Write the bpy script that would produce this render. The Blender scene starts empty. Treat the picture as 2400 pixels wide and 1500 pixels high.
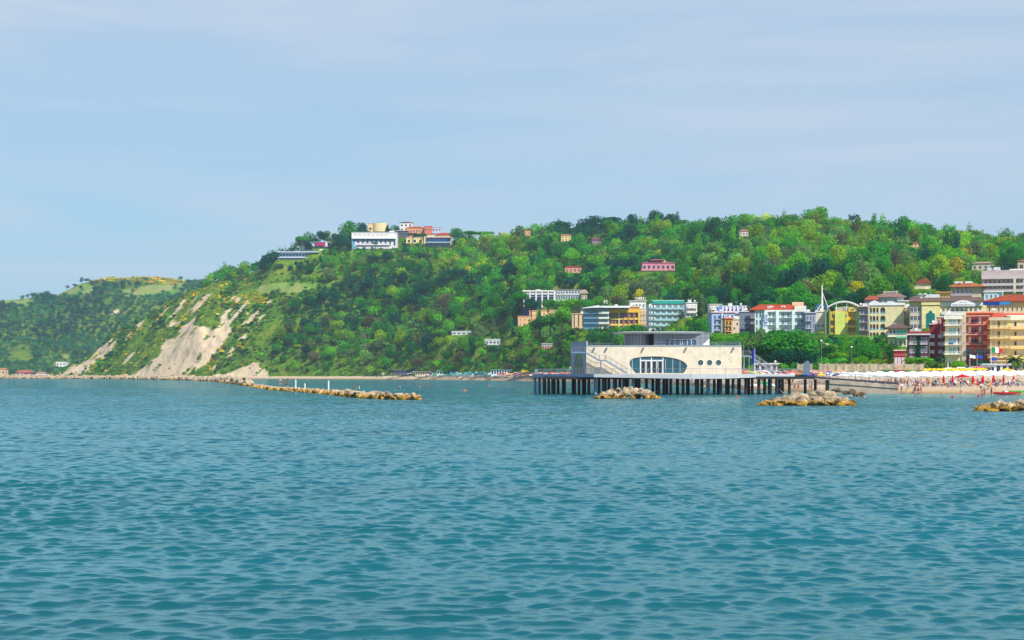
import bpy, bmesh, math, random
import numpy as np
from mathutils import Vector, Matrix
random.seed(7); rng = np.random.default_rng(7)
R = math.radians
# ------------------------------------------------------------ camera, world, sun
sc = bpy.context.scene
F = 4000.0; CAMH = 4.1; HOR = 876.0          # focal length in photo pixels (2400 wide), eye height, horizon row
cam_d = bpy.data.cameras.new('camera'); cam = bpy.data.objects.new('camera', cam_d)
sc.collection.objects.link(cam); sc.camera = cam
cam.location = (0, 0, CAMH); cam.rotation_euler = (R(90), 0, 0)
cam_d.sensor_width = 36; cam_d.lens = 36*F/2400
cam_d.shift_y = (HOR-750)/2400
cam_d.clip_start = 0.5; cam_d.clip_end = 60000
SUN = Vector((0.38, -0.58, 0.72)).normalized()
el = math.asin(SUN.z); az = math.atan2(SUN.x, SUN.y)
W = bpy.data.worlds.new("World"); sc.world = W; W.use_nodes = True
nt = W.node_tree; nt.nodes.clear()
def N(nt, t, **k):
    n = nt.nodes.new(t)
    for a, b in k.items():
        if a[0] == 'i' and a[1:].isdigit(): n.inputs[int(a[1:])].default_value = b
        else: setattr(n, a, b)
    return n
out = N(nt, 'ShaderNodeOutputWorld'); bg = N(nt, 'ShaderNodeBackground'); bg.inputs[1].default_value = 0.13
sky = N(nt, 'ShaderNodeTexSky', sky_type='NISHITA', sun_disc=False, sun_elevation=el, sun_rotation=az,
        altitude=0.0, air_density=1.0, dust_density=0.6, ozone_density=3.0)
# thin high cloud: a veil driven by stretched noise on the view direction
tc = N(nt, 'ShaderNodeTexCoord'); sep = N(nt, 'ShaderNodeSeparateXYZ')
mp = N(nt, 'ShaderNodeMapping'); mp.inputs['Scale'].default_value = (1.6, 1.6, 17.0); mp.inputs['Rotation'].default_value = (0.0, 0.06, 0)
nz = N(nt, 'ShaderNodeTexNoise'); nz.inputs['Scale'].default_value = 1.5; nz.inputs['Detail'].default_value = 7; nz.inputs['Roughness'].default_value = 0.5
nz.inputs['Distortion'].default_value = 0.6
rmp = N(nt, 'ShaderNodeMapRange'); rmp.inputs[1].default_value = 0.36; rmp.inputs[2].default_value = 0.68; rmp.inputs[3].default_value = -0.24; rmp.inputs[4].default_value = 0.42
elv = N(nt, 'ShaderNodeMapRange'); elv.inputs[1].default_value = 0.03; elv.inputs[2].default_value = 0.21; elv.inputs[3].default_value = 0.06; elv.inputs[4].default_value = 0.62
add = N(nt, 'ShaderNodeMath', operation='ADD', use_clamp=True)
mix = N(nt, 'ShaderNodeMix', data_type='RGBA'); veil = N(nt, 'ShaderNodeMix', data_type='RGBA'); veil.inputs[0].default_value = 0.72; veil.inputs[7].default_value = (2.9, 4.05, 5.2, 1)
tint = N(nt, 'ShaderNodeMix', data_type='RGBA', blend_type='MULTIPLY'); tint.inputs[0].default_value = 1.0
TINT = tint
tint.inputs[7].default_value = (0.55, 0.95, 1.08, 1)
mix.inputs[7].default_value = (4.25, 4.82, 5.75, 1)
L = nt.links.new
L(tc.outputs['Generated'], mp.inputs[0]); L(mp.outputs[0], nz.inputs[0]); L(nz.outputs[0], rmp.inputs[0])
L(tc.outputs['Generated'], sep.inputs[0]); L(sep.outputs[2], elv.inputs[0])
hi = N(nt, 'ShaderNodeMapRange'); hi.inputs[1].default_value = 0.23; hi.inputs[2].default_value = 0.50; hi.inputs[3].default_value = 1.0; hi.inputs[4].default_value = 0.12
vm = N(nt, 'ShaderNodeMath', operation='MULTIPLY'); vm2 = N(nt, 'ShaderNodeMath', operation='MULTIPLY'); vm2.inputs[1].default_value = 0.72
L(sep.outputs[2], hi.inputs[0]); L(hi.outputs[0], vm2.inputs[0]); L(vm2.outputs[0], veil.inputs[0])
L(rmp.outputs[0], add.inputs[0]); L(elv.outputs[0], add.inputs[1])
L(sky.outputs[0], tint.inputs[6]); L(tint.outputs[2], veil.inputs[6]); L(veil.outputs[2], mix.inputs[6]); L(add.outputs[0], vm.inputs[0]); L(hi.outputs[0], vm.inputs[1]); L(vm.outputs[0], mix.inputs[0])
L(mix.outputs[2], bg.inputs[0]); L(bg.outputs[0], out.inputs[0])
sd = bpy.data.lights.new('sun', 'SUN'); sd.energy = 4.6; sd.angle = R(0.5); sd.color = (1.0, 0.95, 0.87)
so = bpy.data.objects.new('sun', sd); sc.collection.objects.link(so)
so.rotation_euler = SUN.to_track_quat('Z', 'Y').to_euler()
vs = sc.view_settings; vs.view_transform = 'Standard'; vs.look = 'None'; vs.exposure = 0.15; vs.gamma = 1; vs.use_curve_mapping = False
cy = sc.cycles; cy.use_denoising = True; cy.max_bounces = 6; cy.diffuse_bounces = 3; cy.glossy_bounces = 3; cy.transmission_bounces = 4
cy.volume_bounces = 0; cy.caustics_reflective = False; cy.caustics_refractive = False; cy.transparent_max_bounces = 6

# ------------------------------------------------------------ small helpers
C = sc.collection
def X(u, D): return (u-1200.0)*D/F
def Z(v, D): return CAMH+(HOR-v)*D/F
def lin(c):
    return tuple((x/255/12.92 if x/255 <= 0.04045 else ((x/255+0.055)/1.055)**2.4) for x in c)
_m = {}
def mat(name, col, rough=0.8, var=0.17, scale=0.6, metal=0.0, spec=0.3, bump=0.0, srgb=True):
    if name in _m: return _m[name]
    c = lin(col) if srgb else col
    m = bpy.data.materials.new(name); m.use_nodes = True; t = m.node_tree; b = t.nodes['Principled BSDF']
    b.inputs['Roughness'].default_value = rough; b.inputs['Metallic'].default_value = metal
    b.inputs['Specular IOR Level'].default_value = spec
    n = N(t, 'ShaderNodeTexNoise'); n.inputs['Scale'].default_value = scale; n.inputs['Detail'].default_value = 5; n.inputs['Roughness'].default_value = 0.65
    tc = N(t, 'ShaderNodeTexCoord'); t.links.new(tc.outputs['Object'], n.inputs[0])
    r = N(t, 'ShaderNodeMapRange'); r.inputs[1].default_value = 0.3; r.inputs[2].default_value = 0.7
    r.inputs[3].default_value = 1-var; r.inputs[4].default_value = 1+var*0.6; t.links.new(n.outputs[0], r.inputs[0])
    x = N(t, 'ShaderNodeMix', data_type='RGBA', blend_type='MULTIPLY'); x.inputs[0].default_value = 1
    x.inputs[6].default_value = (*c, 1); t.links.new(r.outputs[0], x.inputs[7]); t.links.new(x.outputs[2], b.inputs['Base Color'])
    if bump:
        bp = N(t, 'ShaderNodeBump'); bp.inputs['Strength'].default_value = bump; bp.inputs['Distance'].default_value = 0.1
        t.links.new(n.outputs[0], bp.inputs['Height']); t.links.new(bp.outputs[0], b.inputs['Normal'])
    _m[name] = m; return m
def M(c, rough=0.8, **k):
    return mat('paint_%d_%d_%d' % tuple(c), c, rough, **k)
def glass(name, col, rough=0.08):
    if name in _m: return _m[name]
    m = mat(name, col, rough, 0.35, 0.35, 0.0, 0.9); return m

class MB:
    def __init__(s): s.v = []; s.f = []; s.mi = []
    def add(s, vs, fs, m=0):
        o = len(s.v); s.v += [tuple(p) for p in vs]; s.f += [tuple(i+o for i in f) for f in fs]; s.mi += [m]*len(fs); return s
    def box(s, x0, x1, y0, y1, z0, z1, m=0):
        return s.add([(x0,y0,z0),(x1,y0,z0),(x1,y1,z0),(x0,y1,z0),(x0,y0,z1),(x1,y0,z1),(x1,y1,z1),(x0,y1,z1)],
                     [(3,2,1,0),(4,5,6,7),(0,1,5,4),(1,2,6,5),(2,3,7,6),(3,0,4,7)], m)
    def prism(s, pts, z0, z1, m=0):      # vertical prism over a plan polygon (counter-clockwise)
        n = len(pts)
        return s.add([(p[0],p[1],z0) for p in pts]+[(p[0],p[1],z1) for p in pts],
                     [tuple(range(n-1,-1,-1)), tuple(range(n,2*n))]+[(i,(i+1)%n,n+(i+1)%n,n+i) for i in range(n)], m)
    def xz(s, pts, y0, y1, m=0):         # outline in x-z pushed along y
        n = len(pts)
        return s.add([(p[0],y0,p[1]) for p in pts]+[(p[0],y1,p[1]) for p in pts],
                     [tuple(range(n)), tuple(range(2*n-1,n-1,-1))]+[(i,n+i,n+(i+1)%n,(i+1)%n) for i in range(n)], m)
    def tube(s, a, b, r0, r1=None, n=8, m=0):
        r1 = r0 if r1 is None else r1
        a = Vector(a); b = Vector(b); d = (b-a).normalized()
        p = d.orthogonal().normalized(); q = d.cross(p)
        vs = [a+(p*math.cos(2*math.pi*i/n)+q*math.sin(2*math.pi*i/n))*r0 for i in range(n)]
        vs += [b+(p*math.cos(2*math.pi*i/n)+q*math.sin(2*math.pi*i/n))*r1 for i in range(n)]
        return s.add(vs, [tuple(range(n-1,-1,-1)), tuple(range(n,2*n))]+[(i,(i+1)%n,n+(i+1)%n,n+i) for i in range(n)], m)
    def bar(s, a, b, w, h=None, m=0):
        h = w if h is None else h
        a = Vector(a); b = Vector(b); d = (b-a).normalized(); up = Vector((0,0,1))
        if abs(d.z) > 0.99: up = Vector((0,1,0))
        p = d.cross(up).normalized()*w/2; q = p.cross(d).normalized()*h/2
        vs = [a-p-q,a+p-q,a+p+q,a-p+q,b-p-q,b+p-q,b+p+q,b-p+q]
        return s.add(vs, [(0,1,2,3),(7,6,5,4),(1,0,4,5),(2,1,5,6),(3,2,6,7),(0,3,7,4)], m)
    def mesh(s, name, mats):
        me = bpy.data.meshes.new(name); me.from_pydata(s.v, [], s.f)
        for m in (mats if isinstance(mats, (list, tuple)) else [mats]): me.materials.append(m)
        me.polygons.foreach_set('material_index', s.mi); me.update(); return me
    def build(s, name, mats, parent=None, loc=(0,0,0), rz=0):
        return link(name, s.mesh(name, mats), parent, loc, rz)
def link(name, me, parent=None, loc=(0,0,0), rz=0):
    o = bpy.data.objects.new(name, me); C.objects.link(o); o.location = loc; o.rotation_euler = (0,0,rz)
    if parent is not None: o.parent = parent
    return o
def tag(o, label=None, cat=None, group=None, kind=None):
    if label: o['label'] = label
    if cat: o['category'] = cat
    if group: o['group'] = group
    if kind: o['kind'] = kind
    return o
def thing(name, label, cat, loc, rz=0, group=None):
    o = bpy.data.objects.new(name, None); C.objects.link(o); o.location = loc; o.rotation_euler = (0,0,rz)
    o.empty_display_size = 0.3
    return tag(o, label, cat, group)
def copy_tree(o, parent=None, kids=None):
    c = o.copy(); C.objects.link(c); c.parent = parent
    for ch in (kids[o] if kids and o in kids else o.children): copy_tree(ch, c, kids)
    return c
def paint(o, slot, m):      # object-level material, mesh data stays shared
    s = o.material_slots[slot]; s.link = 'OBJECT'; s.material = m
def holed(outer, holes, y0, y1, m=0):
    """wall slab in the x-z plane between y0 (front) and y1 with real openings"""
    bm = bmesh.new(); loops = [outer]+holes
    for lp in loops:
        vs = [bm.verts.new((p[0], 0, p[1])) for p in lp]
        for i in range(len(vs)): bm.edges.new((vs[i], vs[(i+1) % len(vs)]))
    r = bmesh.ops.triangle_fill(bm, edges=bm.edges[:], use_beauty=True, use_dissolve=False)
    bm.verts.index_update(); P = [v.co.copy() for v in bm.verts]; T3 = [[v.index for v in f.verts] for f in bm.faces]; bm.free()
    mb = MB(); n = len(P); vs = [(p.x, y0, p.z) for p in P]+[(p.x, y1, p.z) for p in P]; fs = []
    for t in T3:
        a, b, c = (P[i] for i in t); nrm = (b-a).cross(c-a)
        t = t if nrm.y < 0 else t[::-1]
        fs.append(tuple(t)); fs.append(tuple(i+n for i in t[::-1]))
    o = 0
    for lp in loops:
        k = len(lp)
        for i in range(k):
            a = o+i; b = o+(i+1) % k; fs.append((a, n+a, n+b, b))
        o += k
    return mb.add(vs, fs, m)
def arch(cx, z0, w, h, n=10):
    r = w/2; p = [(cx-r, z0), (cx+r, z0)]
    return p+[(cx+r*math.cos(math.pi*i/n), z0+h-r+r*math.sin(math.pi*i/n)) for i in range(n+1)]

# ------------------------------------------------------------ numpy value noise
_lat = rng.random((256, 256))
def vnoise(x, y):
    xi = np.floor(x).astype(int); yi = np.floor(y).astype(int); fx = x-xi; fy = y-yi
    fx = fx*fx*(3-2*fx); fy = fy*fy*(3-2*fy)
    a = _lat[xi % 256, yi % 256]; b = _lat[(xi+1) % 256, yi % 256]; c = _lat[xi % 256, (yi+1) % 256]; d = _lat[(xi+1) % 256, (yi+1) % 256]
    return (a*(1-fx)+b*fx)*(1-fy)+(c*(1-fx)+d*fx)*fy
def fbm(x, y, o=4, g=0.5):
    s = 0; a = 1; t = 0
    for i in range(o):
        s = s+a*vnoise(x*2**i+i*17.3, y*2**i+i*9.1); t += a; a *= g
    return s/t
def inpoly(px, py, poly):
    c = np.zeros(px.shape, bool); n = len(poly)
    for i in range(n):
        x1, y1 = poly[i]; x2, y2 = poly[(i+1) % n]
        if y1 == y2: continue
        k = ((y1 > py) != (y2 > py)) & (px < (x2-x1)*(py-y1)/(y2-y1)+x1); c ^= k
    return c
# ------------------------------------------------------------ the buildings' places (photo column/row of each facade, its distance)
# key: u0, u1, row of the top, row of the base, distance, depth
BP = {
 'glass_hotel': (1370,1427,722,776,975,18), 'ochre_hotel': (1428,1499,719,776,978,18), 'annex': (1499,1521,724,771,982,16),
 'green_roof': (1521,1605,712,778,930,18), 'white_back': (1476,1514,706,728,1010,10), 'white_a': (1608,1634,710,745,880,10),
 'white_b': (1664,1692,714,735,880,10), 'lilac_hotel': (1668,1722,733,786,800,16), 'lilac_top': (1692,1749,718,786,812,16),
 'orange_narrow': (1699,1716,748,788,770,10), 'beige_narrow': (1716.5,1733,749,788,772,10), 'slate_hotel': (1733,1769,731,788,745,16),
 'mint_hotel': (1769,1889,727,783,720,18), 'lilac_narrow': (1888,1911,734,790,705,14), 'cream_narrow': (1911.5,1934,731,792,705,14),
 'lime_hotel': (1934,2013,729,800,700,18), 'taupe_hotel': (2014,2036,719,795,690,16), 'arched_hotel': (2037,2120,716,800,650,16),
 'blue_villa': (2057,2118,697,714,740,14), 'grand_hotel': (2131,2312,707,790,635,20), 'stair_towers': (2150,2202,690,704,680,8),
 'amber_block': (2196,2226,686,706,700,8), 'hip_villa': (2227,2300,673,704,780,16), 'terrace_block': (2300,2440,634,694,860,22),
 'blue_box': (2306,2350,685,706,700,8), 'blue_awning': (2312,2440,707,735,590,16), 'gable_house': (2147,2182,664,678,880,12),
 'pavilion': (2082,2127,770,812,585,10), 'maroon_house': (2126,2178,780,862,548,14), 'darkred_hotel': (2179,2214,762,862,552,12),
 'cream_hotel': (2215,2264,739,866,545,16), 'coral_hotel': (2265,2352,734,866,548,14), 'yellow_hotel': (2320,2450,751,866,535,16),
 'red_hut': (2095,2122,822,864,500,8),
 'link_block': (2117,2134,722,792,655,8), 'rose_block': (2106,2158,706,722,735,10), 'back_house': (2031,2056,703,722,735,10), 'tan_block': (2195,2214,744,766,600,8),
 'white_clifftop': (824,930,545,586,1590,18), 'long_glass': (655,745,592,609,1555,22), 'magenta_house': (738,770,568,583,1585,12),
 'sand_drum': (862,900,524,543,1660,16), 'white_cottage': (937,966,522,543,1655,12), 'orange_house': (953,994,534,549,1640,14),
 'coral_tower': (995,1012,531,556,1635,10), 'lilac_house': (1013,1034,533,553,1640,10), 'cream_wing': (994,1018,549,573,1610,10),
 'red_roofed': (1021,1060,551,568,1625,12), 'navy_restaurant': (1003,1054,558,583,1600,14), 'yellow_terrace': (952,992,557,572,1612,8),
 'dark_lounge': (925,957,541,557,1625,10),
 'column_hotel': (1226,1299,681,722,1150,16), 'arcade_wing': (1299.5,1362,680,712,1152,16), 'spire_lodge': (1363,1376,688,702,1145,8),
 'peach_low': (1214,1246,742,764,1112,12), 'peach_tower': (1241,1257,729,764,1120,10), 'peach_long': (1268,1312,728,750,1112,12),
 'peach_pillar': (1341,1371,736,776,985,12),
 'pink_villa': (1505,1582,616,636,1130,12), 'ochre_villa': (1315,1339,551,566,1400,10), 'red_lodge': (1324,1362,626,640,1160,10),
 'plum_lodge': (1387,1409,562,571,1330,8), 'ridge_cottage': (1733,1754,542,554,1260,8), 'ridge_cottage_b': (1230,1243,540,552,1440,7),
 'orange_far': (2139,2153,571,580,1120,8), 'right_edge_villa': (2385,2440,612,640,900,12), 'hill_wall_house': (2278,2330,618,634,930,8),
 'flat_white': (1059,1104,777,785,1212,10), 'flat_white_b': (1137,1172,796,808,1132,10), 'flat_white_c': (1180,1211,798,808,1122,8),
 'grey_hut': (1270,1294,806,818,1060,8),
 'far_hotel': (28,65,824,839,2380,20), 'far_barn': (131,154,848,858,2250,16), 'far_port': (38,72,873,884,2170,14),
 'far_shed': (84,106,875,884,2160,14), 'far_edge': (-6,12,866,878,2170,14), 'far_shack': (250,258,702,706,2600,8),
}
# ------------------------------------------------------------ terrain of the bay: profiles (distance, height) seen along columns of the photo
def zz(v, D): return Z(v, D)
ST = [  # column, nine (distance, height) points: sea bed, waterline, wet sand, back of beach, foot, lower, upper, ridge, behind
 (-400, [(1640,-3),(1660,-3),(1670,-3),(1680,-3),(1690,-3),(1700,-3),(1720,-3),(1740,-3),(2000,-3)]),
 (112,  [(1640,-3),(1660,-3),(1670,-3),(1680,-3),(1690,-3),(1700,-3),(1720,-3),(1740,-3),(2000,-3)]),
 (135,  [(1610,-3),(1640,0),(1643,.8),(1646,1.4),(1650,2),(1666,5),(1680,6),(1700,7),(1800,-3)]),
 (200,  [(1560,-3),(1600,0),(1603,.8),(1606,1.4),(1610,2),(1650,15),(1685,19),(1720,zz(838,1720)),(1850,8)]),
 (300,  [(1500,-3),(1540,0),(1543,.8),(1546,1.4),(1550,2),(1600,28),(1650,44),(1700,zz(768,1700)),(1850,30)]),
 (400,  [(1440,-3),(1480,0),(1483,.8),(1486,1.4),(1490,2),(1560,44),(1620,66),(1690,zz(704,1690)),(1850,60)]),
 (470,  [(1400,-3),(1440,0),(1443,.8),(1446,1.4),(1450,2),(1530,50),(1600,76),(1680,zz(677,1680)),(1850,80)]),
 (550,  [(1380,-3),(1420,0),(1423,.8),(1426,1.4),(1430,2),(1520,54),(1590,85),(1660,zz(645,1660)),(1850,90)]),
 (640,  [(1340,-3),(1385,0),(1390,.7),(1396,1.3),(1402,2),(1490,52),(1560,88),(1620,zz(618,1620)),(1850,100)]),
 (740,  [(1310,-3),(1350,0),(1354,.7),(1362,1.3),(1368,2),(1450,45),(1545,100),(1612,zz(578,1612)),(1850,110)]),
 (830,  [(1270,-3),(1310,0),(1315,.7),(1325,1.4),(1332,2.2),(1430,46),(1540,100),(1640,zz(563,1640)),(1900,118)]),
 (980,  [(1170,-3),(1215,0),(1221,.8),(1232,1.6),(1240,2.6),(1360,48),(1500,96),(1650,zz(560,1650)),(1900,118)]),
 (1100, [(1055,-3),(1100,0),(1107,.8),(1120,1.8),(1130,3),(1250,41),(1400,82),(1560,zz(576,1560)),(1850,100)]),
 (1250, [(930,-3),(980,0),(988,1),(1008,2.5),(1024,5),(1090,29),(1240,68),(1490,zz(561,1490)),(1800,100)]),
 (1400, [(800,-3),(850,0),(858,1.1),(882,2.5),(903,6),(960,23),(1085,42),(1425,zz(550,1425)),(1700,95)]),
 (1460, [(730,-3),(780,0),(788,1.1),(815,2.5),(838,6),(925,22.5),(1040,40),(1410,zz(548,1410)),(1700,95)]),
 (1600, [(560,-3),(615,0),(622,1.1),(655,2.5),(715,8),(885,20),(1000,40),(1370,zz(541,1370)),(1700,95)]),
 (1750, [(400,-3),(440,0),(447,1.1),(480,2.2),(540,5),(700,17.5),(850,38),(1330,zz(543,1330)),(1650,95)]),
 (1900, [(348,-3),(382,0),(389,1.2),(450,2.2),(515,4.5),(655,14),(800,38),(1300,zz(546,1300)),(1600,95)]),
 (2000, [(332,-3),(366,0),(373,1.2),(455,2.2),(515,4.5),(630,12.5),(780,37),(1270,zz(556,1270)),(1600,90)]),
 (2150, [(322,-3),(354,0),(361,1.2),(465,2.4),(532,4.8),(615,11.5),(800,41),(1225,zz(573,1225)),(1550,80)]),
 (2300, [(312,-3),(343,0),(350,1.2),(470,2.6),(536,5.2),(610,14),(820,44),(1180,zz(590,1180)),(1500,80)]),
 (2400, [(305,-3),(336,0),(343,1.2),(472,2.6),(538,5.4),(605,14),(820,45),(1150,zz(578,1150)),(1500,80)]),
 (3000, [(280,-3),(310,0),(317,1.2),(470,2.6),(538,5.4),(605,14),(820,45),(1120,zz(560,1120)),(1500,80)]),
]
TU = np.arange(-400, 3001, 10.0)
TD = np.stack([np.interp(TU, [s[0] for s in ST], [s[1][k][0] for s in ST]) for k in range(9)])
TZ = np.stack([np.interp(TU, [s[0] for s in ST], [s[1][k][1] for s in ST]) for k in range(9)])
def solve(keys):       # let a hillside building stand where the slope really is
    k = keys[0]; u0,u1,vt,vb,D,dep = BP[k]; uc = (u0+u1)/2; best = None
    lo = float(np.interp(uc, TU, TD[4]))+10; hi = float(np.interp(uc, TU, TD[7]))
    d = np.arange(lo, hi, 3.0); z = T((uc-1200)*d/F, d, False); vv = HOR-(z-CAMH)*F/d
    i = np.nonzero(vv <= vb+1)[0]
    if len(i):
        nd = float(d[i[0]])+2
        for q in keys: a = BP[q]; BP[q] = (a[0],a[1],a[2],a[3],a[4]+nd-D,a[5])
ker = np.array([1,3,5,6,5,3,1.])/24
for A in (TD, TZ):
    for k in range(9):
        p = np.pad(A[k], 3, mode='edge'); A[k] = np.convolve(p, ker, 'valid')
PADS = []
def T(x, y, pads=True):
    x = np.asarray(x, float); y = np.asarray(y, float)
    u = 1200+F*x/np.maximum(y, 1); z = np.interp(u, TU, TZ[0])
    for k in range(8):
        d0 = np.interp(u, TU, TD[k]); d1 = np.interp(u, TU, TD[k+1]); z0 = np.interp(u, TU, TZ[k]); z1 = np.interp(u, TU, TZ[k+1])
        t = np.clip((y-d0)/np.maximum(d1-d0, 1e-3), 0, 1); z = np.where(y >= d0, z0+(z1-z0)*t, z)
    d4 = np.interp(u, TU, TD[4]); d5 = np.interp(u, TU, TD[5]); am = np.clip((y-d4)/60, 0, 1)*np.clip(z/30, 0, 1)*np.where(u > 1180, np.clip((y-d5-40)/140, .12, 1), 1)
    z = z+am*((fbm(x/55+9, y/80+4, 4)-0.5)*16+(fbm(x/14, y/14, 3)-0.5)*4)
    gul = np.clip((620-u)/150, 0, 1)*am      # gullies that run down the bare headland
    z = z+gul*(fbm((x*0.8+y*0.6)/9+3, (y-x*0.5)/90, 3)-0.5)*9
    d3 = np.interp(u, TU, TD[3]); offb = np.clip((y-d4)/22, 0, 1); sand = np.clip((y-np.interp(u, TU, TD[1]))/5, 0, 1)*np.clip((d4-y)/20, 0, 1)
    z = z+sand*(fbm(x/6, y/6, 3)-0.5)*0.25
    if pads:
        for (cx, cyy, w, d, zp) in PADS:
            dx = np.maximum(np.abs(x-cx)-w/2-1, 0); dy = np.maximum(np.abs(y-cyy)-d/2-2, 0)
            k = np.clip(1-np.hypot(dx, dy)/(14 if zp > 10 else 10), 0, 1); k = k*k*(3-2*k)*offb; z = z*(1-k)+(zp-0.1)*k
    return z
for g in (['column_hotel','arcade_wing','spire_lodge'], ['peach_low','peach_tower'], ['peach_long'], ['peach_pillar'], ['pink_villa'], ['ochre_villa'], ['red_lodge'], ['plum_lodge'], ['ridge_cottage'], ['flat_white'],
          ['flat_white_b','flat_white_c'], ['grey_hut'], ['gable_house'], ['right_edge_villa'], ['hill_wall_house'], ['terrace_block'], ['hip_villa'], ['long_glass'], ['magenta_house'], ['white_clifftop']): solve(g)
for k, (u0,u1,vt,vb,D,dep) in BP.items():
    if D < 1900: PADS.append((X((u0+u1)/2, D), D+dep/2, X(u1,D)-X(u0,D), dep, Z(vb, D)))
# ---- far headland
HS_U = [-500, -200, 0, 60, 130, 190, 260, 370, 440, 500, 620, 800]
HS_V = [716, 712, 705, 699, 692, 662, 651, 650, 660, 668, 690, 720]
def T2(x, y):
    x = np.asarray(x, float); y = np.asarray(y, float); u = 1200+F*x/np.maximum(y, 1)
    zr = 4.1+(876-np.interp(u, HS_U, HS_V))*2750/4000
    t = np.clip((y-2190)/560, 0, 1); z = zr*(0.75*t+0.25*np.sin(t*math.pi/2)**2)
    z = np.where(y > 2750, zr-(y-2750)*0.15, z)
    z = z+np.clip(t*4, 0, 1)*((fbm(x/150, y/150, 4)-0.5)*34)*(1-0.7*np.clip(t*3-2, 0, 1))
    return np.where(y < 2190, (y-2190)*0.08, z+0.6)

CLIFF = [[(288,884),(330,862),(350,841),(376,824),(370,809),(391,792),(420,789),(437,766),(455,757),(481,760),(502,772),(513,748),(534,731),(548,725),
          (537,751),(537,783),(519,801),(496,830),(472,856),(437,877),(430,884)],
         [(165,880),(182,858),(212,835),(222,850),(196,879)], [(226,838),(250,806),(272,790),(262,818),(240,846)],
         [(571,766),(586,745),(615,722),(610,737),(583,763)],
         [(507,880),(548,862),(583,853),(612,850),(627,862),(634,884),(507,886)],
         [(393,762),(400,754),(431,743),(425,750),(400,764)], [(240,800),(252,784),(262,781),(250,798)],
         [(135,882),(150,868),(170,860),(160,880)], [(540,716),(552,704),(566,702),(556,716)], [(618,704),(630,700),(634,706),(622,712)]]
FIELD = [[(603,684),(606,672),(640,664),(700,662),(745,664),(742,676),(700,686),(640,690)], [(716,628),(760,622),(758,634),(720,636)],
         [(880,600),(905,592),(922,592),(918,601),(884,607)]]
def scr(x, y, z): return 1200+F*x/y, HOR-(z-CAMH)*F/y
def cliffmask(x, y, z):
    u, v = scr(x, y, z)
    nu = (fbm(x/12+3, y/25, 3)-0.5)*34; nv = (fbm(x/12+40, y/25+7, 3)-0.5)*26
    m = np.zeros(u.shape, bool)
    for p in CLIFF: m |= inpoly(u+nu, v+nv, p)
    a_ = (u*.74+v*.67)/8.0; b_ = (u*.67-v*.74)/70
    m &= ~((fbm(a_+3, b_*1.6+1, 3) > .73))
    reg = inpoly(u, v, [(135,884),(200,838),(300,772),(400,712),(470,690),(545,684),(612,700),(640,722),(590,790),(520,850),(480,884)])
    m |= reg & (fbm(a_+21, b_+5, 3) > .63) & (fbm(u/40, v/30, 2) > .42)
    return m
def fieldmask(x, y, z):
    u, v = scr(x, y, z); m = np.zeros(u.shape, bool)
    for p in FIELD: m |= inpoly(u, v, p)
    return m

def grid_mesh(name, XX, YY, ZZ, mats, cols=None, smooth=True):
    r, c = XX.shape; co = np.stack([XX, YY, ZZ], -1).reshape(-1, 3).astype(np.float32)
    i = np.arange(r*c).reshape(r, c)
    q = np.stack([i[:-1,:-1], i[:-1,1:], i[1:,1:], i[1:,:-1]], -1).reshape(-1, 4)
    me = bpy.data.meshes.new(name); me.vertices.add(len(co)); me.vertices.foreach_set('co', co.ravel())
    me.loops.add(q.size); me.loops.foreach_set('vertex_index', q.ravel().astype(np.int32))
    me.polygons.add(len(q)); me.polygons.foreach_set('loop_start', np.arange(0, q.size, 4, dtype=np.int32))
    me.polygons.foreach_set('use_smooth', np.full(len(q), smooth))
    me.update(calc_edges=True)
    for m in mats: me.materials.append(m)
    if cols is not None:
        for nm, arr in cols.items():
            a = me.attributes.new(nm, 'FLOAT', 'POINT'); a.data.foreach_set('value', arr.ravel().astype(np.float32))
    return me

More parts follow.
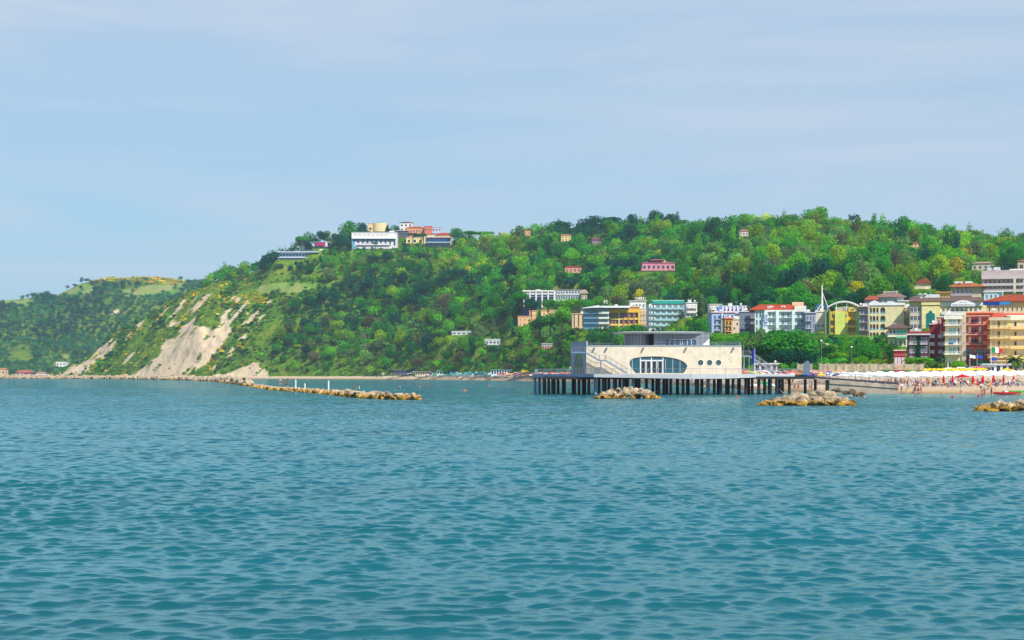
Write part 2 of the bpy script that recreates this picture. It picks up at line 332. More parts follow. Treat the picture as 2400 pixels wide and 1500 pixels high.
def ground_material():
    m = bpy.data.materials.new('hill_ground'); m.use_nodes = True; t = m.node_tree; b = t.nodes['Principled BSDF']
    b.inputs['Roughness'].default_value = 0.95; b.inputs['Specular IOR Level'].default_value = 0.1
    tc = N(t, 'ShaderNodeNewGeometry'); 
    def noise(s, sc3=(1,1,1), rot=(0,0,0), det=6):
        mp = N(t, 'ShaderNodeMapping'); mp.inputs['Scale'].default_value = sc3; mp.inputs['Rotation'].default_value = rot
        n = N(t, 'ShaderNodeTexNoise'); n.inputs['Scale'].default_value = s; n.inputs['Detail'].default_value = det; n.inputs['Roughness'].default_value = 0.65
        t.links.new(tc.outputs['Position'], mp.inputs[0]); t.links.new(mp.outputs[0], n.inputs[0]); return n
    def ramp(fac, stops):
        r = N(t, 'ShaderNodeValToRGB'); e = r.color_ramp.elements
        while len(e) < len(stops): e.new(0.5)
        for k, (p, c) in enumerate(stops): e[k].position = p; e[k].color = (*c, 1)
        t.links.new(fac, r.inputs[0]); return r
    g = ramp(noise(0.045).outputs[0], [(0.3,(0.045,0.110,0.012)),(0.45,(0.095,0.200,0.014)),(0.58,(0.170,0.270,0.020)),(0.72,(0.27,0.26,0.06))])
    g2 = ramp(noise(0.35).outputs[0], [(0.35,(0.45,0.5,0.45)),(0.6,(1.15,1.1,1.0))])
    gm = N(t, 'ShaderNodeMix', data_type='RGBA', blend_type='MULTIPLY'); gm.inputs[0].default_value = 1
    t.links.new(g.outputs[0], gm.inputs[6]); t.links.new(g2.outputs[0], gm.inputs[7])
    c = ramp(noise(0.12, (1, 0.35, 0.3), (0, 0.5, 0.3), 8).outputs[0], [(0.3,(0.30,0.24,0.15)),(0.45,(0.60,0.46,0.30)),(0.6,(0.78,0.58,0.35)),(0.75,(0.48,0.39,0.25))])
    def att(n):
        a = N(t, 'ShaderNodeAttribute'); a.attribute_name = n; return a
    fld = ramp(noise(0.03, (1,0.4,1)).outputs[0], [(0.40,(0.10,0.27,0.030)),(0.52,(0.22,0.31,0.06)),(0.65,(0.36,0.29,0.12))])
    m1 = N(t, 'ShaderNodeMix', data_type='RGBA'); t.links.new(att('cliff').outputs['Fac'], m1.inputs[0]); t.links.new(gm.outputs[2], m1.inputs[6]); t.links.new(c.outputs[0], m1.inputs[7])
    m2 = N(t, 'ShaderNodeMix', data_type='RGBA'); t.links.new(att('field').outputs['Fac'], m2.inputs[0]); t.links.new(m1.outputs[2], m2.inputs[6]); t.links.new(fld.outputs[0], m2.inputs[7])
    t.links.new(m2.outputs[2], b.inputs['Base Color'])
    bp = N(t, 'ShaderNodeBump'); bp.inputs['Strength'].default_value = 0.9; bp.inputs['Distance'].default_value = 1.6
    t.links.new(noise(0.22, (1,0.5,0.6), (0,0.5,0.3), 9).outputs[0], bp.inputs['Height']); t.links.new(bp.outputs[0], b.inputs['Normal'])
    return m
GM = ground_material()
def sand_material():
    m = bpy.data.materials.new('beach_sand'); m.use_nodes = True; t = m.node_tree; b = t.nodes['Principled BSDF']
    b.inputs['Roughness'].default_value = 0.95; g = N(t, 'ShaderNodeNewGeometry'); s = N(t, 'ShaderNodeSeparateXYZ'); t.links.new(g.outputs['Position'], s.inputs[0])
    n = N(t, 'ShaderNodeTexNoise'); n.inputs['Scale'].default_value = 0.5; n.inputs['Detail'].default_value = 8; t.links.new(g.outputs['Position'], n.inputs[0])
    a = N(t, 'ShaderNodeMath', operation='MULTIPLY_ADD'); a.inputs[1].default_value = 0.5; t.links.new(n.outputs[0], a.inputs[0]); t.links.new(s.outputs[2], a.inputs[2])
    r = N(t, 'ShaderNodeValToRGB'); e = r.color_ramp.elements; mr = N(t, 'ShaderNodeMapRange'); mr.inputs[1].default_value = 0; mr.inputs[2].default_value = 2.5
    t.links.new(a.outputs[0], mr.inputs[0]); t.links.new(mr.outputs[0], r.inputs[0])
    e[0].position = 0.1; e[0].color = (0.30,0.19,0.08,1); e[1].position = 0.30; e[1].color = (0.58,0.36,0.17,1); x = e.new(0.62); x.color = (0.62,0.47,0.32,1)
    t.links.new(r.outputs[0], b.inputs['Base Color'])
    bp = N(t, 'ShaderNodeBump'); bp.inputs['Strength'].default_value = 0.6; bp.inputs['Distance'].default_value = 0.3; t.links.new(n.outputs[0], bp.inputs['Height']); t.links.new(bp.outputs[0], b.inputs['Normal'])
    return m
uc = np.concatenate([np.arange(-400, -20, 30.), np.arange(-20, 2460, 5.), np.arange(2460, 3000, 30.)])
def rowsD(ks):
    out = []
    for k, n in ks:
        for i in range(n): out.append((k, i/n))
    out.append((ks[-1][0]+1, 0.0)); return out
def terr(name, ks, mats):
    rows = rowsD(ks); YY = np.zeros((len(rows), len(uc)))
    for i, (k, f) in enumerate(rows):
        a = np.interp(uc, TU, TD[k]); b = np.interp(uc, TU, TD[min(k+1, 8)]); YY[i] = a+(b-a)*f
    XX = (uc[None,:]-1200)*YY/F; ZZ = T(XX, YY)
    if mats is None: return XX, YY, ZZ
    cl = cliffmask(XX, YY, ZZ).astype(float); fl = fieldmask(XX, YY, ZZ).astype(float)
    return grid_mesh(name, XX, YY, ZZ, mats, {'cliff': cl, 'field': fl})
tag(link('beach', terr('beach', [(0,6),(1,5),(2,24),(3,6)], [sand_material()])), kind='structure')
tag(link('hillside', terr('hillside', [(4,60),(5,60),(6,90),(7,14)], [GM])), kind='structure')
# far headland beyond the cape
u2 = np.arange(-600, 800, 6.0); d2 = np.concatenate([np.arange(2150, 2780, 9.0), np.arange(2780, 3800, 80.)])
YY = np.repeat(d2[:,None], len(u2), 1); XX = (u2[None,:]-1200)*YY/F; ZZ = T2(XX, YY)
U2, V2 = scr(XX, YY, ZZ)
F2 = [[(60,690),(130,680),(150,667),(175,662),(240,672),(200,690),(180,697),(140,698),(100,690)], [(0,700),(60,700),(100,712),(60,722),(0,716)], [(270,684),(330,672),(400,664),(440,668),(420,690),(350,700),(290,698)],
      [(95,838),(128,834),(128,842),(100,844)], [(130,836),(160,833),(158,846),(130,845)]]
B2 = [[(200,656),(300,646),(380,646),(450,660),(440,669),(380,667),(300,666),(225,669)]]
fl2 = np.zeros(U2.shape, bool)
for p in F2: fl2 |= inpoly(U2+(fbm(XX/40, YY/40, 3)-.5)*30, V2+(fbm(XX/40+9, YY/40, 3)-.5)*12, p)
br2 = np.zeros(U2.shape, bool)
for p in B2: br2 |= inpoly(U2, V2, p)
tag(link('headland_hill', grid_mesh('headland_hill', XX, YY, ZZ, [GM], {'cliff': (inpoly(U2, V2, [(256,732),(275,727),(296,730),(284,738),(262,739)])*1.0), 'field': fl2*1.0})), kind='structure')

# ------------------------------------------------------------ sea
def sea():
    cu = np.concatenate([np.linspace(-9000, -700, 40, endpoint=False), np.linspace(-700, -60, 60, endpoint=False),
                         np.linspace(-60, 2460, 700, endpoint=False), np.linspace(2460, 3200, 60, endpoint=False), np.linspace(3200, 11000, 41)])
    D = [2.0]
    while D[-1] < 45000:
        d = D[-1]; st = 0.5 if d < 20 else (0.055+0.0011*(d-20) if d < 480 else d*0.05)
        D.append(d+st)
    D = np.array(D); YY = np.repeat(D[:,None], len(cu), 1); XX = (cu[None,:]-1200)*YY/F
    Zs = np.zeros(YY.shape); dX = np.zeros(YY.shape); dY = np.zeros(YY.shape)
    r2 = np.random.default_rng(3); near = D < 700; Y = YY[near]; Xn = XX[near]
    step = np.gradient(D)[near][:,None]; colstep = np.gradient(cu)[None,:]*Y/F
    z = np.zeros(Y.shape); dx = np.zeros(Y.shape); dy = np.zeros(Y.shape)
    calm = 1.0-0.75*np.clip((Y-np.interp(cu, TU, TD[1])[None,:]+75)/40, 0, 1)      # smooth shallow water inside the breakwaters
    patch = 0.65+0.8*fbm(Xn/22+5, Y/30, 3)
    for i in range(84):
        lam = 0.24*(1.050**i)*(0.9+0.2*r2.random()); k = 2*math.pi/lam
        th = r2.normal(-1.50, 0.36) if r2.random() < 0.85 else r2.uniform(-math.pi, math.pi)
        kx = k*math.cos(th); ky = k*math.sin(th); ph = r2.uniform(0, 6.28)
        slope = 0.050*math.exp(-(math.log(lam/0.55)/1.05)**2)+0.004
        a = slope/k
        fade = np.clip((lam/(2.2*step*abs(math.sin(th))+2.2*colstep*abs(math.cos(th))+1e-6))-1, 0, 1)
        if lam > 1.2: fade = fade*(calm)
        if lam < .5: fade = fade*1.25
        A = a*fade*patch*calm
        q = kx*Xn+ky*Y+ph; s = np.sin(q); c = np.cos(q)
        z += A*c; dx -= A*(kx/k)*s*1.25; dy -= A*(ky/k)*s*1.25
    Zs[near] = z; XX[near] += dx; YY = YY.copy(); YY[near] += dy
    m = bpy.data.materials.new('sea_water'); m.use_nodes = True; t = m.node_tree; b = t.nodes['Principled BSDF']
    b.inputs['Roughness'].default_value = 0.05; b.inputs['IOR'].default_value = 1.5; b.inputs['Specular IOR Level'].default_value = 0.5
    g = N(t, 'ShaderNodeNewGeometry')
    def nz(s, sx, sy, det, dist=0.0):
        mp = N(t, 'ShaderNodeMapping'); mp.inputs['Scale'].default_value = (sx, sy, 1); mp.inputs['Rotation'].default_value = (0,0,0.15)
        n = N(t, 'ShaderNodeTexNoise'); n.inputs['Scale'].default_value = s; n.inputs['Detail'].default_value = det; n.inputs['Roughness'].default_value = 0.6; n.inputs['Distortion'].default_value = dist
        t.links.new(g.outputs['Position'], mp.inputs[0]); t.links.new(mp.outputs[0], n.inputs[0]); return n
    big = nz(0.012, 0.6, 1.6, 4)
    cr = N(t, 'ShaderNodeValToRGB'); e = cr.color_ramp.elements
    e[0].position = 0.35; e[0].color = (0.002,0.080,0.084,1); e[1].position = 0.65; e[1].color = (0.002,0.135,0.165,1)
    t.links.new(big.outputs[0], cr.inputs[0])
    sh = N(t, 'ShaderNodeAttribute'); sh.attribute_name = 'shallow'
    mx = N(t, 'ShaderNodeMix', data_type='RGBA'); mx.inputs[7].default_value = (0.075,0.27,0.27,1)
    t.links.new(sh.outputs['Fac'], mx.inputs[0]); t.links.new(cr.outputs[0], mx.inputs[6]); df = N(t, 'ShaderNodeBsdfDiffuse'); gl_ = N(t, 'ShaderNodeBsdfGlossy'); gl_.inputs['Color'].default_value = (0.74, 1.0, 0.99, 1); gl_.inputs['Roughness'].default_value = 0.06
    fr_ = N(t, 'ShaderNodeFresnel'); fr_.inputs['IOR'].default_value = 2.0; ms = N(t, 'ShaderNodeMixShader'); t.nodes.remove(b)
    t.links.new(mx.outputs[2], df.inputs[0]); t.links.new(fr_.outputs[0], ms.inputs[0]); t.links.new(df.outputs[0], ms.inputs[1]); t.links.new(gl_.outputs[0], ms.inputs[2]); t.links.new(ms.outputs[0], t.nodes['Material Output'].inputs['Surface'])
    n1 = nz(2.6, 0.8, 1.3, 5, 0.4); n2 = nz(0.8, 0.5, 1.5, 3, 0.2)
    ad = N(t, 'ShaderNodeMath', operation='MULTIPLY_ADD'); ad.inputs[1].default_value = 19.0
    fd = N(t, 'ShaderNodeAttribute'); fd.attribute_name = 'ripple'
    mu = N(t, 'ShaderNodeMath', operation='MULTIPLY'); t.links.new(n2.outputs[0], mu.inputs[0]); t.links.new(fd.outputs['Fac'], mu.inputs[1])
    t.links.new(mu.outputs[0], ad.inputs[0]); t.links.new(n1.outputs[0], ad.inputs[2])
    bp = N(t, 'ShaderNodeBump'); bp.inputs['Strength'].default_value = 1.0; bp.inputs['Distance'].default_value = 0.022
    t.links.new(ad.outputs[0], bp.inputs['Height'])
    for q_ in (df, gl_, fr_): t.links.new(bp.outputs[0], q_.inputs['Normal'])
    w1 = np.interp(cu, TU, TD[1]); dist = w1[None,:]-YY
    shal = np.clip(1-dist/150, 0, 1)**1.3*(cu[None,:] > 560)*np.clip((cu[None,:]-560)/200, 0, 1)
    rip = np.clip((YY-60)/150, 0, 1)*(0.35+0.65*np.clip(dist/60, 0, 1))
    tag(link('sea', grid_mesh('sea', XX, YY, Zs, [m], {'shallow': shal, 'ripple': rip})), kind='structure')
sea()
# ------------------------------------------------------------ foliage
def leaf_mat(name, trans=0.42):
    m = bpy.data.materials.new(name); m.use_nodes = True; t = m.node_tree; t.nodes.clear()
    o = N(t, 'ShaderNodeOutputMaterial'); d = N(t, 'ShaderNodeBsdfDiffuse'); tr = N(t, 'ShaderNodeBsdfTranslucent'); mx = N(t, 'ShaderNodeMixShader')
    a = N(t, 'ShaderNodeAttribute'); a.attribute_name = 'leafcol'; oi = N(t, 'ShaderNodeObjectInfo')
    c = N(t, 'ShaderNodeMix', data_type='RGBA', blend_type='MULTIPLY'); c.inputs[0].default_value = 1
    t.links.new(a.outputs['Color'], c.inputs[6]); t.links.new(oi.outputs['Color'], c.inputs[7])
    y = N(t, 'ShaderNodeMix', data_type='RGBA', blend_type='MULTIPLY'); y.inputs[0].default_value = 1; y.inputs[7].default_value = (1.25,1.2,0.6,1)
    t.links.new(c.outputs[2], y.inputs[6]); t.links.new(c.outputs[2], d.inputs[0]); t.links.new(y.outputs[2], tr.inputs[0])
    mx.inputs[0].default_value = trans; t.links.new(d.outputs[0], mx.inputs[1]); t.links.new(tr.outputs[0], mx.inputs[2]); t.links.new(mx.outputs[0], o.inputs[0])
    return m
LEAF = leaf_mat('leaves')
BARK = mat('bark', (96,78,60), 0.9, 0.3, 2.0)

def crown_points(kind, n, r):
    """centres, outward directions and a clump number for n leaf faces of a crown about 1 unit in radius, base of the tree at z = 0"""
    if kind == 'round':
        nl = 9; lc = r.normal(0, 1, (nl, 3)); lc /= np.linalg.norm(lc, axis=1)[:,None]; lc *= (0.35+0.35*r.random(nl))[:,None]
        lc[:,2] = lc[:,2]*0.75+1.25; lr = 0.34+0.26*r.random(nl)
        lc = np.vstack([lc, [[0,0,1.2]]]); lr = np.append(lr, 0.6)
    elif kind == 'tall':
        nl = 10; lc = np.stack([r.normal(0,.22,nl), r.normal(0,.22,nl), np.linspace(0.6, 2.7, nl)], 1); lr = 0.5-0.11*np.abs(lc[:,2]-1.2)+0.1*r.random(nl)
    elif kind == 'cone':
        nl = 9; zc = np.linspace(0.5, 2.6, nl); lc = np.stack([r.normal(0,.08,nl), r.normal(0,.08,nl), zc], 1); lr = 0.72*(1-(zc-0.4)/2.5)+0.12
    elif kind == 'pine':      # flat-topped umbrella pine
        nl = 9; a = r.random(nl)*6.28; q = 0.75*np.sqrt(r.random(nl)); lc = np.stack([q*np.cos(a), q*np.sin(a), 1.9-0.25*q*q+0.1*r.random(nl)], 1); lr = 0.30+0.12*r.random(nl)
    elif kind == 'bush':
        nl = 6; a = r.random(nl)*6.28; q = 0.55*np.sqrt(r.random(nl)); lc = np.stack([q*np.cos(a), q*np.sin(a), 0.42+0.25*r.random(nl)], 1); lr = 0.36+0.22*r.random(nl)
    w = lr**2; k = r.choice(len(lr), n, p=w/w.sum())
    d = r.normal(0, 1, (n, 3)); d /= np.linalg.norm(d, axis=1)[:,None]
    rad = lr[k]*(0.72+0.36*r.random(n)**0.6); sq = np.array([1,1,0.55 if kind == 'pine' else 0.85])
    p = lc[k]+d*rad[:,None]*sq
    return p, d, k
def leaf_geo(kind, n, size, seed, quad=False):
    r = np.random.default_rng(seed); p, d, k = crown_points(kind, n, r)
    nr = d*0.75+r.normal(0, 0.55, (n, 3)); nr[:,2] += 0.25; nr /= np.linalg.norm(nr, axis=1)[:,None]
    a = np.cross(nr, r.normal(0, 1, (n, 3))); a /= np.linalg.norm(a, axis=1)[:,None]; b = np.cross(nr, a)
    s = (size*(0.6+0.8*r.random(n)))[:,None]
    if quad:
        v = np.stack([p-a*s, p-b*s*.6, p+a*s, p+b*s*.7], 1)
    else:
        v = np.stack([p-a*s*1.1-b*s*.6, p+a*s*1.0-b*s*.7, p+b*s*1.2], 1)
    tint = np.stack([0.8+0.45*r.random(n), 0.8+0.4*r.random(n), 0.7+0.5*r.random(n)], 1)
    cl = np.random.default_rng(seed+5).uniform(0.78, 1.25, 20)[k]
    return v, tint*cl[:,None]
def raw_mesh(name, V, per, cols, mats):
    me = bpy.data.meshes.new(name); nv = len(V); nf = nv//per
    me.vertices.add(nv); me.vertices.foreach_set('co', V.astype(np.float32).ravel())
    me.loops.add(nv); me.loops.foreach_set('vertex_index', np.arange(nv, dtype=np.int32))
    me.polygons.add(nf); me.polygons.foreach_set('loop_start', np.arange(0, nv, per, dtype=np.int32))
    me.update(calc_edges=True)
    for m in mats: me.materials.append(m)
    a = me.attributes.new('leafcol', 'FLOAT_COLOR', 'POINT')
    a.data.foreach_set('color', np.concatenate([cols, np.ones((nv, 1))], 1).astype(np.float32).ravel())
    return me
# individual trees: shared crown and trunk meshes, a few of each kind
CROWNS = {}; TRUNKS = {}
for kd, n, s in (('round', 1500, .085), ('tall', 1300, .085), ('cone', 1200, .075), ('pine', 1100, .075), ('bush', 900, .075)):
    CROWNS[kd] = []; TRUNKS[kd] = []
    for j in range(4 if kd == 'round' else 2):
        v, c = leaf_geo(kd, n, s, 100+j*7+len(kd), True)
        CROWNS[kd].append(raw_mesh('crown_'+kd, v.reshape(-1, 3), 4, np.repeat(c, 4, 0), [LEAF]))
        mb = MB(); rr = random.Random(j); top = {'round':1.2,'tall':2.2,'cone':2.2,'pine':1.75,'bush':0.4}[kd]
        lean = rr.uniform(-.1, .1); mb.tube((0,0,-0.4), (lean*.5,0,top*.55), .09, .06, 7)
        mb.tube((lean*.5,0,top*.53), (lean,0,top), .06, .03, 6)
        for q in range(5):
            an = q*1.3+rr.random(); ln = {'round':.6,'tall':.3,'cone':.3,'pine':.65,'bush':.35}[kd]
            z0 = top*(.45+.1*q)*.9; mb.tube((lean*.6,0,z0), (lean+ln*math.cos(an), ln*math.sin(an), z0+ln*.6), .035, .015, 5)
        TRUNKS[kd].append(mb.mesh('trunk', BARK))
def add_tree(x, y, r, h, kind, col, label, cat='tree', name=None, group=None, z=None):
    z = float(T(x, y)) if z is None else z
    hh = {'round':1.95,'tall':2.95,'cone':2.9,'pine':2.25,'bush':1.05}[kind]
    o = thing(name or {'round':'broadleaf_tree','tall':'poplar_tree','cone':'cypress_tree','pine':'umbrella_pine','bush':'shrub'}[kind], label, cat, (x, y, z), random.uniform(0, 6.28), group)
    j = random.randrange(len(CROWNS[kind]))
    c = link('crown', CROWNS[kind][j], o); c.scale = (r, r, h/hh); c.color = (*col, 1)
    t = link('trunk', TRUNKS[kind][j], o); t.scale = (r, r, h/hh); t['label'] = None
    del t['label']
    return o
PAL = {  # leaf colours
 'dark green': (0.024,0.170,0.028), 'deep blue-green': (0.008,0.110,0.058), 'mid green': (0.052,0.31,0.026), 'bright green': (0.135,0.42,0.012),
 'yellow-green': (0.23,0.40,0.012), 'grey-green': (0.13,0.21,0.080), 'golden yellow': (0.52,0.50,0.010), 'brownish olive': (0.15,0.15,0.065), 'pale green': (0.16,0.33,0.075)}
PN = list(PAL)
# candidate trees on a jittered grid over the hill
def scatter(x0, x1, y0, y1, g, seed):
    r = np.random.default_rng(seed); gx, gy = np.meshgrid(np.arange(x0, x1, g), np.arange(y0, y1, g))
    gx = gx+r.uniform(-.45, .45, gx.shape)*g; gy = gy+r.uniform(-.45, .45, gy.shape)*g
    return gx.ravel(), gy.ravel()
bxs = []
for k, (u0,u1,vt,vb,D,dep) in BP.items(): bxs.append((X(u0,D), X(u1,D), D, D+dep, u0, u1, vt, vb))
bxs.append((10, 52, 330, 380, 1240, 1745, 770, 925))
def blocks(x, y, z, r, h, hf=1.0):
    u, vb = scr(x, y, z); vt = vb-h*F/y; ru = r*F/y; bad = np.zeros(x.shape, bool)
    for (a, b, c, d, u0, u1, t, bt) in bxs:
        bad |= (x > a-r*0.8-1) & (x < b+r*0.8+1) & (y > c-r-2) & (y < d+r)
        hide = (0.25 if c > 900 else 0.18)*hf
        bad |= (y < c) & (u+ru*.8 > u0) & (u-ru*.8 < u1) & (vt < bt-(bt-t)*hide) & (vb > t)
    return bad
gx, gy = scatter(-620, 760, 430, 1800, 6.9, 11)
u = 1200+F*gx/gy
k4 = np.interp(u, TU, TD[4]); k7 = np.interp(u, TU, TD[7]); ok = (u > -30) & (u < 2850) & (gy > k4-2) & (gy < k7+25)
gx, gy, u, k4, k7 = gx[ok], gy[ok], u[ok], k4[ok], k7[ok]; gz = T(gx, gy)
r = np.random.default_rng(5); n = len(gx); _, v = scr(gx, gy, gz)
cl = cliffmask(gx, gy, gz); fd = fieldmask(gx, gy, gz)
# bare grassy headland left of column 650 carries only scrub
bare = (u < 470) | inpoly(u, v, [(440,690),(500,668),(560,655),(640,640),(760,650),(770,700),(690,720),(690,760),(650,800),(640,880),(430,880)])
wood = ~cl & ~fd & ~bare
rad = np.where(r.random(n) < 0.32, r.uniform(4.6, 6.8, n), r.uniform(2.8, 4.4, n)); ht = rad*r.uniform(1.7, 2.5, n)
low = np.clip((gy-k4)/60, 0, 1); rad = rad*(0.65+0.35*low); ht = ht*(0.55+0.45*low)
park = (u > 1690) & (gy < np.interp(u, TU, TD[5])+10)           # planted slope in front of the hotels
rad = np.where(park, rad*0.72, rad); ht = np.where(park, ht*0.6, ht)
ne = fbm(gx/70+2, gy/70, 3); nb = fbm(gx/28+31, gy/28, 2)
pal = np.zeros(n, int)
sel = ne*0.55+nb*0.45+r.normal(0, 0.075, n)
edges = np.quantile(sel, [0.15, 0.36, 0.64, 0.79, 0.88, 0.935, 0.943, 0.958])
order = ['deep blue-green','dark green','mid green','bright green','yellow-green','grey-green','golden yellow','brownish olive','pale green']
idx = np.digitize(sel, edges); pal = np.array([PN.index(order[i]) for i in range(9)])[idx]
rt = (u > 1650) & (u < 2330) & (v > 575) & (v < 668) & (fbm(gx/60+7, gy/60+3, 2) > 0.46)
pal = np.where(rt & (r.random(n) < 0.7), r.choice([PN.index('pale green'), PN.index('bright green'), PN.index('yellow-green')], n), pal)
ye = (u > 1040) & (u < 1240) & (v > 575) & (v < 650) & (fbm(gx/30, gy/30, 2) > 0.5)
pal = np.where(ye, r.choice([PN.index('golden yellow'), PN.index('yellow-green'), PN.index('bright green')], n, p=[.16,.47,.37]), pal)
te = (u < 1000) & (r.random(n) < 0.5); pal = np.where(te & (pal == PN.index('bright green')), PN.index('mid green'), pal)
te = (u > 640) & (u < 1000) & (v < 800) & (r.random(n) < 0.26); pal = np.where(te, PN.index('deep blue-green'), pal)
sh = (u < 1300) & (v > 740) & (r.random(n) < 0.32); pal = np.where(sh, r.choice([PN.index('grey-green'), PN.index('brownish olive'), PN.index('bright green')], n), pal)
kind = r.choice(['round','tall','cone','pine'], n, p=[.86,.09,.03,.02])
ridge = (gy > k7-25) & (u > 1050); kind = np.where(ridge & (r.random(n) < 0.12), 'pine', kind)
rad = np.where(ridge, rad*1.15, rad)
rad = np.where((kind == 'tall') | (kind == 'cone'), rad*0.6, rad); ht = np.where(kind == 'tall', ht*1.25, ht)
keep = wood & ~blocks(gx, gy, gz, rad, ht)
rad2 = rad*0.55; ht2 = ht*0.45; k2 = wood & ~keep & ~blocks(gx, gy, gz, rad2, ht2); rad = np.where(k2, rad2, rad); ht = np.where(k2, ht2, ht); keep |= k2
kind = np.where(k2, 'bush', kind)
# which trees show, and how large: paint far to near into a coarse id picture
W_, H_ = 1024, 640; idb = -np.ones((H_, W_), int); k_ = 1024/2400
occ = sorted([(d, ('t', i)) for i, d in zip(np.nonzero(keep)[0], gy[keep])]+[(b[2], ('b', j)) for j, b in enumerate(bxs)], reverse=True, key=lambda q: q[0])
tyy, txx = np.mgrid[0:H_, 0:W_]
for d, (ty, i) in occ:
    if ty == 'b':
        b = bxs[i]; x0, x1, y0, y1 = [int(max(0, q*k_)) for q in (b[4], b[5], b[6], b[7])]; idb[y0:y1+3, x0:x1+1] = -2; continue
    uu = u[i]*k_; vv = v[i]*k_; rr = rad[i]*F/gy[i]*k_; hh = ht[i]*F/gy[i]*k_
    x0, x1, y0, y1 = int(uu-rr), int(uu+rr)+1, int(vv-hh), int(vv)+1
    if x1 < 0 or x0 >= W_ or y1 < 0: continue
    x0 = max(x0, 0); y0 = max(y0, 0); s = idb[y0:y1, x0:x1]
    if s.size == 0: continue
    e = ((txx[y0:y1, x0:x1]-uu)/rr)**2+((tyy[y0:y1, x0:x1]-(vv-hh*.55))/(hh*.5))**2 < 1; s[e] = i
cnt = np.bincount(idb[idb >= 0].ravel(), minlength=n)
big = [i for i in np.argsort(-cnt) if keep[i]][:262]
isbig = np.zeros(n, bool); isbig[big] = True

TRS = dict(gx=gx, gy=gy, gz=gz, rad=rad, ht=ht, pal=pal, kind=kind, u=u, v=v)
# ---- woodland: every other tree of the wood, one mass
def mass(name, xs, ys, zs, rads, hts, pals, kinds, label, dens=1.0, seed=1, palcols=None):
    rr = np.random.default_rng(seed); VV = []; CC = []
    P = np.array([PAL[p] for p in PN]) if palcols is None else palcols
    lods = [60, 110, 180, 300]
    px = rads*F*k_/ys*2; lod = np.digitize(px*px*dens, [60, 110, 200])
    for kd in set(kinds):
        hh = {'round':1.95,'tall':2.95,'cone':2.9,'pine':2.25,'bush':1.05}[kd]
        for l in range(4):
            for var in range(4):
                ii = np.nonzero((kinds == kd) & (lod == l) & (np.arange(len(xs)) % 4 == var))[0]
                if not len(ii): continue
                V, c = leaf_geo(kd, lods[l], 1.55/math.sqrt(lods[l]), 900+var*13+l*5+len(kd))
                a = rr.uniform(0, 6.28, len(ii)); ca, sa = np.cos(a), np.sin(a); s = rads[ii]; sz = hts[ii]/hh
                x = (V[None,...,0]*ca[:,None,None]-V[None,...,1]*sa[:,None,None])*s[:,None,None]+xs[ii][:,None,None]
                y = (V[None,...,0]*sa[:,None,None]+V[None,...,1]*ca[:,None,None])*s[:,None,None]+ys[ii][:,None,None]
                z = V[None,...,2]*sz[:,None,None]+zs[ii][:,None,None]-0.3
                VV.append(np.stack([x, y, z], -1).reshape(-1, 3).astype(np.float32))
                jit = rr.uniform(0.62, 1.42, (len(ii), 1))*rr.uniform(0.88, 1.12, (len(ii), 3))
                col = (P[pals[ii]]*jit)[:,None,:]*c[None]
                CC.append(np.repeat(col.reshape(-1, 3), 3, 0).astype(np.float32))
    V = np.concatenate(VV); Cc = np.concatenate(CC); print(name, len(V)//3, 'faces', len(xs), 'plants')
    return tag(link(name, raw_mesh(name, V, 3, Cc, [LEAF])), label, None, None, 'stuff')
kk = keep & ~isbig
o = mass('woodland', gx[kk], gy[kk], gz[kk], rad[kk], ht[kk], pal[kk], kind[kk], 'dense mixed green wood covering the long coastal hill')
# ---- undergrowth on the planted slopes in front of the hotels
ux, uy = scatter(-40, 420, 455, 1120, 3.4, 61); uu_ = 1200+F*ux/uy; q = (uu_ > 1180) & (uu_ < 2140) & (uy > np.interp(uu_, TU, TD[4])-6) & (uy < np.interp(uu_, TU, TD[5])+45)
ux, uy, uu_ = ux[q], uy[q], uu_[q]; uz = T(ux, uy); rr_u = np.random.default_rng(66); nu = len(ux); ur = rr_u.uniform(1.3, 2.6, nu); uh = ur*rr_u.uniform(.7, 1.3, nu)
q = ~blocks(ux, uy, uz, ur, uh, 1.5)
up = rr_u.choice([PN.index('dark green'), PN.index('mid green'), PN.index('bright green'), PN.index('yellow-green'), PN.index('deep blue-green'), PN.index('golden yellow')], nu, p=[.2,.32,.24,.12,.10,.02])
mass('undergrowth', ux[q], uy[q], uz[q], ur[q], uh[q], up[q], np.full(q.sum(), 'bush'), 'dense mixed bushes on the slope below the hotels', 1.0, 62)
# ---- scrub on the bare headland and field edges
sx, sy = scatter(-600, -150, 1380, 1760, 3.6, 21); su = 1200+F*sx/sy
k4b = np.interp(su, TU, TD[3]); k7b = np.interp(su, TU, TD[7]); q = (su > 128) & (su < 780) & (sy > k4b) & (sy < k7b+20); sx, sy, su = sx[q], sy[q], su[q]
sz_ = T(sx, sy); _, sv = scr(sx, sy, sz_); scl = cliffmask(sx, sy, sz_); sfd = fieldmask(sx, sy, sz_)
sb = (su < 470) | inpoly(su, sv, [(440,690),(500,668),(560,655),(640,640),(760,650),(770,700),(690,720),(690,760),(650,800),(640,880),(430,880)])
r = np.random.default_rng(8); n2 = len(sx); dn = fbm(sx/16+5, sy/30, 3)
band = fbm((su*.74+sv*.67)/7+13, (su*.67-sv*.74)/60, 2)       # strips of growth running down the slope
pk = sb & (~sfd | (r.random(n2) < .06)) & ((dn > 0.44) | (r.random(n2) < 0.25)) & (~scl | (r.random(n2) < 0.05))
sr = r.uniform(0.9, 2.3, n2)*np.where(dn > 0.58, 1.5, 1); sh_ = sr*r.uniform(0.7, 1.2, n2)
toe = (sv > 862); sr = np.where(toe, sr*.7, sr)
broom = ((band > 0.53) & (r.random(n2) < 0.75) & (su < 590)) | inpoly(su+(dn-.5)*20, sv, [(560,690),(590,680),(640,700),(620,718),(560,712)])
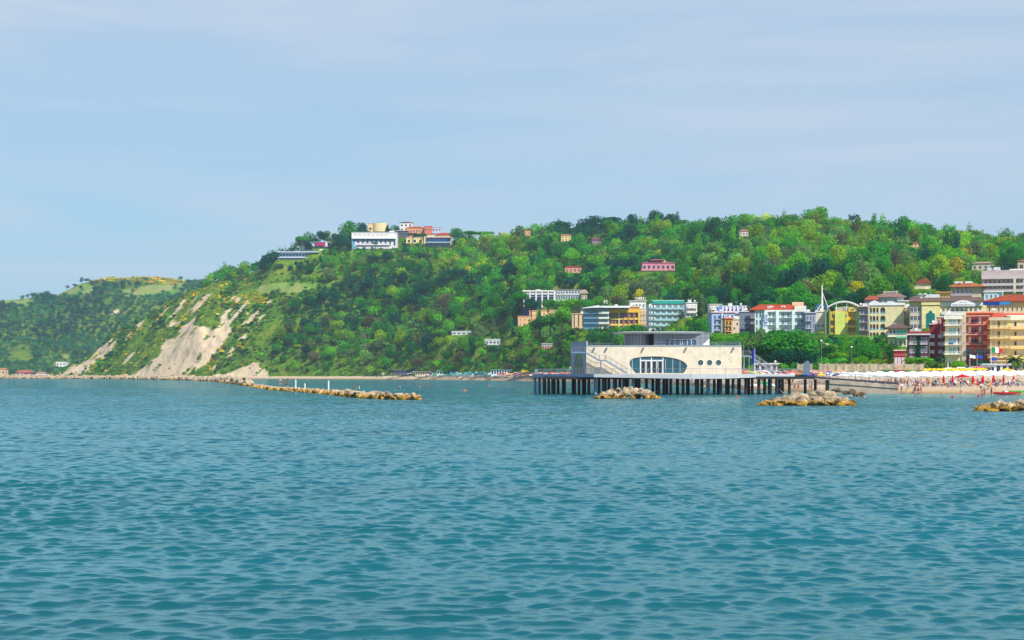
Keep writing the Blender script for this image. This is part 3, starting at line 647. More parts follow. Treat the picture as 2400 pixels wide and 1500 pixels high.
pp = r.choice([PN.index('dark green'), PN.index('mid green'), PN.index('brownish olive'), PN.index('grey-green'), PN.index('bright green'), PN.index('deep blue-green')], n2, p=[.22,.2,.16,.12,.2,.1])
g1 = pk & ~broom
g1 &= ~blocks(sx, sy, sz_, sr, sh_)
mass('scrub', sx[g1], sy[g1], sz_[g1], sr[g1], sh_[g1], pp[g1], np.full(g1.sum(), 'bush'), 'low dark green and olive scrub over the steep headland', 1, 3)
g2 = broom & ~scl & sb & ~sfd & (r.random(n2) < .8)
bc = np.array([(0.72,0.55,0.012), (0.60,0.52,0.015), (0.34,0.40,0.02)])
mass('broom_bushes', sx[g2], sy[g2], sz_[g2], sr[g2]*.85, sh_[g2]*.8, r.integers(0, 3, g2.sum()), np.full(g2.sum(), 'bush'), 'yellow flowering broom in strips down the headland slope', 1, 4, bc)
# ---- far woods on the headland behind
hx, hy = scatter(-1400, -350, 2190, 2790, 9.5, 31); hu = 1200+F*hx/hy; q = (hu > -60) & (hu < 640); hx, hy, hu = hx[q], hy[q], hu[q]; hz = T2(hx, hy); _, hv = scr(hx, hy, hz)
r = np.random.default_rng(9); n3 = len(hx); f3 = np.zeros(n3, bool)
for p in F2: f3 |= inpoly(hu+(fbm(hx/40, hy/40, 3)-.5)*30, hv+(fbm(hx/40+9, hy/40, 3)-.5)*12, p)
b3 = np.zeros(n3, bool)
for p in B2: b3 |= inpoly(hu, hv, p)
bare3 = inpoly(hu, hv, [(252,732),(275,726),(300,730),(284,740),(262,741)])
k3 = (~f3 | (r.random(n3) < 0.06)) & ~(b3 & (r.random(n3) < .95)) & ~bare3 & (hz > 1.0)
r3 = r.uniform(3, 5.8, n3); h3 = r3*r.uniform(1.4, 2.0, n3); k3 &= ~blocks(hx, hy, hz, r3, h3)
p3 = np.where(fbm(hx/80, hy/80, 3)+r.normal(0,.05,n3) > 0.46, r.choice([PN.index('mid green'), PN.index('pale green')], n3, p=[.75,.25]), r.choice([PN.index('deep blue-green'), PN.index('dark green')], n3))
mass('headland_wood', hx[k3], hy[k3], hz[k3], r3[k3], h3[k3], p3[k3], np.full(k3.sum(), 'round'), 'far headland wood with distance haze in its dark blue-green leaf colour', 1.4, 5, np.where(np.arange(len(PN))[:,None] == PN.index('pale green'), [(0.06,0.25,0.10)], np.where(np.arange(len(PN))[:,None] == PN.index('mid green'), [(0.022,0.19,0.085)], [(0.010,0.115,0.080)])))  # greens shifted to teal: part of the distance haze is in the leaf colour
b3k = b3 & (r.random(n3) < .9)
mass('headland_broom', hx[b3k], hy[b3k], hz[b3k], r3[b3k]*1.2, h3[b3k]*.35, r.integers(0, 2, b3k.sum()), np.full(b3k.sum(), 'bush'), 'yellow broom in flower along the far headland top', 1.4, 6, bc)
# ------------------------------------------------------------ the pier and the house on it
STONE = bpy.data.materials.new('pale_stone'); STONE.use_nodes = True
def _stone():
    t = STONE.node_tree; b = t.nodes['Principled BSDF']; b.inputs['Roughness'].default_value = 0.9
    tc = N(t, 'ShaderNodeTexCoord'); v = N(t, 'ShaderNodeTexVoronoi'); v.inputs['Scale'].default_value = 1.15; t.links.new(tc.outputs['Object'], v.inputs[0])
    r = N(t, 'ShaderNodeMapRange'); r.inputs[1].default_value = 0.09; r.inputs[2].default_value = 0.16; r.inputs[3].default_value = 0.55; r.inputs[4].default_value = 1.0
    t.links.new(v.outputs['Distance'], r.inputs[0])
    n = N(t, 'ShaderNodeTexNoise'); n.inputs['Scale'].default_value = 0.7; n.inputs['Detail'].default_value = 8; t.links.new(tc.outputs['Object'], n.inputs[0])
    c = N(t, 'ShaderNodeValToRGB'); e = c.color_ramp.elements; e[0].position = .35; e[0].color = (0.78,0.66,0.49,1); e[1].position = .65; e[1].color = (0.88,0.76,0.58,1)
    t.links.new(n.outputs[0], c.inputs[0])
    m = N(t, 'ShaderNodeMix', data_type='RGBA', blend_type='MULTIPLY'); m.inputs[0].default_value = 1
    t.links.new(c.outputs[0], m.inputs[6]); t.links.new(r.outputs[0], m.inputs[7])
    br = N(t, 'ShaderNodeTexBrick'); br.inputs['Scale'].default_value = 1.0; br.inputs['Color1'].default_value = (1,1,1,1); br.inputs['Color2'].default_value = (.94,.94,.93,1)
    br.inputs['Mortar'].default_value = (.85,.84,.82,1); br.inputs['Mortar Size'].default_value = 0.012; br.inputs['Brick Width'].default_value = 1.2; br.inputs['Row Height'].default_value = 0.6
    mp = N(t, 'ShaderNodeMapping'); mp.inputs['Rotation'].default_value = (R(90),0,0); t.links.new(tc.outputs['Object'], mp.inputs[0]); t.links.new(mp.outputs[0], br.inputs[0])
    m2 = N(t, 'ShaderNodeMix', data_type='RGBA', blend_type='MULTIPLY'); m2.inputs[0].default_value = 1
    st = N(t, 'ShaderNodeTexNoise'); st.inputs['Scale'].default_value = 1.0; st.inputs['Detail'].default_value = 6; mps = N(t, 'ShaderNodeMapping'); mps.inputs['Scale'].default_value = (1.7, 1.7, .16); t.links.new(tc.outputs['Object'], mps.inputs[0]); t.links.new(mps.outputs[0], st.inputs[0])
    sr_ = N(t, 'ShaderNodeMapRange'); sr_.inputs[1].default_value = .52; sr_.inputs[2].default_value = .72; sr_.inputs[3].default_value = 1.0; sr_.inputs[4].default_value = .90; t.links.new(st.outputs[0], sr_.inputs[0])
    m3 = N(t, 'ShaderNodeMix', data_type='RGBA', blend_type='MULTIPLY'); m3.inputs[0].default_value = 1; t.links.new(m.outputs[2], m3.inputs[6]); t.links.new(sr_.outputs[0], m3.inputs[7])
    t.links.new(m3.outputs[2], m2.inputs[6]); t.links.new(br.outputs[0], m2.inputs[7]); t.links.new(m2.outputs[2], b.inputs['Base Color'])
_stone()
ZINC = mat('zinc_panel', (150,152,162), 0.5, 0.1, 0.5, 0.25, 0.5); ZDARK = mat('dark_joint', (62,64,72), 0.7, 0.1)
STEEL = mat('galvanised_steel', (158,164,172), 0.45, 0.12, 1.5, 0.5, 0.5); PILE = mat('shaded_dark_pile', (34,36,40), 0.6, 0.35, 1.2, 0, 0.4)  # piles: dark concrete, with the shadow under the deck in the colour
FASC = mat('fascia_steel', (196,196,198), 0.5, 0.1, 0.4, 0.1); FBLUE = mat('fascia_shade_stair_blue', (122,146,172), 0.5, 0.12, 0.4, 0.1)  # blue-grey holds the shade of the left fascia; the stair shares it
CONC = mat('old_concrete', (178,160,142), 0.9, 0.4, 0.35, 0, 0.2, 0.3); DECKM = mat('deck_boards', (150,140,128), 0.85, 0.2, 1.0)
WHITE = mat('white_paint', (236,236,232), 0.5, 0.05, 0.5); TEAL = glass('teal_glass', (28,84,100)); DGLASS = glass('dark_glass', (22,32,42)); BGLASS = glass('blue_glass', (40,84,120))
GREYSHADE = mat('shaded_side_grey', (164,170,184), 0.85, 0.12, 0.5)  # grey puts the shade of the house's left face into its wall colour
DZ = 4.0
def along(p, q, t): return (p[0]+(q[0]-p[0])*t, p[1]+(q[1]-p[1])*t)
# deck outline, front edge from the left tip round the bulging walkway to the bridge
fr = [(X(1392,334),334), (X(1460,333),333.2), (X(1540,332.5),332.5), (X(1620,332),332.0), (X(1700,333.5),333.5), (X(1780,338),338), (X(1862,345),345)]
lt = (X(1250,348), 348); lb_ = (X(1258,368), 368); rb = (X(1862,368), 368)
pier = thing('pier', 'long steel and concrete pier platform on rows of dark round piles', 'pier', (X(1550,345), 345, 0))
def loc_(p): return (p[0]-pier.location.x, p[1]-345)
outl = [loc_(lt)]+[loc_(p) for p in fr]+[loc_(rb), loc_(lb_)]
MB().prism(outl, DZ-0.42, DZ-0.004).build('deck', DECKM, pier)
def edge(mb, pts, z0, z1, off, th, m=0):
    for a, b in zip(pts[:-1], pts[1:]):
        d = Vector((b[0]-a[0], b[1]-a[1])); nrm = Vector((d.y, -d.x)).normalized()
        p0 = (a[0]+nrm.x*off, a[1]+nrm.y*off); p1 = (b[0]+nrm.x*off, b[1]+nrm.y*off)
        q0 = (p0[0]+nrm.x*th, p0[1]+nrm.y*th); q1 = (p1[0]+nrm.x*th, p1[1]+nrm.y*th)
        mb.prism([q0, q1, p1, p0], z0, z1, m)
    return mb
o = edge(MB(), outl[:2], DZ-0.56, DZ+0.05, 0.01, 0.10).build('fascia', FBLUE, pier); o['label'] = 'left platform fascia with its shade painted blue-grey'
mb = MB(); F1 = outl[1:8]; hh = [0.58, 0.66, 0.78, 0.9, 0.85, 0.6]
for i in range(6):
    a, b = F1[i], F1[i+1]; d = Vector((b[0]-a[0], b[1]-a[1])); nn = Vector((d.y, -d.x)).normalized()*.12
    z0, z1 = DZ-hh[i], DZ-(hh[i+1] if i < 5 else .5)
    mb.add([(a[0]+nn.x,a[1]+nn.y,z0),(b[0]+nn.x,b[1]+nn.y,z1),(b[0],b[1],z1),(a[0],a[1],z0),(a[0]+nn.x,a[1]+nn.y,DZ+.05),(b[0]+nn.x,b[1]+nn.y,DZ+.05),(b[0],b[1],DZ+.05),(a[0],a[1],DZ+.05)],
           [(3,2,1,0),(4,5,6,7),(0,1,5,4),(1,2,6,5),(2,3,7,6),(3,0,4,7)])
mb.build('fascia', FASC, pier)
# beams under the deck
mb = MB()
for yy in (2.4, 9.5, 16.5): mb.box(outl[0][0]+2, outl[8][0]-1, -10+yy, -10+yy+.5, DZ-.95, DZ-.43)
mb.build('beam', PILE, pier)
# piles: three rows, each pile a part of its own
pm = MB().tube((0,0,-2.2), (0,0,DZ-.43), .30, .30, 14).mesh('pile', PILE); lm_ = mat('lit_pile', (128,152,180), 0.55, 0.2, 1.0)  # lit piles get a paler copy, the daylight put into the colour
def pile(x, y, light=False):
    o = link('pile', pm, pier, (x-pier.location.x, y-345, 0))
    if light: paint(o, 0, lm_); o['label'] = 'pile painted pale blue-grey where lit'
for i, uu in enumerate((1254,1264,1277,1286,1295,1308,1320,1343,1357,1367,1380)):
    y = 348.6-(uu-1250)/142*11.5 if i % 2 == 0 else 350.5; pile(X(uu, y+1), y+1, i in (0,1))
for i, uu in enumerate((1396,1404,1414,1427,1440,1453,1462,1471,1484,1498,1515,1530,1544,1556,1572,1588,1601,1613,1632,1645,1660,1674,1689,1703,1718,1733,1748,1763,1778,1792)):
    y = 336.2 if i % 2 == 0 else 341.5
    if uu > 1700: y += (uu-1700)/162*9
    pile(X(uu, y), y, i in (0, 8, 20))
for i, uu in enumerate((1806,1820,1834,1850)): pile(X(uu, 350+i), 350+i, i in (0,1))
for uu in range(1275, 1850, 24): pile(X(uu, 362), 362)
# deck rails, each run a part
def rail(mb, pts, z, h=1.08, sp=1.6, wires=4, post=.05):
    for a, b in zip(pts[:-1], pts[1:]):
        a = Vector(a); b = Vector(b); za = z if len(a) == 2 else a.z; zb = z if len(b) == 2 else b.z
        a3 = Vector((a.x, a.y, za)); b3 = Vector((b.x, b.y, zb)); ln = (b3-a3).length; n = max(1, round(ln/sp))
        for i in range(n+1):
            p = a3.lerp(b3, i/n); mb.bar(p, p+Vector((0,0,h)), post)
        up = Vector((0,0,h)); mb.tube(a3+up, b3+up, .035, n=6)
        for k in range(1, wires+1):
            q = Vector((0,0,h*k/(wires+1))); mb.bar(a3+q, b3+q, .014)
    return mb
ins = [(p[0], p[1]+.25) for p in outl[1:8]]
rail(MB(), [(outl[9][0]+.2, outl[9][1]-.2), (outl[0][0]+.25, outl[0][1]+.1), (outl[1][0]+.1, outl[1][1]+.25)], DZ, sp=.9).build('railing', STEEL, pier)
rail(MB(), ins, DZ).build('railing', STEEL, pier)
rail(MB(), [(outl[8][0], outl[8][1]-.2), (outl[9][0], outl[9][1]-.2)], DZ).build('railing', STEEL, pier)

# ---- the house
HD = 342.0; A = (X(1374,HD), HD); B_ = (X(1738,HD), HD); HT = 5.55
house = thing('pier_house', 'pale stone seafront hall with a long curved glass opening standing on the pier', 'building', (A[0], HD, DZ))
Wd = B_[0]-A[0]
def hx(u): return X(u, HD)-A[0]
def hz(v): return Z(v, HD)-DZ
# big glazed opening: flattened oval cut off at floor level
oval = [(hx(1200+a/4), max(.12, hz(740+c/4))) for a, c in ((1160,538),(1135,510),(1110,478),(1101,450),(1105,425),(1125,406),(1150,396),(1190,389),(1250,383),(1350,381),(1420,384),(1480,391),(1540,402),(1590,420),(1626,443),(1643,468),(1636,495),(1622,520),(1608,538))]
cx = hx(1543)
def circ(u, v, r, n=24): return [(hx(u)+r*math.cos(2*math.pi*i/n), hz(v)+r*math.sin(2*math.pi*i/n)) for i in range(n)]
cs = [(1642,850), (1663,850), (1684,850)]
holed([(0,0.004),(Wd,0.004),(Wd,HT),(0,HT)], [oval]+[circ(a, b, .62) for a, b in cs], 0, .4).build('front_wall', STONE, house)
# left splayed face with its tall arch, right and back walls
LB = (X(1338, 356)-A[0], 356-HD); ln = math.hypot(*LB); ang = math.atan2(LB[1], LB[0])
ar = arch(ln*.47, .12, ln*.66, 4.5, 14)
lw = holed([(0,0.004),(ln,0.004),(ln,HT+1.1),(0,HT+1.1)], [[(ln-p[0], p[1]) for p in ar]], 0, .35)
lo = lw.build('side_wall', GREYSHADE, house, (LB[0], LB[1], 0), ang+math.pi)
g = MB().xz([(ln-p[0], p[1]) for p in ar], .08, .12).build('window', TEAL, lo)
mb = MB()
for k in range(1, 7): mb.box(ln*.22+k*ln*.62/7, ln*.22+k*ln*.62/7+.12, .02, .08, .12, 3.2)
for k in (1.3, 2.6): mb.box(ln*.24, ln*.82, .03, .07, k, k+.06)
mb.build('mullion', STEEL, g)
MB().prism([(Wd-.3,.4),(Wd,.4),(Wd+1.6,14.3),(Wd+1.3,14.3)], 0.004, HT).build('side_wall', STONE, house)
MB().prism([(LB[0]+.4,LB[1]-.3),(Wd+1.3,14.0),(Wd+1.3,14.3),(LB[0],LB[1])], 0.004, HT-.01).build('back_wall', STONE, house)
RP = [(.02,.02),(Wd-.02,.02),(Wd+1.5,14.2),(LB[0]+.1,LB[1]-.1)]
MB().prism(RP, HT-.30, HT-.10).build('roof_deck', DECKM, house)
mb = MB(); edge(mb, [(.0,0),(Wd,0)], HT, HT+.28, -.3, .34); mb.build('parapet', STEEL, house)
# glazing inside the opening
gw = MB().xz([(cx+(p[0]-cx)*1.01, p[1]) for p in oval], .22, .26).build('window', TEAL, house); gw['label'] = 'long oval glazed opening'
mb = MB(); z_, zt = .12, hz(844.5)
for uu in (1501,1527,1554): mb.box(hx(uu)-.09, hx(uu)+.09, .12, .24, z_, zt+.5)
for uu in (1514,1540): mb.box(hx(uu)-.05, hx(uu)+.05, .14, .24, z_, zt)
mb.box(hx(1501), hx(1554), .13, .24, zt-.08, zt+.08)
for uu in (1482,1560,1577,1594): mb.box(hx(uu)-.03, hx(uu)+.03, .16, .22, .3, hz(842))
mb.build('frame', WHITE, gw)
mb = MB()
for k, uu in enumerate((1507.5,1520.5,1533.5,1547.5)):
    d = MB(); w = .44; d.box(hx(uu)-w, hx(uu)-w+.07, .10, .16, z_, zt-.1); d.box(hx(uu)+w-.07, hx(uu)+w, .10, .16, z_, zt-.1); d.box(hx(uu)-w+.07, hx(uu)+w-.07, .10, .16, zt-.18, zt-.1); d.box(hx(uu)-w+.07, hx(uu)+w-.07, .10, .16, z_, z_+.12)
    d.box(hx(uu)-w+.07, hx(uu)+w-.07, .17, .19, z_+.12, zt-.18, 1)
    d.build('glass_door', [WHITE, DGLASS], house)
PORT = glass('porthole_glass', (70,88,96))
for a, b in cs:
    f = MB(); n = 24; o_, i_ = circ(a, b, .66), circ(a, b, .56)
    for k in range(n):
        q = [o_[k], o_[(k+1)%n], i_[(k+1)%n], i_[k]]; f.xz(q, -.05, .1)
    w = f.build('round_window', WHITE, house); MB().xz(circ(a, b, .6), .12, .15).build('pane', PORT, w)
for uu in (1393,1422,1508,1608,1719): MB().box(hx(uu)-.16, hx(uu)+.16, -.75, .0, hz(817)-.0, hz(817)+.22).build('rain_spout', STEEL, house)
rail(MB(), [(Wd*.45,.25),(Wd-.1,.25),(Wd+1.3,14.0),(LB[0]+.5,LB[1]-.4)], HT-.1, 1.0, 1.8, 3, .04).build('roof_railing', STEEL, house)
# upper storey: curved zinc drum and zinc pavilion under a thin disc roof
def up(u, D): return (X(u, D)-A[0], D-HD)
drum = []
x0, _ = up(1467, 348); x1, _ = up(1528, 348)
for i in range(13):
    a = math.pi+math.pi*i/12; drum.append(((x0+x1)/2+(x1-x0)/2*math.cos(a), 8.0+3.2*math.sin(a)))
drum += [(x1, 12.0), (x0, 12.0)]
MB().prism(drum, HT-.1, HT+2.75).build('drum_wall', ZINC, house)
mb = MB()
for i in range(1, 12):
    p = drum[i]; mb.box(p[0]-.03, p[0]+.03, p[1]-.06, p[1]+.02, HT+.1, HT+2.6)
mb.build('seam', ZDARK, house)
px0, px1 = up(1533, 346)[0], up(1663, 346)[0]; pw = px1-px0; w0 = 4.0
stad = []; sx0, sx1, sz0, sz1 = up(1557, 346)[0]-px0, up(1632, 346)[0]-px0, .35, 1.65; rr_ = (sz1-sz0)/2
for i in range(9): a = -math.pi/2+math.pi*i/8; stad.append((sx1-rr_+rr_*math.cos(a), (sz0+sz1)/2+rr_*math.sin(a)))
for i in range(9): a = math.pi/2+math.pi*i/8; stad.append((sx0+rr_+rr_*math.cos(a), (sz0+sz1)/2+rr_*math.sin(a)))
pv = holed([(0,0),(pw,0),(pw,2.75),(0,2.75)], [stad], 0, .25).build('pavilion_wall', ZINC, house, (px0, w0, HT-.1))
MB().box(0, .2, .25, 8, 0, 2.75).box(pw-.2, pw, .25, 8, 0, 2.75).box(.2, pw-.2, 7.8, 8, 0, 2.75).build('pavilion_side', ZINC, house, (px0, w0, HT-.1))
w = MB().xz(stad, .12, .15).build('window', BGLASS, pv)
mb = MB()
for a in (.17,.33,.5,.56,.72,.85): mb.box(sx0+(sx1-sx0)*a-.05, sx0+(sx1-sx0)*a+.05, .02, .12, sz0+.01, sz1-.01)
mb.box(sx0+(sx1-sx0)*.17, sx0+(sx1-sx0)*.85, .03, .11, sz1-.12, sz1-.02)
mb.build('frame', WHITE, w)
mb = MB()
for i in range(1, 12): mb.box(pw*i/12-.025, pw*i/12+.025, -.03, 0, 0.02 if not 2 < i < 9 else 1.75, 2.7)
mb.box(0.02, pw-.02, -.025, 0, 1.86, 1.90); mb.build('seam', ZDARK, pv)
o = MB().add([(px1-.02,w0-.02,HT),(px1-1.9,w0-.02,HT),(px1-.02,w0-.02,HT+1.7),(px1-.02,w0-.06,HT),(px1-1.9,w0-.06,HT),(px1-.02,w0-.06,HT+1.7)], [(3,5,4),(0,1,2),(0,2,5,3),(1,4,5,2),(0,3,4,1)]).build('wall_brace', WHITE, house)
rf = []
for i in range(40):
    a = 2*math.pi*i/40; rf.append((up(1555,348)[0]+(up(1673,348)[0]-up(1436,348)[0])/2*math.copysign(abs(math.cos(a))**.8, math.cos(a)), 8.2+6.4*math.sin(a)*(1 if math.sin(a) > 0 else .97)))
rmb = MB(); n = len(rf); top = [(p[0], p[1], HT+2.98) for p in rf]; c = (up(1555,348)[0], 8.2)
mid = [(c[0]+(p[0]-c[0])*.97, c[1]+(p[1]-c[1])*.97, HT+2.66) for p in rf]; up2 = [(c[0]+(p[0]-c[0])*.8, c[1]+(p[1]-c[1])*.8, HT+3.12) for p in rf]
rmb.add(mid+top+up2, [tuple(range(n-1,-1,-1)), tuple(range(2*n,3*n))]+[(i,(i+1)%n,n+(i+1)%n,n+i) for i in range(n)]+[(n+i,n+(i+1)%n,2*n+(i+1)%n,2*n+i) for i in range(n)])
rmb.build('disc_roof', mat('roof_sheet', (205,205,205), .5, .08), house)
mb = MB()      # stair from the roof terrace down the front
def sp(u, v, D=339.6): return (X(u, D)-A[0], D-HD, Z(v, D)-DZ)
P = [sp(1339,826), sp(1371,826), sp(1405,845), sp(1419,845), sp(1470,875)]
st = thing_stair = MB()
for a, b in zip(P[:-1], P[1:]):
    for off in (0, 1.2): st.bar((a[0],a[1]+off,a[2]), (b[0],b[1]+off,b[2]), .08, .26)
    if abs(a[2]-b[2]) < .01: st.box(a[0], b[0], a[1]+.04, a[1]+1.16, a[2]-.06, a[2]+.02)
    else:
        n = round(abs(a[2]-b[2])/.175)
        for i in range(n):
            t = (i+.5)/n; st.box(a[0]+(b[0]-a[0])*t-.15, a[0]+(b[0]-a[0])*t+.15, a[1]+.04, a[1]+1.16, a[2]+(b[2]-a[2])*t, a[2]+(b[2]-a[2])*t+.04)
so_ = st.build('stair', FBLUE, house)
rail(MB(), [Vector(p) for p in P], 0, 1.05, 1.3, 3, .05).build('handrail', STEEL, so_)
rail(MB(), [Vector((p[0], p[1]+1.2, p[2])) for p in P[1:]], 0, 1.05, 1.3, 2, .05).build('handrail', STEEL, so_)
MB().tube((P[3][0]-.9,P[3][1]+.1,0.01), (P[3][0]-.9,P[3][1]+.1,P[3][2]-.1), .08).tube((P[3][0]-.9,P[3][1]+1.1,0.01), (P[3][0]-.9,P[3][1]+1.1,P[3][2]-.1), .08).build('post', FBLUE, so_)
# stair going down on the right, to the bridge end
S = [(X(1741,352),352,Z(836,352)), (X(1757,352),352,Z(836,352)), (X(1816,352),352,Z(876,352))]
t2 = thing('outdoor_stair', 'grey steel stair descending from the pier house roof towards the beach', 'stair', (S[0][0], 352, DZ))
q = [Vector((p[0]-S[0][0], 0, p[2]-DZ+.1)) for p in S]; st = MB()
for a, b in zip(q[:-1], q[1:]):
    for off in (0, 1.5): st.bar((a.x, off, a.z), (b.x, off, b.z), .1, .3)
n = 20
for i in range(n):
    p = q[1].lerp(q[2], (i+.5)/n); st.box(p.x-.16, p.x+.16, .05, 1.45, p.z, p.z+.04)
st.box(q[0].x, q[1].x, .05, 1.45, q[0].z-.05, q[0].z+.02); st.build('flight', STEEL, t2)
rail(MB(), q, 0, 1.1, 1.2, 4, .06).build('handrail', STEEL, t2); rail(MB(), [p+Vector((0,1.5,0)) for p in q], 0, 1.1, 1.2, 4, .06).build('handrail', STEEL, t2)
MB().tube((.3,.1,.0), (.3,.1,q[0].z), .09).tube((1.3,.1,.0), (1.3,.1,q[0].z), .09).tube((.3,1.4,.0), (.3,1.4,q[0].z), .09).tube((q[1].x,.2,q[1].z), (q[1].x-.2,.2,q[1].z+2.0), .04).tube((.2,.2,q[1].z), (.2,.2,q[1].z+2.6), .05).build('post', STEEL, t2)
# bridge to the shore on a concrete abutment
br = thing('footbridge', 'sloping grey footbridge from the pier to the sand', 'bridge', (X(1862,357), 357, 0))
bx = lambda u, D=352: X(u, D)-br.location.x
zs = [(1863, DZ), (1945, Z(885,352)), (2005, Z(889,352)), (2105, Z(896.5,352))]
mb = MB(); pts = [(bx(a), z) for a, z in zs]
mb.xz(pts+[(p[0], p[1]-.42) for p in pts[::-1]], -5, -4.8, 1); mb.xz([(p[0], p[1]-.02) for p in pts]+[(p[0], p[1]-.35) for p in pts[::-1]], -4.79, 2.0)
mb.build('deck', [DECKM, ZDARK], br)
rail(MB(), [Vector((p[0], -4.7, p[1])) for p in pts], 0, 1.1, 1.5, 4, .06).build('railing', STEEL, br); rail(MB(), [Vector((p[0], 1.9, p[1])) for p in pts], 0, 1.1, 1.5, 3, .06).build('railing', STEEL, br)
ab = thing('abutment', 'weathered brown concrete abutment wall holding the footbridge on the beach', 'wall', (X(1944,353), 352.2, 0))
ax = lambda u: X(u, 352)-ab.location.x
tp = [(ax(1944), Z(885.5,352)-.45), (ax(2005), Z(889.5,352)-.45), (ax(2106), Z(897,352)-.45)]
MB().xz(tp+[(ax(2106), -1.5), (ax(1944), -1.5)], .0, 4.4).build('wall', CONC, ab)
MB().xz([(p[0], p[1]-.004) for p in tp]+[(p[0], p[1]-.75) for p in tp[::-1]], -.25, -.004).build('cap', CONC, ab)
for i, uu in enumerate((1894,1918)):
    pl = link('pile', pm, br, (bx(uu), -1.5, -.6)); 
gate = thing('steel_gate', 'tall grey oval steel gate standing on the footbridge', 'gate', (X(1889,352), 351.2, DZ))
go = [(-.0,0),(.9,0)]; 
gp = [(-.75,0),(.75,0)]+[(.75*math.cos(a)+.15*math.sin(a), 1.3+1.5*math.sin(a)) for a in [math.pi*i/12 for i in range(13)]]
MB().xz(gp, 0, .12).build('leaf', mat('gate_steel', (110,122,140), .5, .1, 1, .3), gate)
mb = MB()
for k in range(6): mb.box(-.6+k*.24, -.56+k*.24, -.04, 0, .1, 2.3)
mb.build('bar', STEEL, gate)
# things standing on the pier
def flagpole(x, y, z, h, cols, fw, fh, label, drop=.3, furled=False):
    t = thing('flagpole', label, 'flag', (x, y, z)); MB().tube((0,0,0), (0,0,h), .05, .035, 8).build('pole', WHITE, t)
    nn = 8; n3 = len(cols)
    for k, c in enumerate(cols):
        a = MB(); vs = []
        for i in range(nn+1):
            s = (k+i/nn)/n3; xx = (-.06-s*fw*.35) if furled else .06+s*fw; zz0 = h-.15-(s*drop*2 if furled else s*drop); w = .12*math.sin(s*9)
            vs += [(xx, w, zz0), (xx, w, zz0-fh), (xx, w+.02, zz0-fh), (xx, w+.02, zz0)]
        fs = []
        for i in range(nn):
            b = i*4
            for e in range(4): fs.append((b+e, b+(e+1)%4, b+4+(e+1)%4, b+4+e))
        fs += [(0,1,2,3), (nn*4+3,nn*4+2,nn*4+1,nn*4)]
        a.add(vs, fs); a.build('flag_cloth', M(c, .8), t)
    return t
flagpole(X(1769,349), 349, DZ, 5.4, [(28,60,170)], 1.6, 3.0, 'drooping dark blue flag on a white pole beside the pier stair', .2, True)
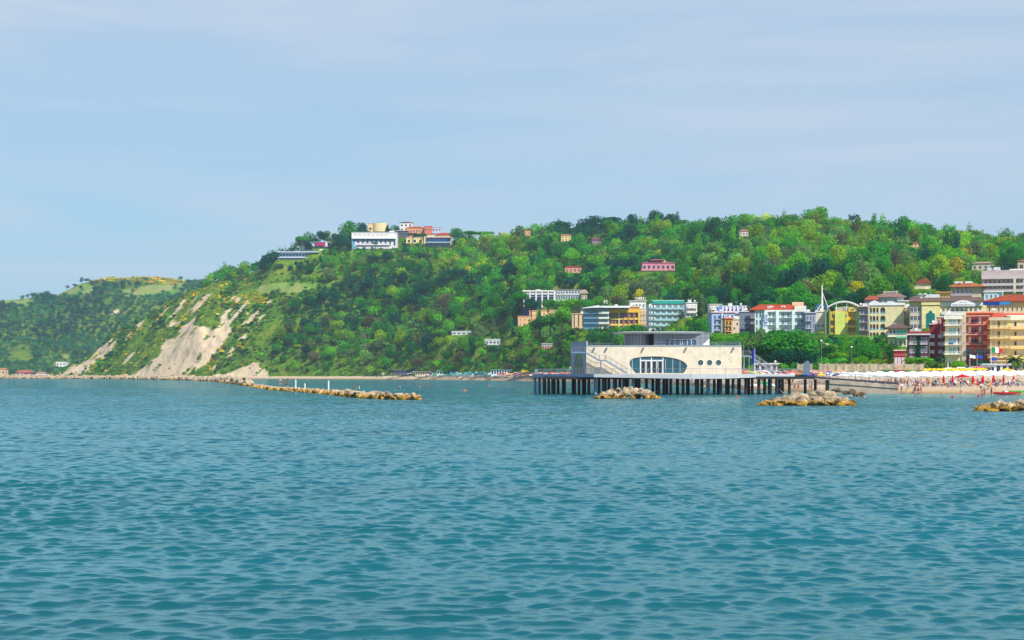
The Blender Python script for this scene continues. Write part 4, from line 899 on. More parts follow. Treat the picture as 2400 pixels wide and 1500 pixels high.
# ------------------------------------------------------------ buildings
class Bd:
    def __init__(s, key, name, label, wall, cat='building', body=True, group=None, inset=0.0, below=7.0):
        u0, u1, vt, vb, D, dep = BP[key]; s.u0, s.u1, s.vt, s.vb, s.D, s.dep = u0, u1, vt, vb, D, dep
        s.w = X(u1, D)-X(u0, D); s.h = Z(vt, D)-Z(vb, D); s.pm = D/F
        s.t = thing(name, label, cat, (X(u0, D), D, Z(vb, D)), 0, group)
        s.wall = M(wall) if isinstance(wall, tuple) else wall
        if body: s.main = MB().box(0, s.w, inset, dep, -below, s.h).build('wall', s.wall, s.t)
        s._w = {}
        if u0 > 1725:      # the town along the curving shore turns its fronts to the sea
            ph = math.atan2(X((u0+u1)/2, D), D); s.t.rotation_euler.z = -ph; s.t.scale = (math.cos(ph), 1, 1); bpy.context.view_layer.update()
    def world(s, x, y, z): return s.t.matrix_world @ Vector((x, y, z))
    def x(s, u): return (u-s.u0)*s.pm
    def z(s, v): return (s.vb-v)*s.pm
    def box(s, name, u0, u1, v0, v1, y0, y1, m):          # in photo columns/rows, y in metres
        return MB().box(s.x(u0), s.x(u1), y0, y1, s.z(v1), s.z(v0)).build(name, M(m) if isinstance(m, tuple) else m, s.t)
    def win(s, cx, z0, w, h, fr=(225,225,220), gl=None, y=0.0, name='window', arc=False, sill=True):
        key = (round(w,2), round(h,2), fr, str(gl), arc)
        if key not in s._w:
            mb = MB(); t = min(.09, w*.12)
            if arc:
                n = 8; r = w/2; o = [(-r,0),(r,0)]+[(r*math.cos(math.pi*i/n), h-r+r*math.sin(math.pi*i/n)) for i in range(n+1)]
                k = (w-2*t)/w; i_ = [(p[0]*k, max(t, p[1]*k)) for p in o]; m_ = len(o)
                for j in range(m_): mb.xz([o[j], o[(j+1)%m_], i_[(j+1)%m_], i_[j]], -.07, 0)
                mb.xz(i_, -.03, -.01, 1)
            else:
                mb.box(-w/2, -w/2+t, -.07, 0, 0, h).box(w/2-t, w/2, -.07, 0, 0, h).box(-w/2+t, w/2-t, -.07, 0, h-t, h).box(-w/2+t, w/2-t, -.07, 0, 0, t)
                if w > 1.0: mb.box(-.03, .03, -.06, -.03, t, h-t)
                mb.box(-w/2+t, w/2-t, -.03, -.01, t, h-t, 1)
                if sill: mb.box(-w/2-.06, w/2+.06, -.13, -.07, -.05, .0)
            s._w[key] = mb.mesh('window', [M(fr, .6), gl or DGLASS])
        return link(name, s._w[key], s.t, (cx, y, z0))
    def wins(s, u0, u1, v0, v1, cols, rows, fw=.5, fh=.6, z_off=.15, **k):
        cw = (s.x(u1)-s.x(u0))/cols; rh = (s.z(v0)-s.z(v1))/rows
        for r in range(rows):
            for c in range(cols): s.win(s.x(u0)+cw*(c+.5), s.z(v1)+rh*(r+z_off), cw*fw, rh*fh, **k)
    def bal(s, u0, u1, v, out=1.1, rail_c=(225,225,222), solid=False, slab=(230,228,222), h=.95, y=0.0):
        x0, x1, z = s.x(u0), s.x(u1), s.z(v); mb = MB(); mb.box(x0, x1, y-out, y, z-.16, z)
        if solid:
            mb.box(x0, x1, y-out-.06, y-out, z-.2, z+h, 1).box(x0-.06, x0, y-out-.06, y, z-.2, z+h, 1).box(x1, x1+.06, y-out-.06, y, z-.2, z+h, 1)
        else:
            mb.box(x0, x1, y-out, y-out+.05, z+h-.06, z+h, 1); n = max(3, int((x1-x0)/.22)); n = min(n, 40)
            for i in range(n+1): xx = x0+(x1-x0-.04)*i/n; mb.box(xx, xx+.05, y-out+.005, y-out+.045, z, z+h-.06, 1)
            mb.box(x0, x0+.05, y-out+.05, y, z+h-.06, z+h, 1).box(x1-.05, x1, y-out+.05, y, z+h-.06, z+h, 1)
        return mb.build('balcony', [M(slab), M(rail_c, .6)], s.t)
    def bals(s, u0, u1, vs, **k):
        for v in vs: s.bal(u0, u1, v, **k)
    def flat(s, over=.25, h=.35, c=(222,220,212), u0=None, u1=None, v=None, y0=None):
        a = 0 if u0 is None else s.x(u0); b = s.w if u1 is None else s.x(u1); z = s.h if v is None else s.z(v)
        y0 = -over if y0 is None else y0
        MB().box(a-over, b+over, y0, s.dep+over, z+.003, z+h).build('roof', M(c), s.t)
    def hip(s, vr, c=(205,105,62), over=.7, u0=None, u1=None, v=None, ridge=.45, dep=None, y0=0):
        a = 0 if u0 is None else s.x(u0); b = s.w if u1 is None else s.x(u1); z = s.h if v is None else s.z(v); d = dep or s.dep; zr = s.z(vr)
        a -= over; b += over; q0 = y0-over; q1 = d+over; m = (q0+q1)/2; il = (b-a)*(1-ridge)/2
        return MB().add([(a,q0,z+.01),(b,q0,z+.01),(b,q1,z+.01),(a,q1,z+.01),(a,q0,z+.16),(b,q0,z+.16),(b,q1,z+.16),(a,q1,z+.16),(a+il,m,zr),(b-il,m,zr)],
            [(3,2,1,0),(0,1,5,4),(1,2,6,5),(2,3,7,6),(3,0,4,7),(4,5,9,8),(5,6,9),(6,7,8,9),(7,4,8)]).build('roof', tile(c), s.t)
    def gable(s, vr, c=(205,105,62), over=.5, front=True):
        z = s.h; zr = s.z(vr); a, b = -over, s.w+over; m = s.w/2
        return MB().xz([(a,z+.01),(b,z+.01),(m,zr)], -over, s.dep+over).build('roof', tile(c), s.t)
def tile(c):
    k = 'tile_%d_%d_%d' % c
    if k in _m: return _m[k]
    m = mat(k, c, .85, .25, 1.2, 0, .2); t = m.node_tree; b = t.nodes['Principled BSDF']
    w = N(t, 'ShaderNodeTexWave'); w.inputs['Scale'].default_value = 1.6; w.inputs['Distortion'].default_value = .5; tc = N(t, 'ShaderNodeTexCoord'); t.links.new(tc.outputs['Object'], w.inputs[0])
    bp = N(t, 'ShaderNodeBump'); bp.inputs['Distance'].default_value = .15; t.links.new(w.outputs[0], bp.inputs['Height']); t.links.new(bp.outputs[0], b.inputs['Normal']); return m
ALLB = []
_oi = Bd.__init__
def _ni(s, *a, **k): _oi(s, *a, **k); ALLB.append(s)
Bd.__init__ = _ni
# --- centre row
b = Bd('glass_hotel', 'hotel', 'hotel of stacked blue-glass balconies under a wide flat white roof', (150,172,188))
b.wins(1388, 1426, 722, 776, 3, 4, .7, .7, .08, gl=DGLASS)
b.wins(1371, 1387, 722, 776, 2, 4, .8, .7, .08, gl=TEAL)
for v in (733,745,757,769):
    o = b.bal(1368, 1402, v+2, out=1.5, rail_c=(86,140,170), solid=True, slab=(190,205,210)); o['label'] = 'blue-glass balcony'
    b.bal(1402.5, 1427, v+2, out=2.1, rail_c=(218,226,205), solid=True)
MB().add([(b.x(1365),-3,b.h-.3),(b.x(1392),-4.2,b.h+.1),(b.x(1476),-2.2,b.h+.1),(b.x(1476),16,b.h+.2),(b.x(1368),16,b.h),
          (b.x(1365),-3,b.h+.1),(b.x(1392),-4.2,b.h+1.1),(b.x(1476),-2.2,b.h+1.2),(b.x(1476),16,b.h+1.3),(b.x(1368),16,b.h+.6)],
         [(4,3,2,1,0),(5,6,7,8,9),(0,1,6,5),(1,2,7,6),(2,3,8,7),(3,4,9,8),(4,0,5,9)]).build('roof', WHITE, b.t)
# roof letter M and the row of small roof letters
def letters(txt, size, m, parent, loc, name='sign_letters', ext=.12, rz=0, align='CENTER', rot=None):
    cu = bpy.data.curves.new('txt', 'FONT'); cu.body = txt; cu.size = size; cu.extrude = ext; cu.align_x = align; cu.resolution_u = 2
    tmp = bpy.data.objects.new('tmp', cu); C.objects.link(tmp); dg = bpy.context.evaluated_depsgraph_get(); me = bpy.data.meshes.new_from_object(tmp.evaluated_get(dg))
    bpy.data.objects.remove(tmp); bpy.data.curves.remove(cu); me.materials.clear(); me.materials.append(m)
    o = link(name, me, parent, loc); o.rotation_euler = rot or (R(90), 0, rz); return o
t = thing('roof_sign', 'large white letter M standing on the white hotel roof', 'sign', (X(1419.5,968), 968, Z(714,975)))
letters('M', 3.0, WHITE, t, (0, 0, .3), 'letter'); MB().box(-.9,.9,-.05,.05,.2,.3).box(-.9,-.7,-.05,.05,-.2,.2).box(.7,.9,-.05,.05,-.2,.2).build('support', STEEL, t)
b = Bd('ochre_hotel', 'hotel', 'ochre hotel with brown pilasters and yellow bands between dark windows', (172,112,92))
b.wins(1450, 1499, 734, 776, 4, 3, .55, .62, .28, fr=(120,90,80)); b.wins(1428, 1449, 734, 776, 3, 3, .6, .62, .28, fr=(120,90,80))
for v in (745,759,773): b.box('band', 1430, 1497, v, v+4.5, -.55, -.0, (232,196,88))
for u_ in (1449.5,1459,1471.5,1484): b.box('pilaster', u_, u_+2.6, 733, 776, -.7, 0, (168,104,82) if u_ > 1450 else (240,214,150))
b.box('cornice', 1428, 1500, 724, 732.5, -.9, 0, (238,186,60)); b.box('corner_pier', 1495.5, 1500, 733, 776, -.9, -.0, (240,196,80))
b.box('penthouse', 1474, 1495, 717, 723.9, 2, 9, (244,196,70)); b.flat(.2, .3, (240,220,170))
b = Bd('annex', 'annex_block', 'narrow cream annex with rows of thin dark windows beside the ochre hotel', (236,214,182))
for j, v in enumerate((728,739.5,751,762.5)):
    b.wins(1500, 1520, v, v+8, 6, 1, .42, .8, .1, fr=(236,214,182)); b.box('ledge', 1499, 1521, v+8.5, v+9.8, -.4, 0, (236,170,110) if j % 2 == 0 else (225,220,215))
b.flat()
b = Bd('white_back', 'rooftop_block', 'white rooftop block carrying a small open letter sign behind the annex', (238,236,230))
b.wins(1480, 1512, 708, 726, 4, 1, .5, .45, .3); b.flat(.6, .4)
t = thing('roof_sign', 'small white open sign frame on the white rooftop block', 'sign', (X(1489,1012), 1012, Z(706,1010)+.4))
MB().box(0,6.2,0,.1,1.9,2.05).build('top_rail', WHITE, t); MB().box(0,6.2,0,.1,.7,.8).build('lower_rail', WHITE, t); MB().box(0,.12,0,.1,0,1.9).build('post', WHITE, t); MB().box(6.1,6.2,0,.1,0,1.9).build('post', WHITE, t)
for xx in (1.4,2.4,3.4,4.6): MB().box(xx,xx+.5,0,.08,.8,1.9).build('letter', WHITE, t)
b = Bd('green_roof', 'hotel', 'white hotel with a sea-green roof and turquoise glass balconies', (232,226,222))
b.wins(1535, 1604, 714, 768, 5, 4, .72, .62, .22, gl=glass('turq_glass', (86,150,158)))
for v in (724.5,737.5,751,764):
    for i in range(5): b.bal(1535.5+i*13.8, 1547.5+i*13.8, v, out=1.2, rail_c=(170,212,212), solid=True, slab=(240,225,215), h=.8)
    for u_ in (1521.5, 1529): b.bal(u_, u_+5.5, v, out=.9, rail_c=(130,178,182), solid=True, h=.7)
b.wins(1521, 1535, 714, 768, 2, 4, .4, .55, .22); b.wins(1536, 1600, 768, 778, 5, 1, .8, .85, .04, gl=TEAL)
for i in range(6): b.box('pier_strip', 1533.2+i*13.8, 1535+i*13.8, 712, 778, -.35, 0, (240,238,236))
MB().xz([(b.x(1528),b.h),(b.x(1605),b.h),(b.x(1602),b.h+1.75),(b.x(1532),b.h+1.75)], -.8, 14).build('roof', M((40,168,146), .5), b.t)
MB().xz([(b.x(1528),b.h+1.752),(b.x(1604),b.h+1.752),(b.x(1604),b.h+2.0),(b.x(1528),b.h+2.0)], .5, 14).build('parapet', WHITE, b.t)
b.box('chimney', 1572, 1578, 703, 707.5, 3, 5, (240,225,205))
for k, lab, ng in (('white_a','plain white flat-roofed block left of the tall poplar',2), ('white_b','white set-back block right of the tall poplar with a dark terrace',2)):
    b = Bd(k, 'apartment_block', lab, (236,230,224)); b.wins(b.u0, b.u1, b.vt+3, b.vb, 3, 3, .5, .5, .25); b.flat(.4); b.bals(b.u0+2, b.u1-2, (b.vt+12, b.vt+23), out=1.2, solid=True, rail_c=(240,226,214))
b = Bd('lilac_hotel', 'hotel', 'pale blue hotel with small balconies below a lilac roof terrace', (172,188,228))
b.wins(1671, 1700, 736, 786, 3, 4, .5, .68, .1, gl=BGLASS); b.bals(1676, 1690, (748,761,774,785), out=.8, rail_c=(70,80,110)); b.wins(1702, 1720, 736, 786, 2, 4, .45, .5, .3)
b.flat(.5, .5, (240,196,186)); b.box('white_fin', 1690.5, 1693, 734, 786, -1.2, 0, (240,240,248))
b = Bd('lilac_top', 'roof_terrace_block', 'lavender top floor with closed blue parasols and pale dividing walls', (206,206,228))
b.wins(1694, 1748, 721, 733, 6, 1, .5, .7, .08, gl=BGLASS)
for u_ in (1692,1700,1709,1718,1727,1738,1746): b.box('divider', u_, u_+2.2, 718.5, 733, -1.6, 0, (238,238,246))
b.box('blue_panel', 1683, 1691.5, 719, 732, -1, 5, (100,150,214)); b.flat(.4, .3, (225,225,235)); b.bal(1692, 1749, 734, out=1.8, solid=True, rail_c=(214,212,232)); b.wins(1694, 1748, 738, 784, 6, 3, .5, .6, .2)
b = Bd('orange_narrow', 'narrow_house', 'narrow amber house with an orange roof edge in front of the pale blue hotel', (232,170,84))
b.wins(1700, 1715, 750, 788, 2, 3, .5, .72, .1, fr=(140,100,60)); b.flat(.5, .5, (226,106,62)); b.bals(1701, 1714, (763.5,776.5), out=.6, rail_c=(80,60,50))
b = Bd('beige_narrow', 'narrow_house', 'blank beige house beside the narrow amber house', (224,206,176)); b.flat(.3, .4, (235,225,205)); b.win(b.w*.3, 3, .8, 1.2); b.win(b.w*.7, 5, .8, 1.2)
b = Bd('slate_hotel', 'apartment_block', 'slate grey block with dark balconies and taupe parapets', (112,116,136))
b.wins(1734, 1748, 734, 786, 2, 4, .45, .7, .1, gl=BGLASS); b.wins(1750, 1758, 734, 786, 1, 4, .8, .7, .1, gl=DGLASS)
b.bals(1749, 1758, (746,759.5,773,786), out=.9, solid=True, rail_c=(60,66,84), slab=(235,235,235)); b.bals(1758.5, 1772, (746,759.5,773,786), out=1.3, solid=True, rail_c=(150,132,136), slab=(205,190,180)); b.wins(1759, 1769, 734, 786, 1, 4, .6, .7, .1); b.flat(.3, .4, (228,220,210))
b = Bd('mint_hotel', 'hotel', 'mint and white hotel with a red-orange hipped roof and blue parasols on its balconies', (206,228,218))
b.wins(1770, 1786, 729, 781, 2, 3, .55, .7, .12, gl=BGLASS)
for (a, c) in ((1800,1817.5), (1827,1855), (1864,1888)):
    b.wins(a+1, c-1, 729, 781, 2, 3, .55, .66, .06, gl=TEAL)
    b.bals(a, c, (745,761,777), out=1.4, rail_c=(214,226,228), slab=(236,238,236)); b.box('lintel', a-1, c+1, 727, 731, -1.2, 0, (240,242,236))
for (a, c) in ((1787,1799), (1818.5,1826), (1856,1863)):
    o = MB().xz([(b.x(a),0),(b.x(c),0),(b.x(c),b.h),(b.x(a)+(.9 if a == 1787 else 0),b.h)], -1.6, 0).build('white_panel', M((232,240,240)), b.t)
for (a, v) in ((1841,745),(1841,761),(1841,777),(1878,745),(1878,761)):
    t = thing('parasol', f'closed navy parasol on the {"upper" if v==745 else "middle" if v==761 else "lower"} mint hotel balcony, {"centre" if a==1841 else "right"} bay', 'parasol', b.world(b.x(a), -.9, b.z(v)+.01), 0, 'closed parasols on the mint hotel')
    MB().tube((0,0,0),(0,0,2.3),.03,.03,6).build('pole', WHITE, t); MB().tube((0,0,.7),(0,0,1.6),.28,.2,8).tube((0,0,1.6),(0,0,2.35),.2,.02,8).build('canopy', M((28,66,140)), t)
b.hip(712, (226,92,48), 1.0, 1760, 1880, None, .62); b.box('dormer', 1802, 1812, 716.5, 724, 3, 6, (238,232,226)); b.box('dormer', 1831, 1841, 716.5, 724, 3, 6, (238,232,226))
b.win(b.x(1807), b.z(722.5), 1.2, .8, y=3); b.win(b.x(1836), b.z(722.5), 1.2, .8, y=3)
b.box('rooftop_room', 1857, 1884, 707, 716, 7, 13, (236,196,160)); b.box('turret', 1862, 1889, 717.5, 727, -1.0, 5, (232,226,208))
letters('OSAS', 2.1, M((20,110,190)), b.t, (b.x(1790.5), -1.7, b.z(738)), 'sign_letters', .05, 0, 'LEFT', (R(90), R(90), 0))
b = Bd('lilac_narrow', 'apartment_block', 'grey-lilac narrow block with stacked glass balconies', (160,160,186))
b.wins(1889, 1911, 737, 790, 3, 3, .5, .72, .1, gl=BGLASS); b.bals(1890, 1903, (752,770,788), out=1.1, rail_c=(120,130,155)); b.flat(.5, .4, (196,190,206))
b = Bd('cream_narrow', 'apartment_block', 'blank-topped cream block with two low glazed balconies', (226,214,200))
b.wins(1914, 1933, 757, 791, 2, 2, .6, .7, .1, gl=TEAL); b.bals(1914, 1933, (772,790), out=1.0, rail_c=(200,205,210), solid=True, slab=(235,235,230)); b.flat(.3, .5, (235,228,215))
b = Bd('lime_hotel', 'hotel', 'lime-yellow hotel with amber loggias and green fins', (234,186,60), inset=1.8)
b.box('panel', 1957, 1981, 731, 786, -.2, 1.8, (216,224,112)); b.box('panel', 1981, 1988, 731, 786, -.3, 1.8, (226,206,60))
for u_ in (1934, 1943.5): b.box('fin', u_, u_+2.8, 725, 787, -.9, 1.8, (128,164,108))
b.box('panel', 2005.5, 2013, 731, 786, -.2, 1.8, (164,222,132)).__setitem__('label', 'mint green end panel')
b.bals(1947, 1957, (750,767.5,785), out=1.1, rail_c=(240,170,50), solid=True, slab=(236,180,70), y=1.8); b.bals(1988, 2005.5, (750,767.5,785), out=1.5, rail_c=(240,186,52), solid=True, slab=(236,180,70), y=1.8)
b.wins(1948, 1956, 731, 786, 1, 3, .5, .62, .08, y=1.8, fr=(240,200,90)); b.wins(1989, 2005, 731, 786, 2, 3, .4, .62, .08, y=1.8, fr=(240,200,90)); b.wins(1937, 1943, 731, 786, 1, 3, .7, .7, .1, y=1.8, gl=TEAL)
for v in (738,756,773): b.win(b.x(1983.5), b.z(v+5), .7, .9, y=-.3)
b.box('upper_room', 1957, 1988, 719, 729.8, 3, 9, (226,220,205)); b.box('upper_room', 1988.5, 2012, 720, 731, .4, 9, (242,200,66)); b.win(b.x(1996), b.z(729), .7, 1.3, y=.4, arc=True); b.win(b.x(2000), b.z(729), .7, 1.3, y=.4, arc=True)
for u_ in (1958,1968.5): b.win(b.x(u_), b.z(800), 1.5, 1.9, y=1.8, arc=True)
b.box('base_band', 1957, 1990, 786.2, 791, -.25, 1.8, (246,190,50)); b.box('base_pier', 1957, 1961, 791.3, 800, -.2, 1.8, (246,190,50))
mb = MB()      # white arched roof pergola
def pg(s, y): return (b.x(1938)+(b.x(2013)-b.x(1938))*s, y, b.z(724)+3.1*math.sin(math.pi*(0.04+.86*s))**.8)
for y in (-.5, 4.5, 9.5):
    for i in range(20): mb.bar(pg(i/20, y), pg((i+1)/20, y), .22, .3)
for i in range(27): mb.bar(pg(i/26, -.6), pg(i/26, 9.6), .14, .2)
for s_ in (.02, .3, .62, .97): mb.bar((pg(s_,0)[0],0,b.z(731)), pg(s_, 0), .18)
mb.build('roof_pergola', WHITE, b.t)
m = thing('mast', 'tall white mast with spread legs and stay cables above the hotel roofs', 'mast', (X(1926.5,706), 706, Z(731,706)))
hm = Z(668,706)-Z(731,706)
MB().tube((0,0,0),(0,0,hm),.42,.22,10).build('pole', WHITE, m)
for e, (dx, dy) in enumerate(((-2.6,0),(3.3,0),(1.2,2.4))): MB().tube((dx,dy,0),(0.1,0,hm*(.35 if dx < 0 else .72)),.16,.12,6).build('leg', WHITE, m)
for dx in (9, 12): MB().tube((0,0,hm*.93),(dx,1,hm*.25),.035,.035,4).build('cable', STEEL, m)
r_ = MB()
for i in range(14):
    a0, a1 = math.pi*i/14, math.pi*(i+1)/14; r_.bar((-.3+2.5*math.cos(a0),.3,.5+2.6*math.sin(a0)), (-.3+2.5*math.cos(a1),.3,.5+2.6*math.sin(a1)), .22, .4)
r_.build('hoop', M((50,100,180)), m)
b = Bd('taupe_hotel', 'apartment_block', 'taupe block with four storeys of dim violet balconies', (178,162,160), inset=1.2)
b.wins(2015, 2035, 720, 793, 2, 4, .55, .7, .08, gl=BGLASS, y=1.2); b.bals(2014.5, 2035.5, (737,755,773.5,792), out=1.4, rail_c=(92,80,110), slab=(214,196,190), y=1.2); b.flat(.3, .4, (220,205,196)); b.box('side_fin', 2033.8, 2036, 719, 795, -.3, 1.2, (196,180,176))
b = Bd('arched_hotel', 'hotel', 'beige hotel with four storeys of arched loggias and a white curved parapet', (232,216,168), body=False)
o_ = []; 
for k in range(4):
    z0 = b.z(797.5-(k)*19.3-2)
    for u_ in (2041,2048.5,2056.5): o_.append(arch(b.x(u_), z0+.35, (5.2 if u_ != 2048.5 else 6.6)*b.pm, 2.35, 6))
    o_.append(arch(b.x(2069), z0+.35, 12*b.pm, 2.45, 8))
W1 = holed([(0,-7),(b.w,-7),(b.w,b.h),(0,b.h)], o_, 0, .35).build('front_wall', b.wall, b.t); MB().box(0,.3,.35,b.dep,-7,b.h).box(b.w-.3,b.w,.35,b.dep,-7,b.h).box(.3,b.w-.3,1.9,b.dep,-7,b.h).build('wall', b.wall, b.t)
for k in range(4):
    z0 = b.z(797.5-(k)*19.3-2)
    for u_ in (2041,2048.5,2056.5,2069):
        w_ = 11 if u_ == 2069 else 5
        b.win(b.x(u_), z0+.2, w_*b.pm*.8, 2.1, y=1.9, gl=TEAL)
    MB().box(b.x(2063.2), b.x(2074.8), .1, .16, z0+.35, z0+1.15).build('balustrade', M((90,150,160),.2), b.t); MB().box(b.x(2038.4), b.x(2059), .12, .16, z0+.35, z0+1.0).build('balustrade', M((110,160,170),.2), b.t)
MB().box(.3, b.w-.3, .36, 1.9, -7, -6.5).build('floor_slab', b.wall, b.t)
for k in range(4): MB().box(.3, b.x(2077), .36, 1.9, b.z(797.5-k*19.3)-.1, b.z(797.5-k*19.3)+.3).build('floor_slab', M((200,186,160)), b.t)
MB().xz([(-.2,b.h+.005),(b.w+.2,b.h+.005),(b.w+.2,b.h+.9),(b.x(2098),b.h+1.0),(b.x(2088),b.h+1.6),(b.x(2078),b.h+1.0),(b.x(2060),b.h+.9),(b.x(2054),b.h+1.7),(b.x(2050),b.h+2.0),(b.x(2046),b.h+1.7),(-.2,b.h+.9)], -.35, .3).build('parapet', M((238,234,236)), b.t)
b.box('downpipe', 2119, 2120.3, 722, 795, -.25, -.05, (150,110,80)); b.flat(.0, .1, (200,195,190), y0=.31)
b = Bd('blue_villa', 'villa', 'pale blue-grey villa with a pinkish hipped roof above the arched hotel', (176,194,206)); b.hip(684.5, (186,140,128), 1.2, ridge=.45); b.wins(2058, 2117, 698, 713, 5, 1, .5, .5, .25); b.bal(2080, 2117, 713, rail_c=(60,66,76))
MB().box(b.x(2070), b.x(2104), 4, 4.2, b.z(684), b.z(682.6)).box(b.x(2072), b.x(2072.8), 4, 4.2, b.z(689), b.z(680)).box(b.x(2101), b.x(2101.8), 4, 4.2, b.z(689), b.z(680)).build('roof_aerial', WHITE, b.t)
b = Bd('link_block', 'apartment_block', 'narrow cream block squeezed between the arched and grand hotels', (236,220,176)); b.wins(2119, 2132, 724, 792, 2, 4, .4, .5, .25); b.flat(.3, .4)
b = Bd('rose_block', 'apartment_block', 'dusty pink low block showing between the pale blue villa and grand hotel', (222,190,178)); b.wins(2118, 2156, 708, 720, 6, 1, .45, .6, .25); b.flat(.4, .4, (240,236,226))
b = Bd('back_house', 'house', 'house with a coral tiled roof left of the pale blue villa', (196,186,190)); b.hip(692, (212,106,84), 1.0); b.wins(2032, 2055, 705, 720, 3, 1, .45, .6, .25, gl=DGLASS)
b = Bd('tan_block', 'apartment_block', 'salmon block filling the gap behind the dark red hotel roof', (222,160,124)); b.wins(2196, 2213, 747, 764, 2, 1, .45, .6, .25); b.flat(.3, .4)
# --- grand hotel
b = Bd('grand_hotel', 'hotel', 'cream grand hotel with a green arched panel and a curved name sign', (240,220,150))
b.box('window_bay', 2133, 2159.5, 716, 790, -.3, 0, (206,196,176))
for v in (720,739.5,759,778.5):
    for i in range(3): b.win(b.x(2137+i*8.6), b.z(v+11.5), 7.2*b.pm, 11*b.pm, y=-.31, gl=glass('navy_glass', (14,26,50)))
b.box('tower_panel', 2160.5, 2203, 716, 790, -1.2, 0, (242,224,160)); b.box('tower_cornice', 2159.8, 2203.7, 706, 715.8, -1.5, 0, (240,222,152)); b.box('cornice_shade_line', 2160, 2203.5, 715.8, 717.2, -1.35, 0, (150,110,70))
gpn = [(b.x(2170.5),b.z(786)),(b.x(2191.5),b.z(786)),(b.x(2191.5),b.z(737)),(b.x(2188.5),b.z(734.5)),(b.x(2185.5),b.z(733.5)),(b.x(2184.5),b.z(730)),(b.x(2181),b.z(728)),(b.x(2177.5),b.z(730)),(b.x(2176.5),b.z(733.5)),(b.x(2173.5),b.z(734.5)),(b.x(2170.5),b.z(737))]
MB().xz(gpn, -1.3, -1.201).build('arched_panel', M((22,120,110), .5), b.t)
o_ = [(b.x(2181)+(p[0]-b.x(2181))*1.13, b.z(760)+(p[1]-b.z(760))*1.035) for p in gpn]; MB().xz(o_, -1.25, -1.203).build('panel_frame', M((244,228,170)), b.t)
b.wins(2206, 2302, 720, 733, 9, 1, .62, .85, .05, gl=TEAL, y=-.0); b.bal(2206, 2302, 737, out=1.2, solid=True, rail_c=(232,226,208)); b.wins(2206, 2262, 740, 788, 5, 2, .5, .6, .2)
b.box('frieze', 2204, 2303, 707, 718.5, -.6, 0, (236,236,228)); b.box('brown_roof_edge', 2131, 2303, 701.5, 706.9, -1.8, 14, (150,116,104)); b.hip(692, (150,112,100), .2, 2131, 2160, 701.4, .1, 8, -1.5)
b.hip(696, (156,120,108), .3, 2161, 2303, 701.4, .85, 16, -1.5)
sg = thing('name_sign', 'curved white sign reading GRAND HOTEL MICHELACCI with four stars', 'sign', b.world(b.x(2257), -1.95, b.z(719.5)), b.t.rotation_euler.z)
hw = 27*b.pm; sgp = [(-hw,0),(hw,0),(hw,.95)]+[(hw*(1-2*i/12), .95+1.25*math.sin(math.pi*i/12)) for i in range(1, 12)]+[(-hw,.95)]
MB().xz(sgp, -.1, .1).build('board', M((250,250,250)), sg)
letters('GRAND HOTEL MICHELACCI', .74, M((70,30,50)), sg, (0, -.12, .25), 'lettering', .02).scale = (.82, 1, 1)
letters('★★  ★★', .6, M((60,40,60)), sg, (0, -.12, 1.25), 'stars', .02)
b = Bd('stair_towers', 'rooftop_towers', 'row of pale grey rooftop stair towers behind the grand hotel', (222,220,216)); b.box('tower', 2153, 2161, 688, 691, -1, 3, (214,214,216)); b.box('tower', 2165, 2172, 687.5, 691, -1, 3, (228,224,216)); b.box('blue_tank', 2179.6, 2181.6, 683, 690, .2, 1.2, (90,150,190))
b = Bd('amber_block', 'rooftop_room', 'small amber rooftop room with an orange canopy', (240,186,84)); b.flat(1.0, .3, (236,160,100)); b.wins(2204, 2224, 690, 702, 3, 1, .35, .6, .2)
b = Bd('hip_villa', 'villa', 'villa with a wide orange hipped roof and a long balcony', (206,186,164)); b.hip(660.5, (226,128,70), 2.2, ridge=.35); b.wins(2230, 2280, 677, 698, 5, 1, .5, .62, .35, gl=BGLASS); b.bal(2228, 2279, 693, out=1.6, solid=True, rail_c=(176,160,170)); b.bal(2226, 2281, 703, out=2.4, solid=True, rail_c=(226,222,216))
b.box('water_tank', 2237, 2256, 659, 664, 3, 5, (228,226,222)); b.box('water_tank', 2262, 2279, 659, 664, 3, 5, (228,226,222)); b.box('chimney', 2249, 2251, 661, 668, 2, 3, (180,90,60))
b = Bd('terrace_block', 'apartment_block', 'large mauve-beige apartment block with planted terraces on the hill', (196,180,174), inset=2)
b.wins(2305, 2400, 653, 690, 9, 3, .5, .62, .1, y=2, gl=DGLASS, fr=(214,200,200))
b.bals(2301, 2400, (653.5,669.5,684), out=2.6, solid=True, rail_c=(206,194,196), y=2, slab=(224,210,204)); b.box('upper_floor', 2312, 2398, 636, 652, 4, 18, (224,214,200)); b.wins(2315, 2396, 639, 652, 8, 1, .5, .65, .1, y=3.99)
b.box('upper_roof', 2314, 2366, 633, 636, 2.5, 18, (180,178,194)); b.box('chimney', 2333, 2337, 628, 633, 6, 8, (236,232,226)); b.box('stair_room', 2366, 2400, 630, 636, 5, 14, (236,226,216)); b.box('column', 2375, 2381, 653, 692, -.8, 0, (226,208,180))
b = Bd('blue_box', 'rooftop_room', 'pale blue box-like roof room with an open white frame', (196,216,228)); b.wins(2308, 2349, 687, 703, 4, 1, .4, .6, .2, gl=BGLASS); b.flat(.4, .3, (236,236,236)); b.box('open_frame', 2340, 2351, 683.5, 685, -.6, 4, (240,240,240)); b.box('open_frame', 2349.5, 2351, 685.1, 706, -.6, -.3, (240,240,240))
b = Bd('blue_awning', 'villa', 'house with a rough red tile roof and a long blue awning', (224,186,124), cat='building'); b.hip(689, (206,92,52), 1.4, ridge=.25)
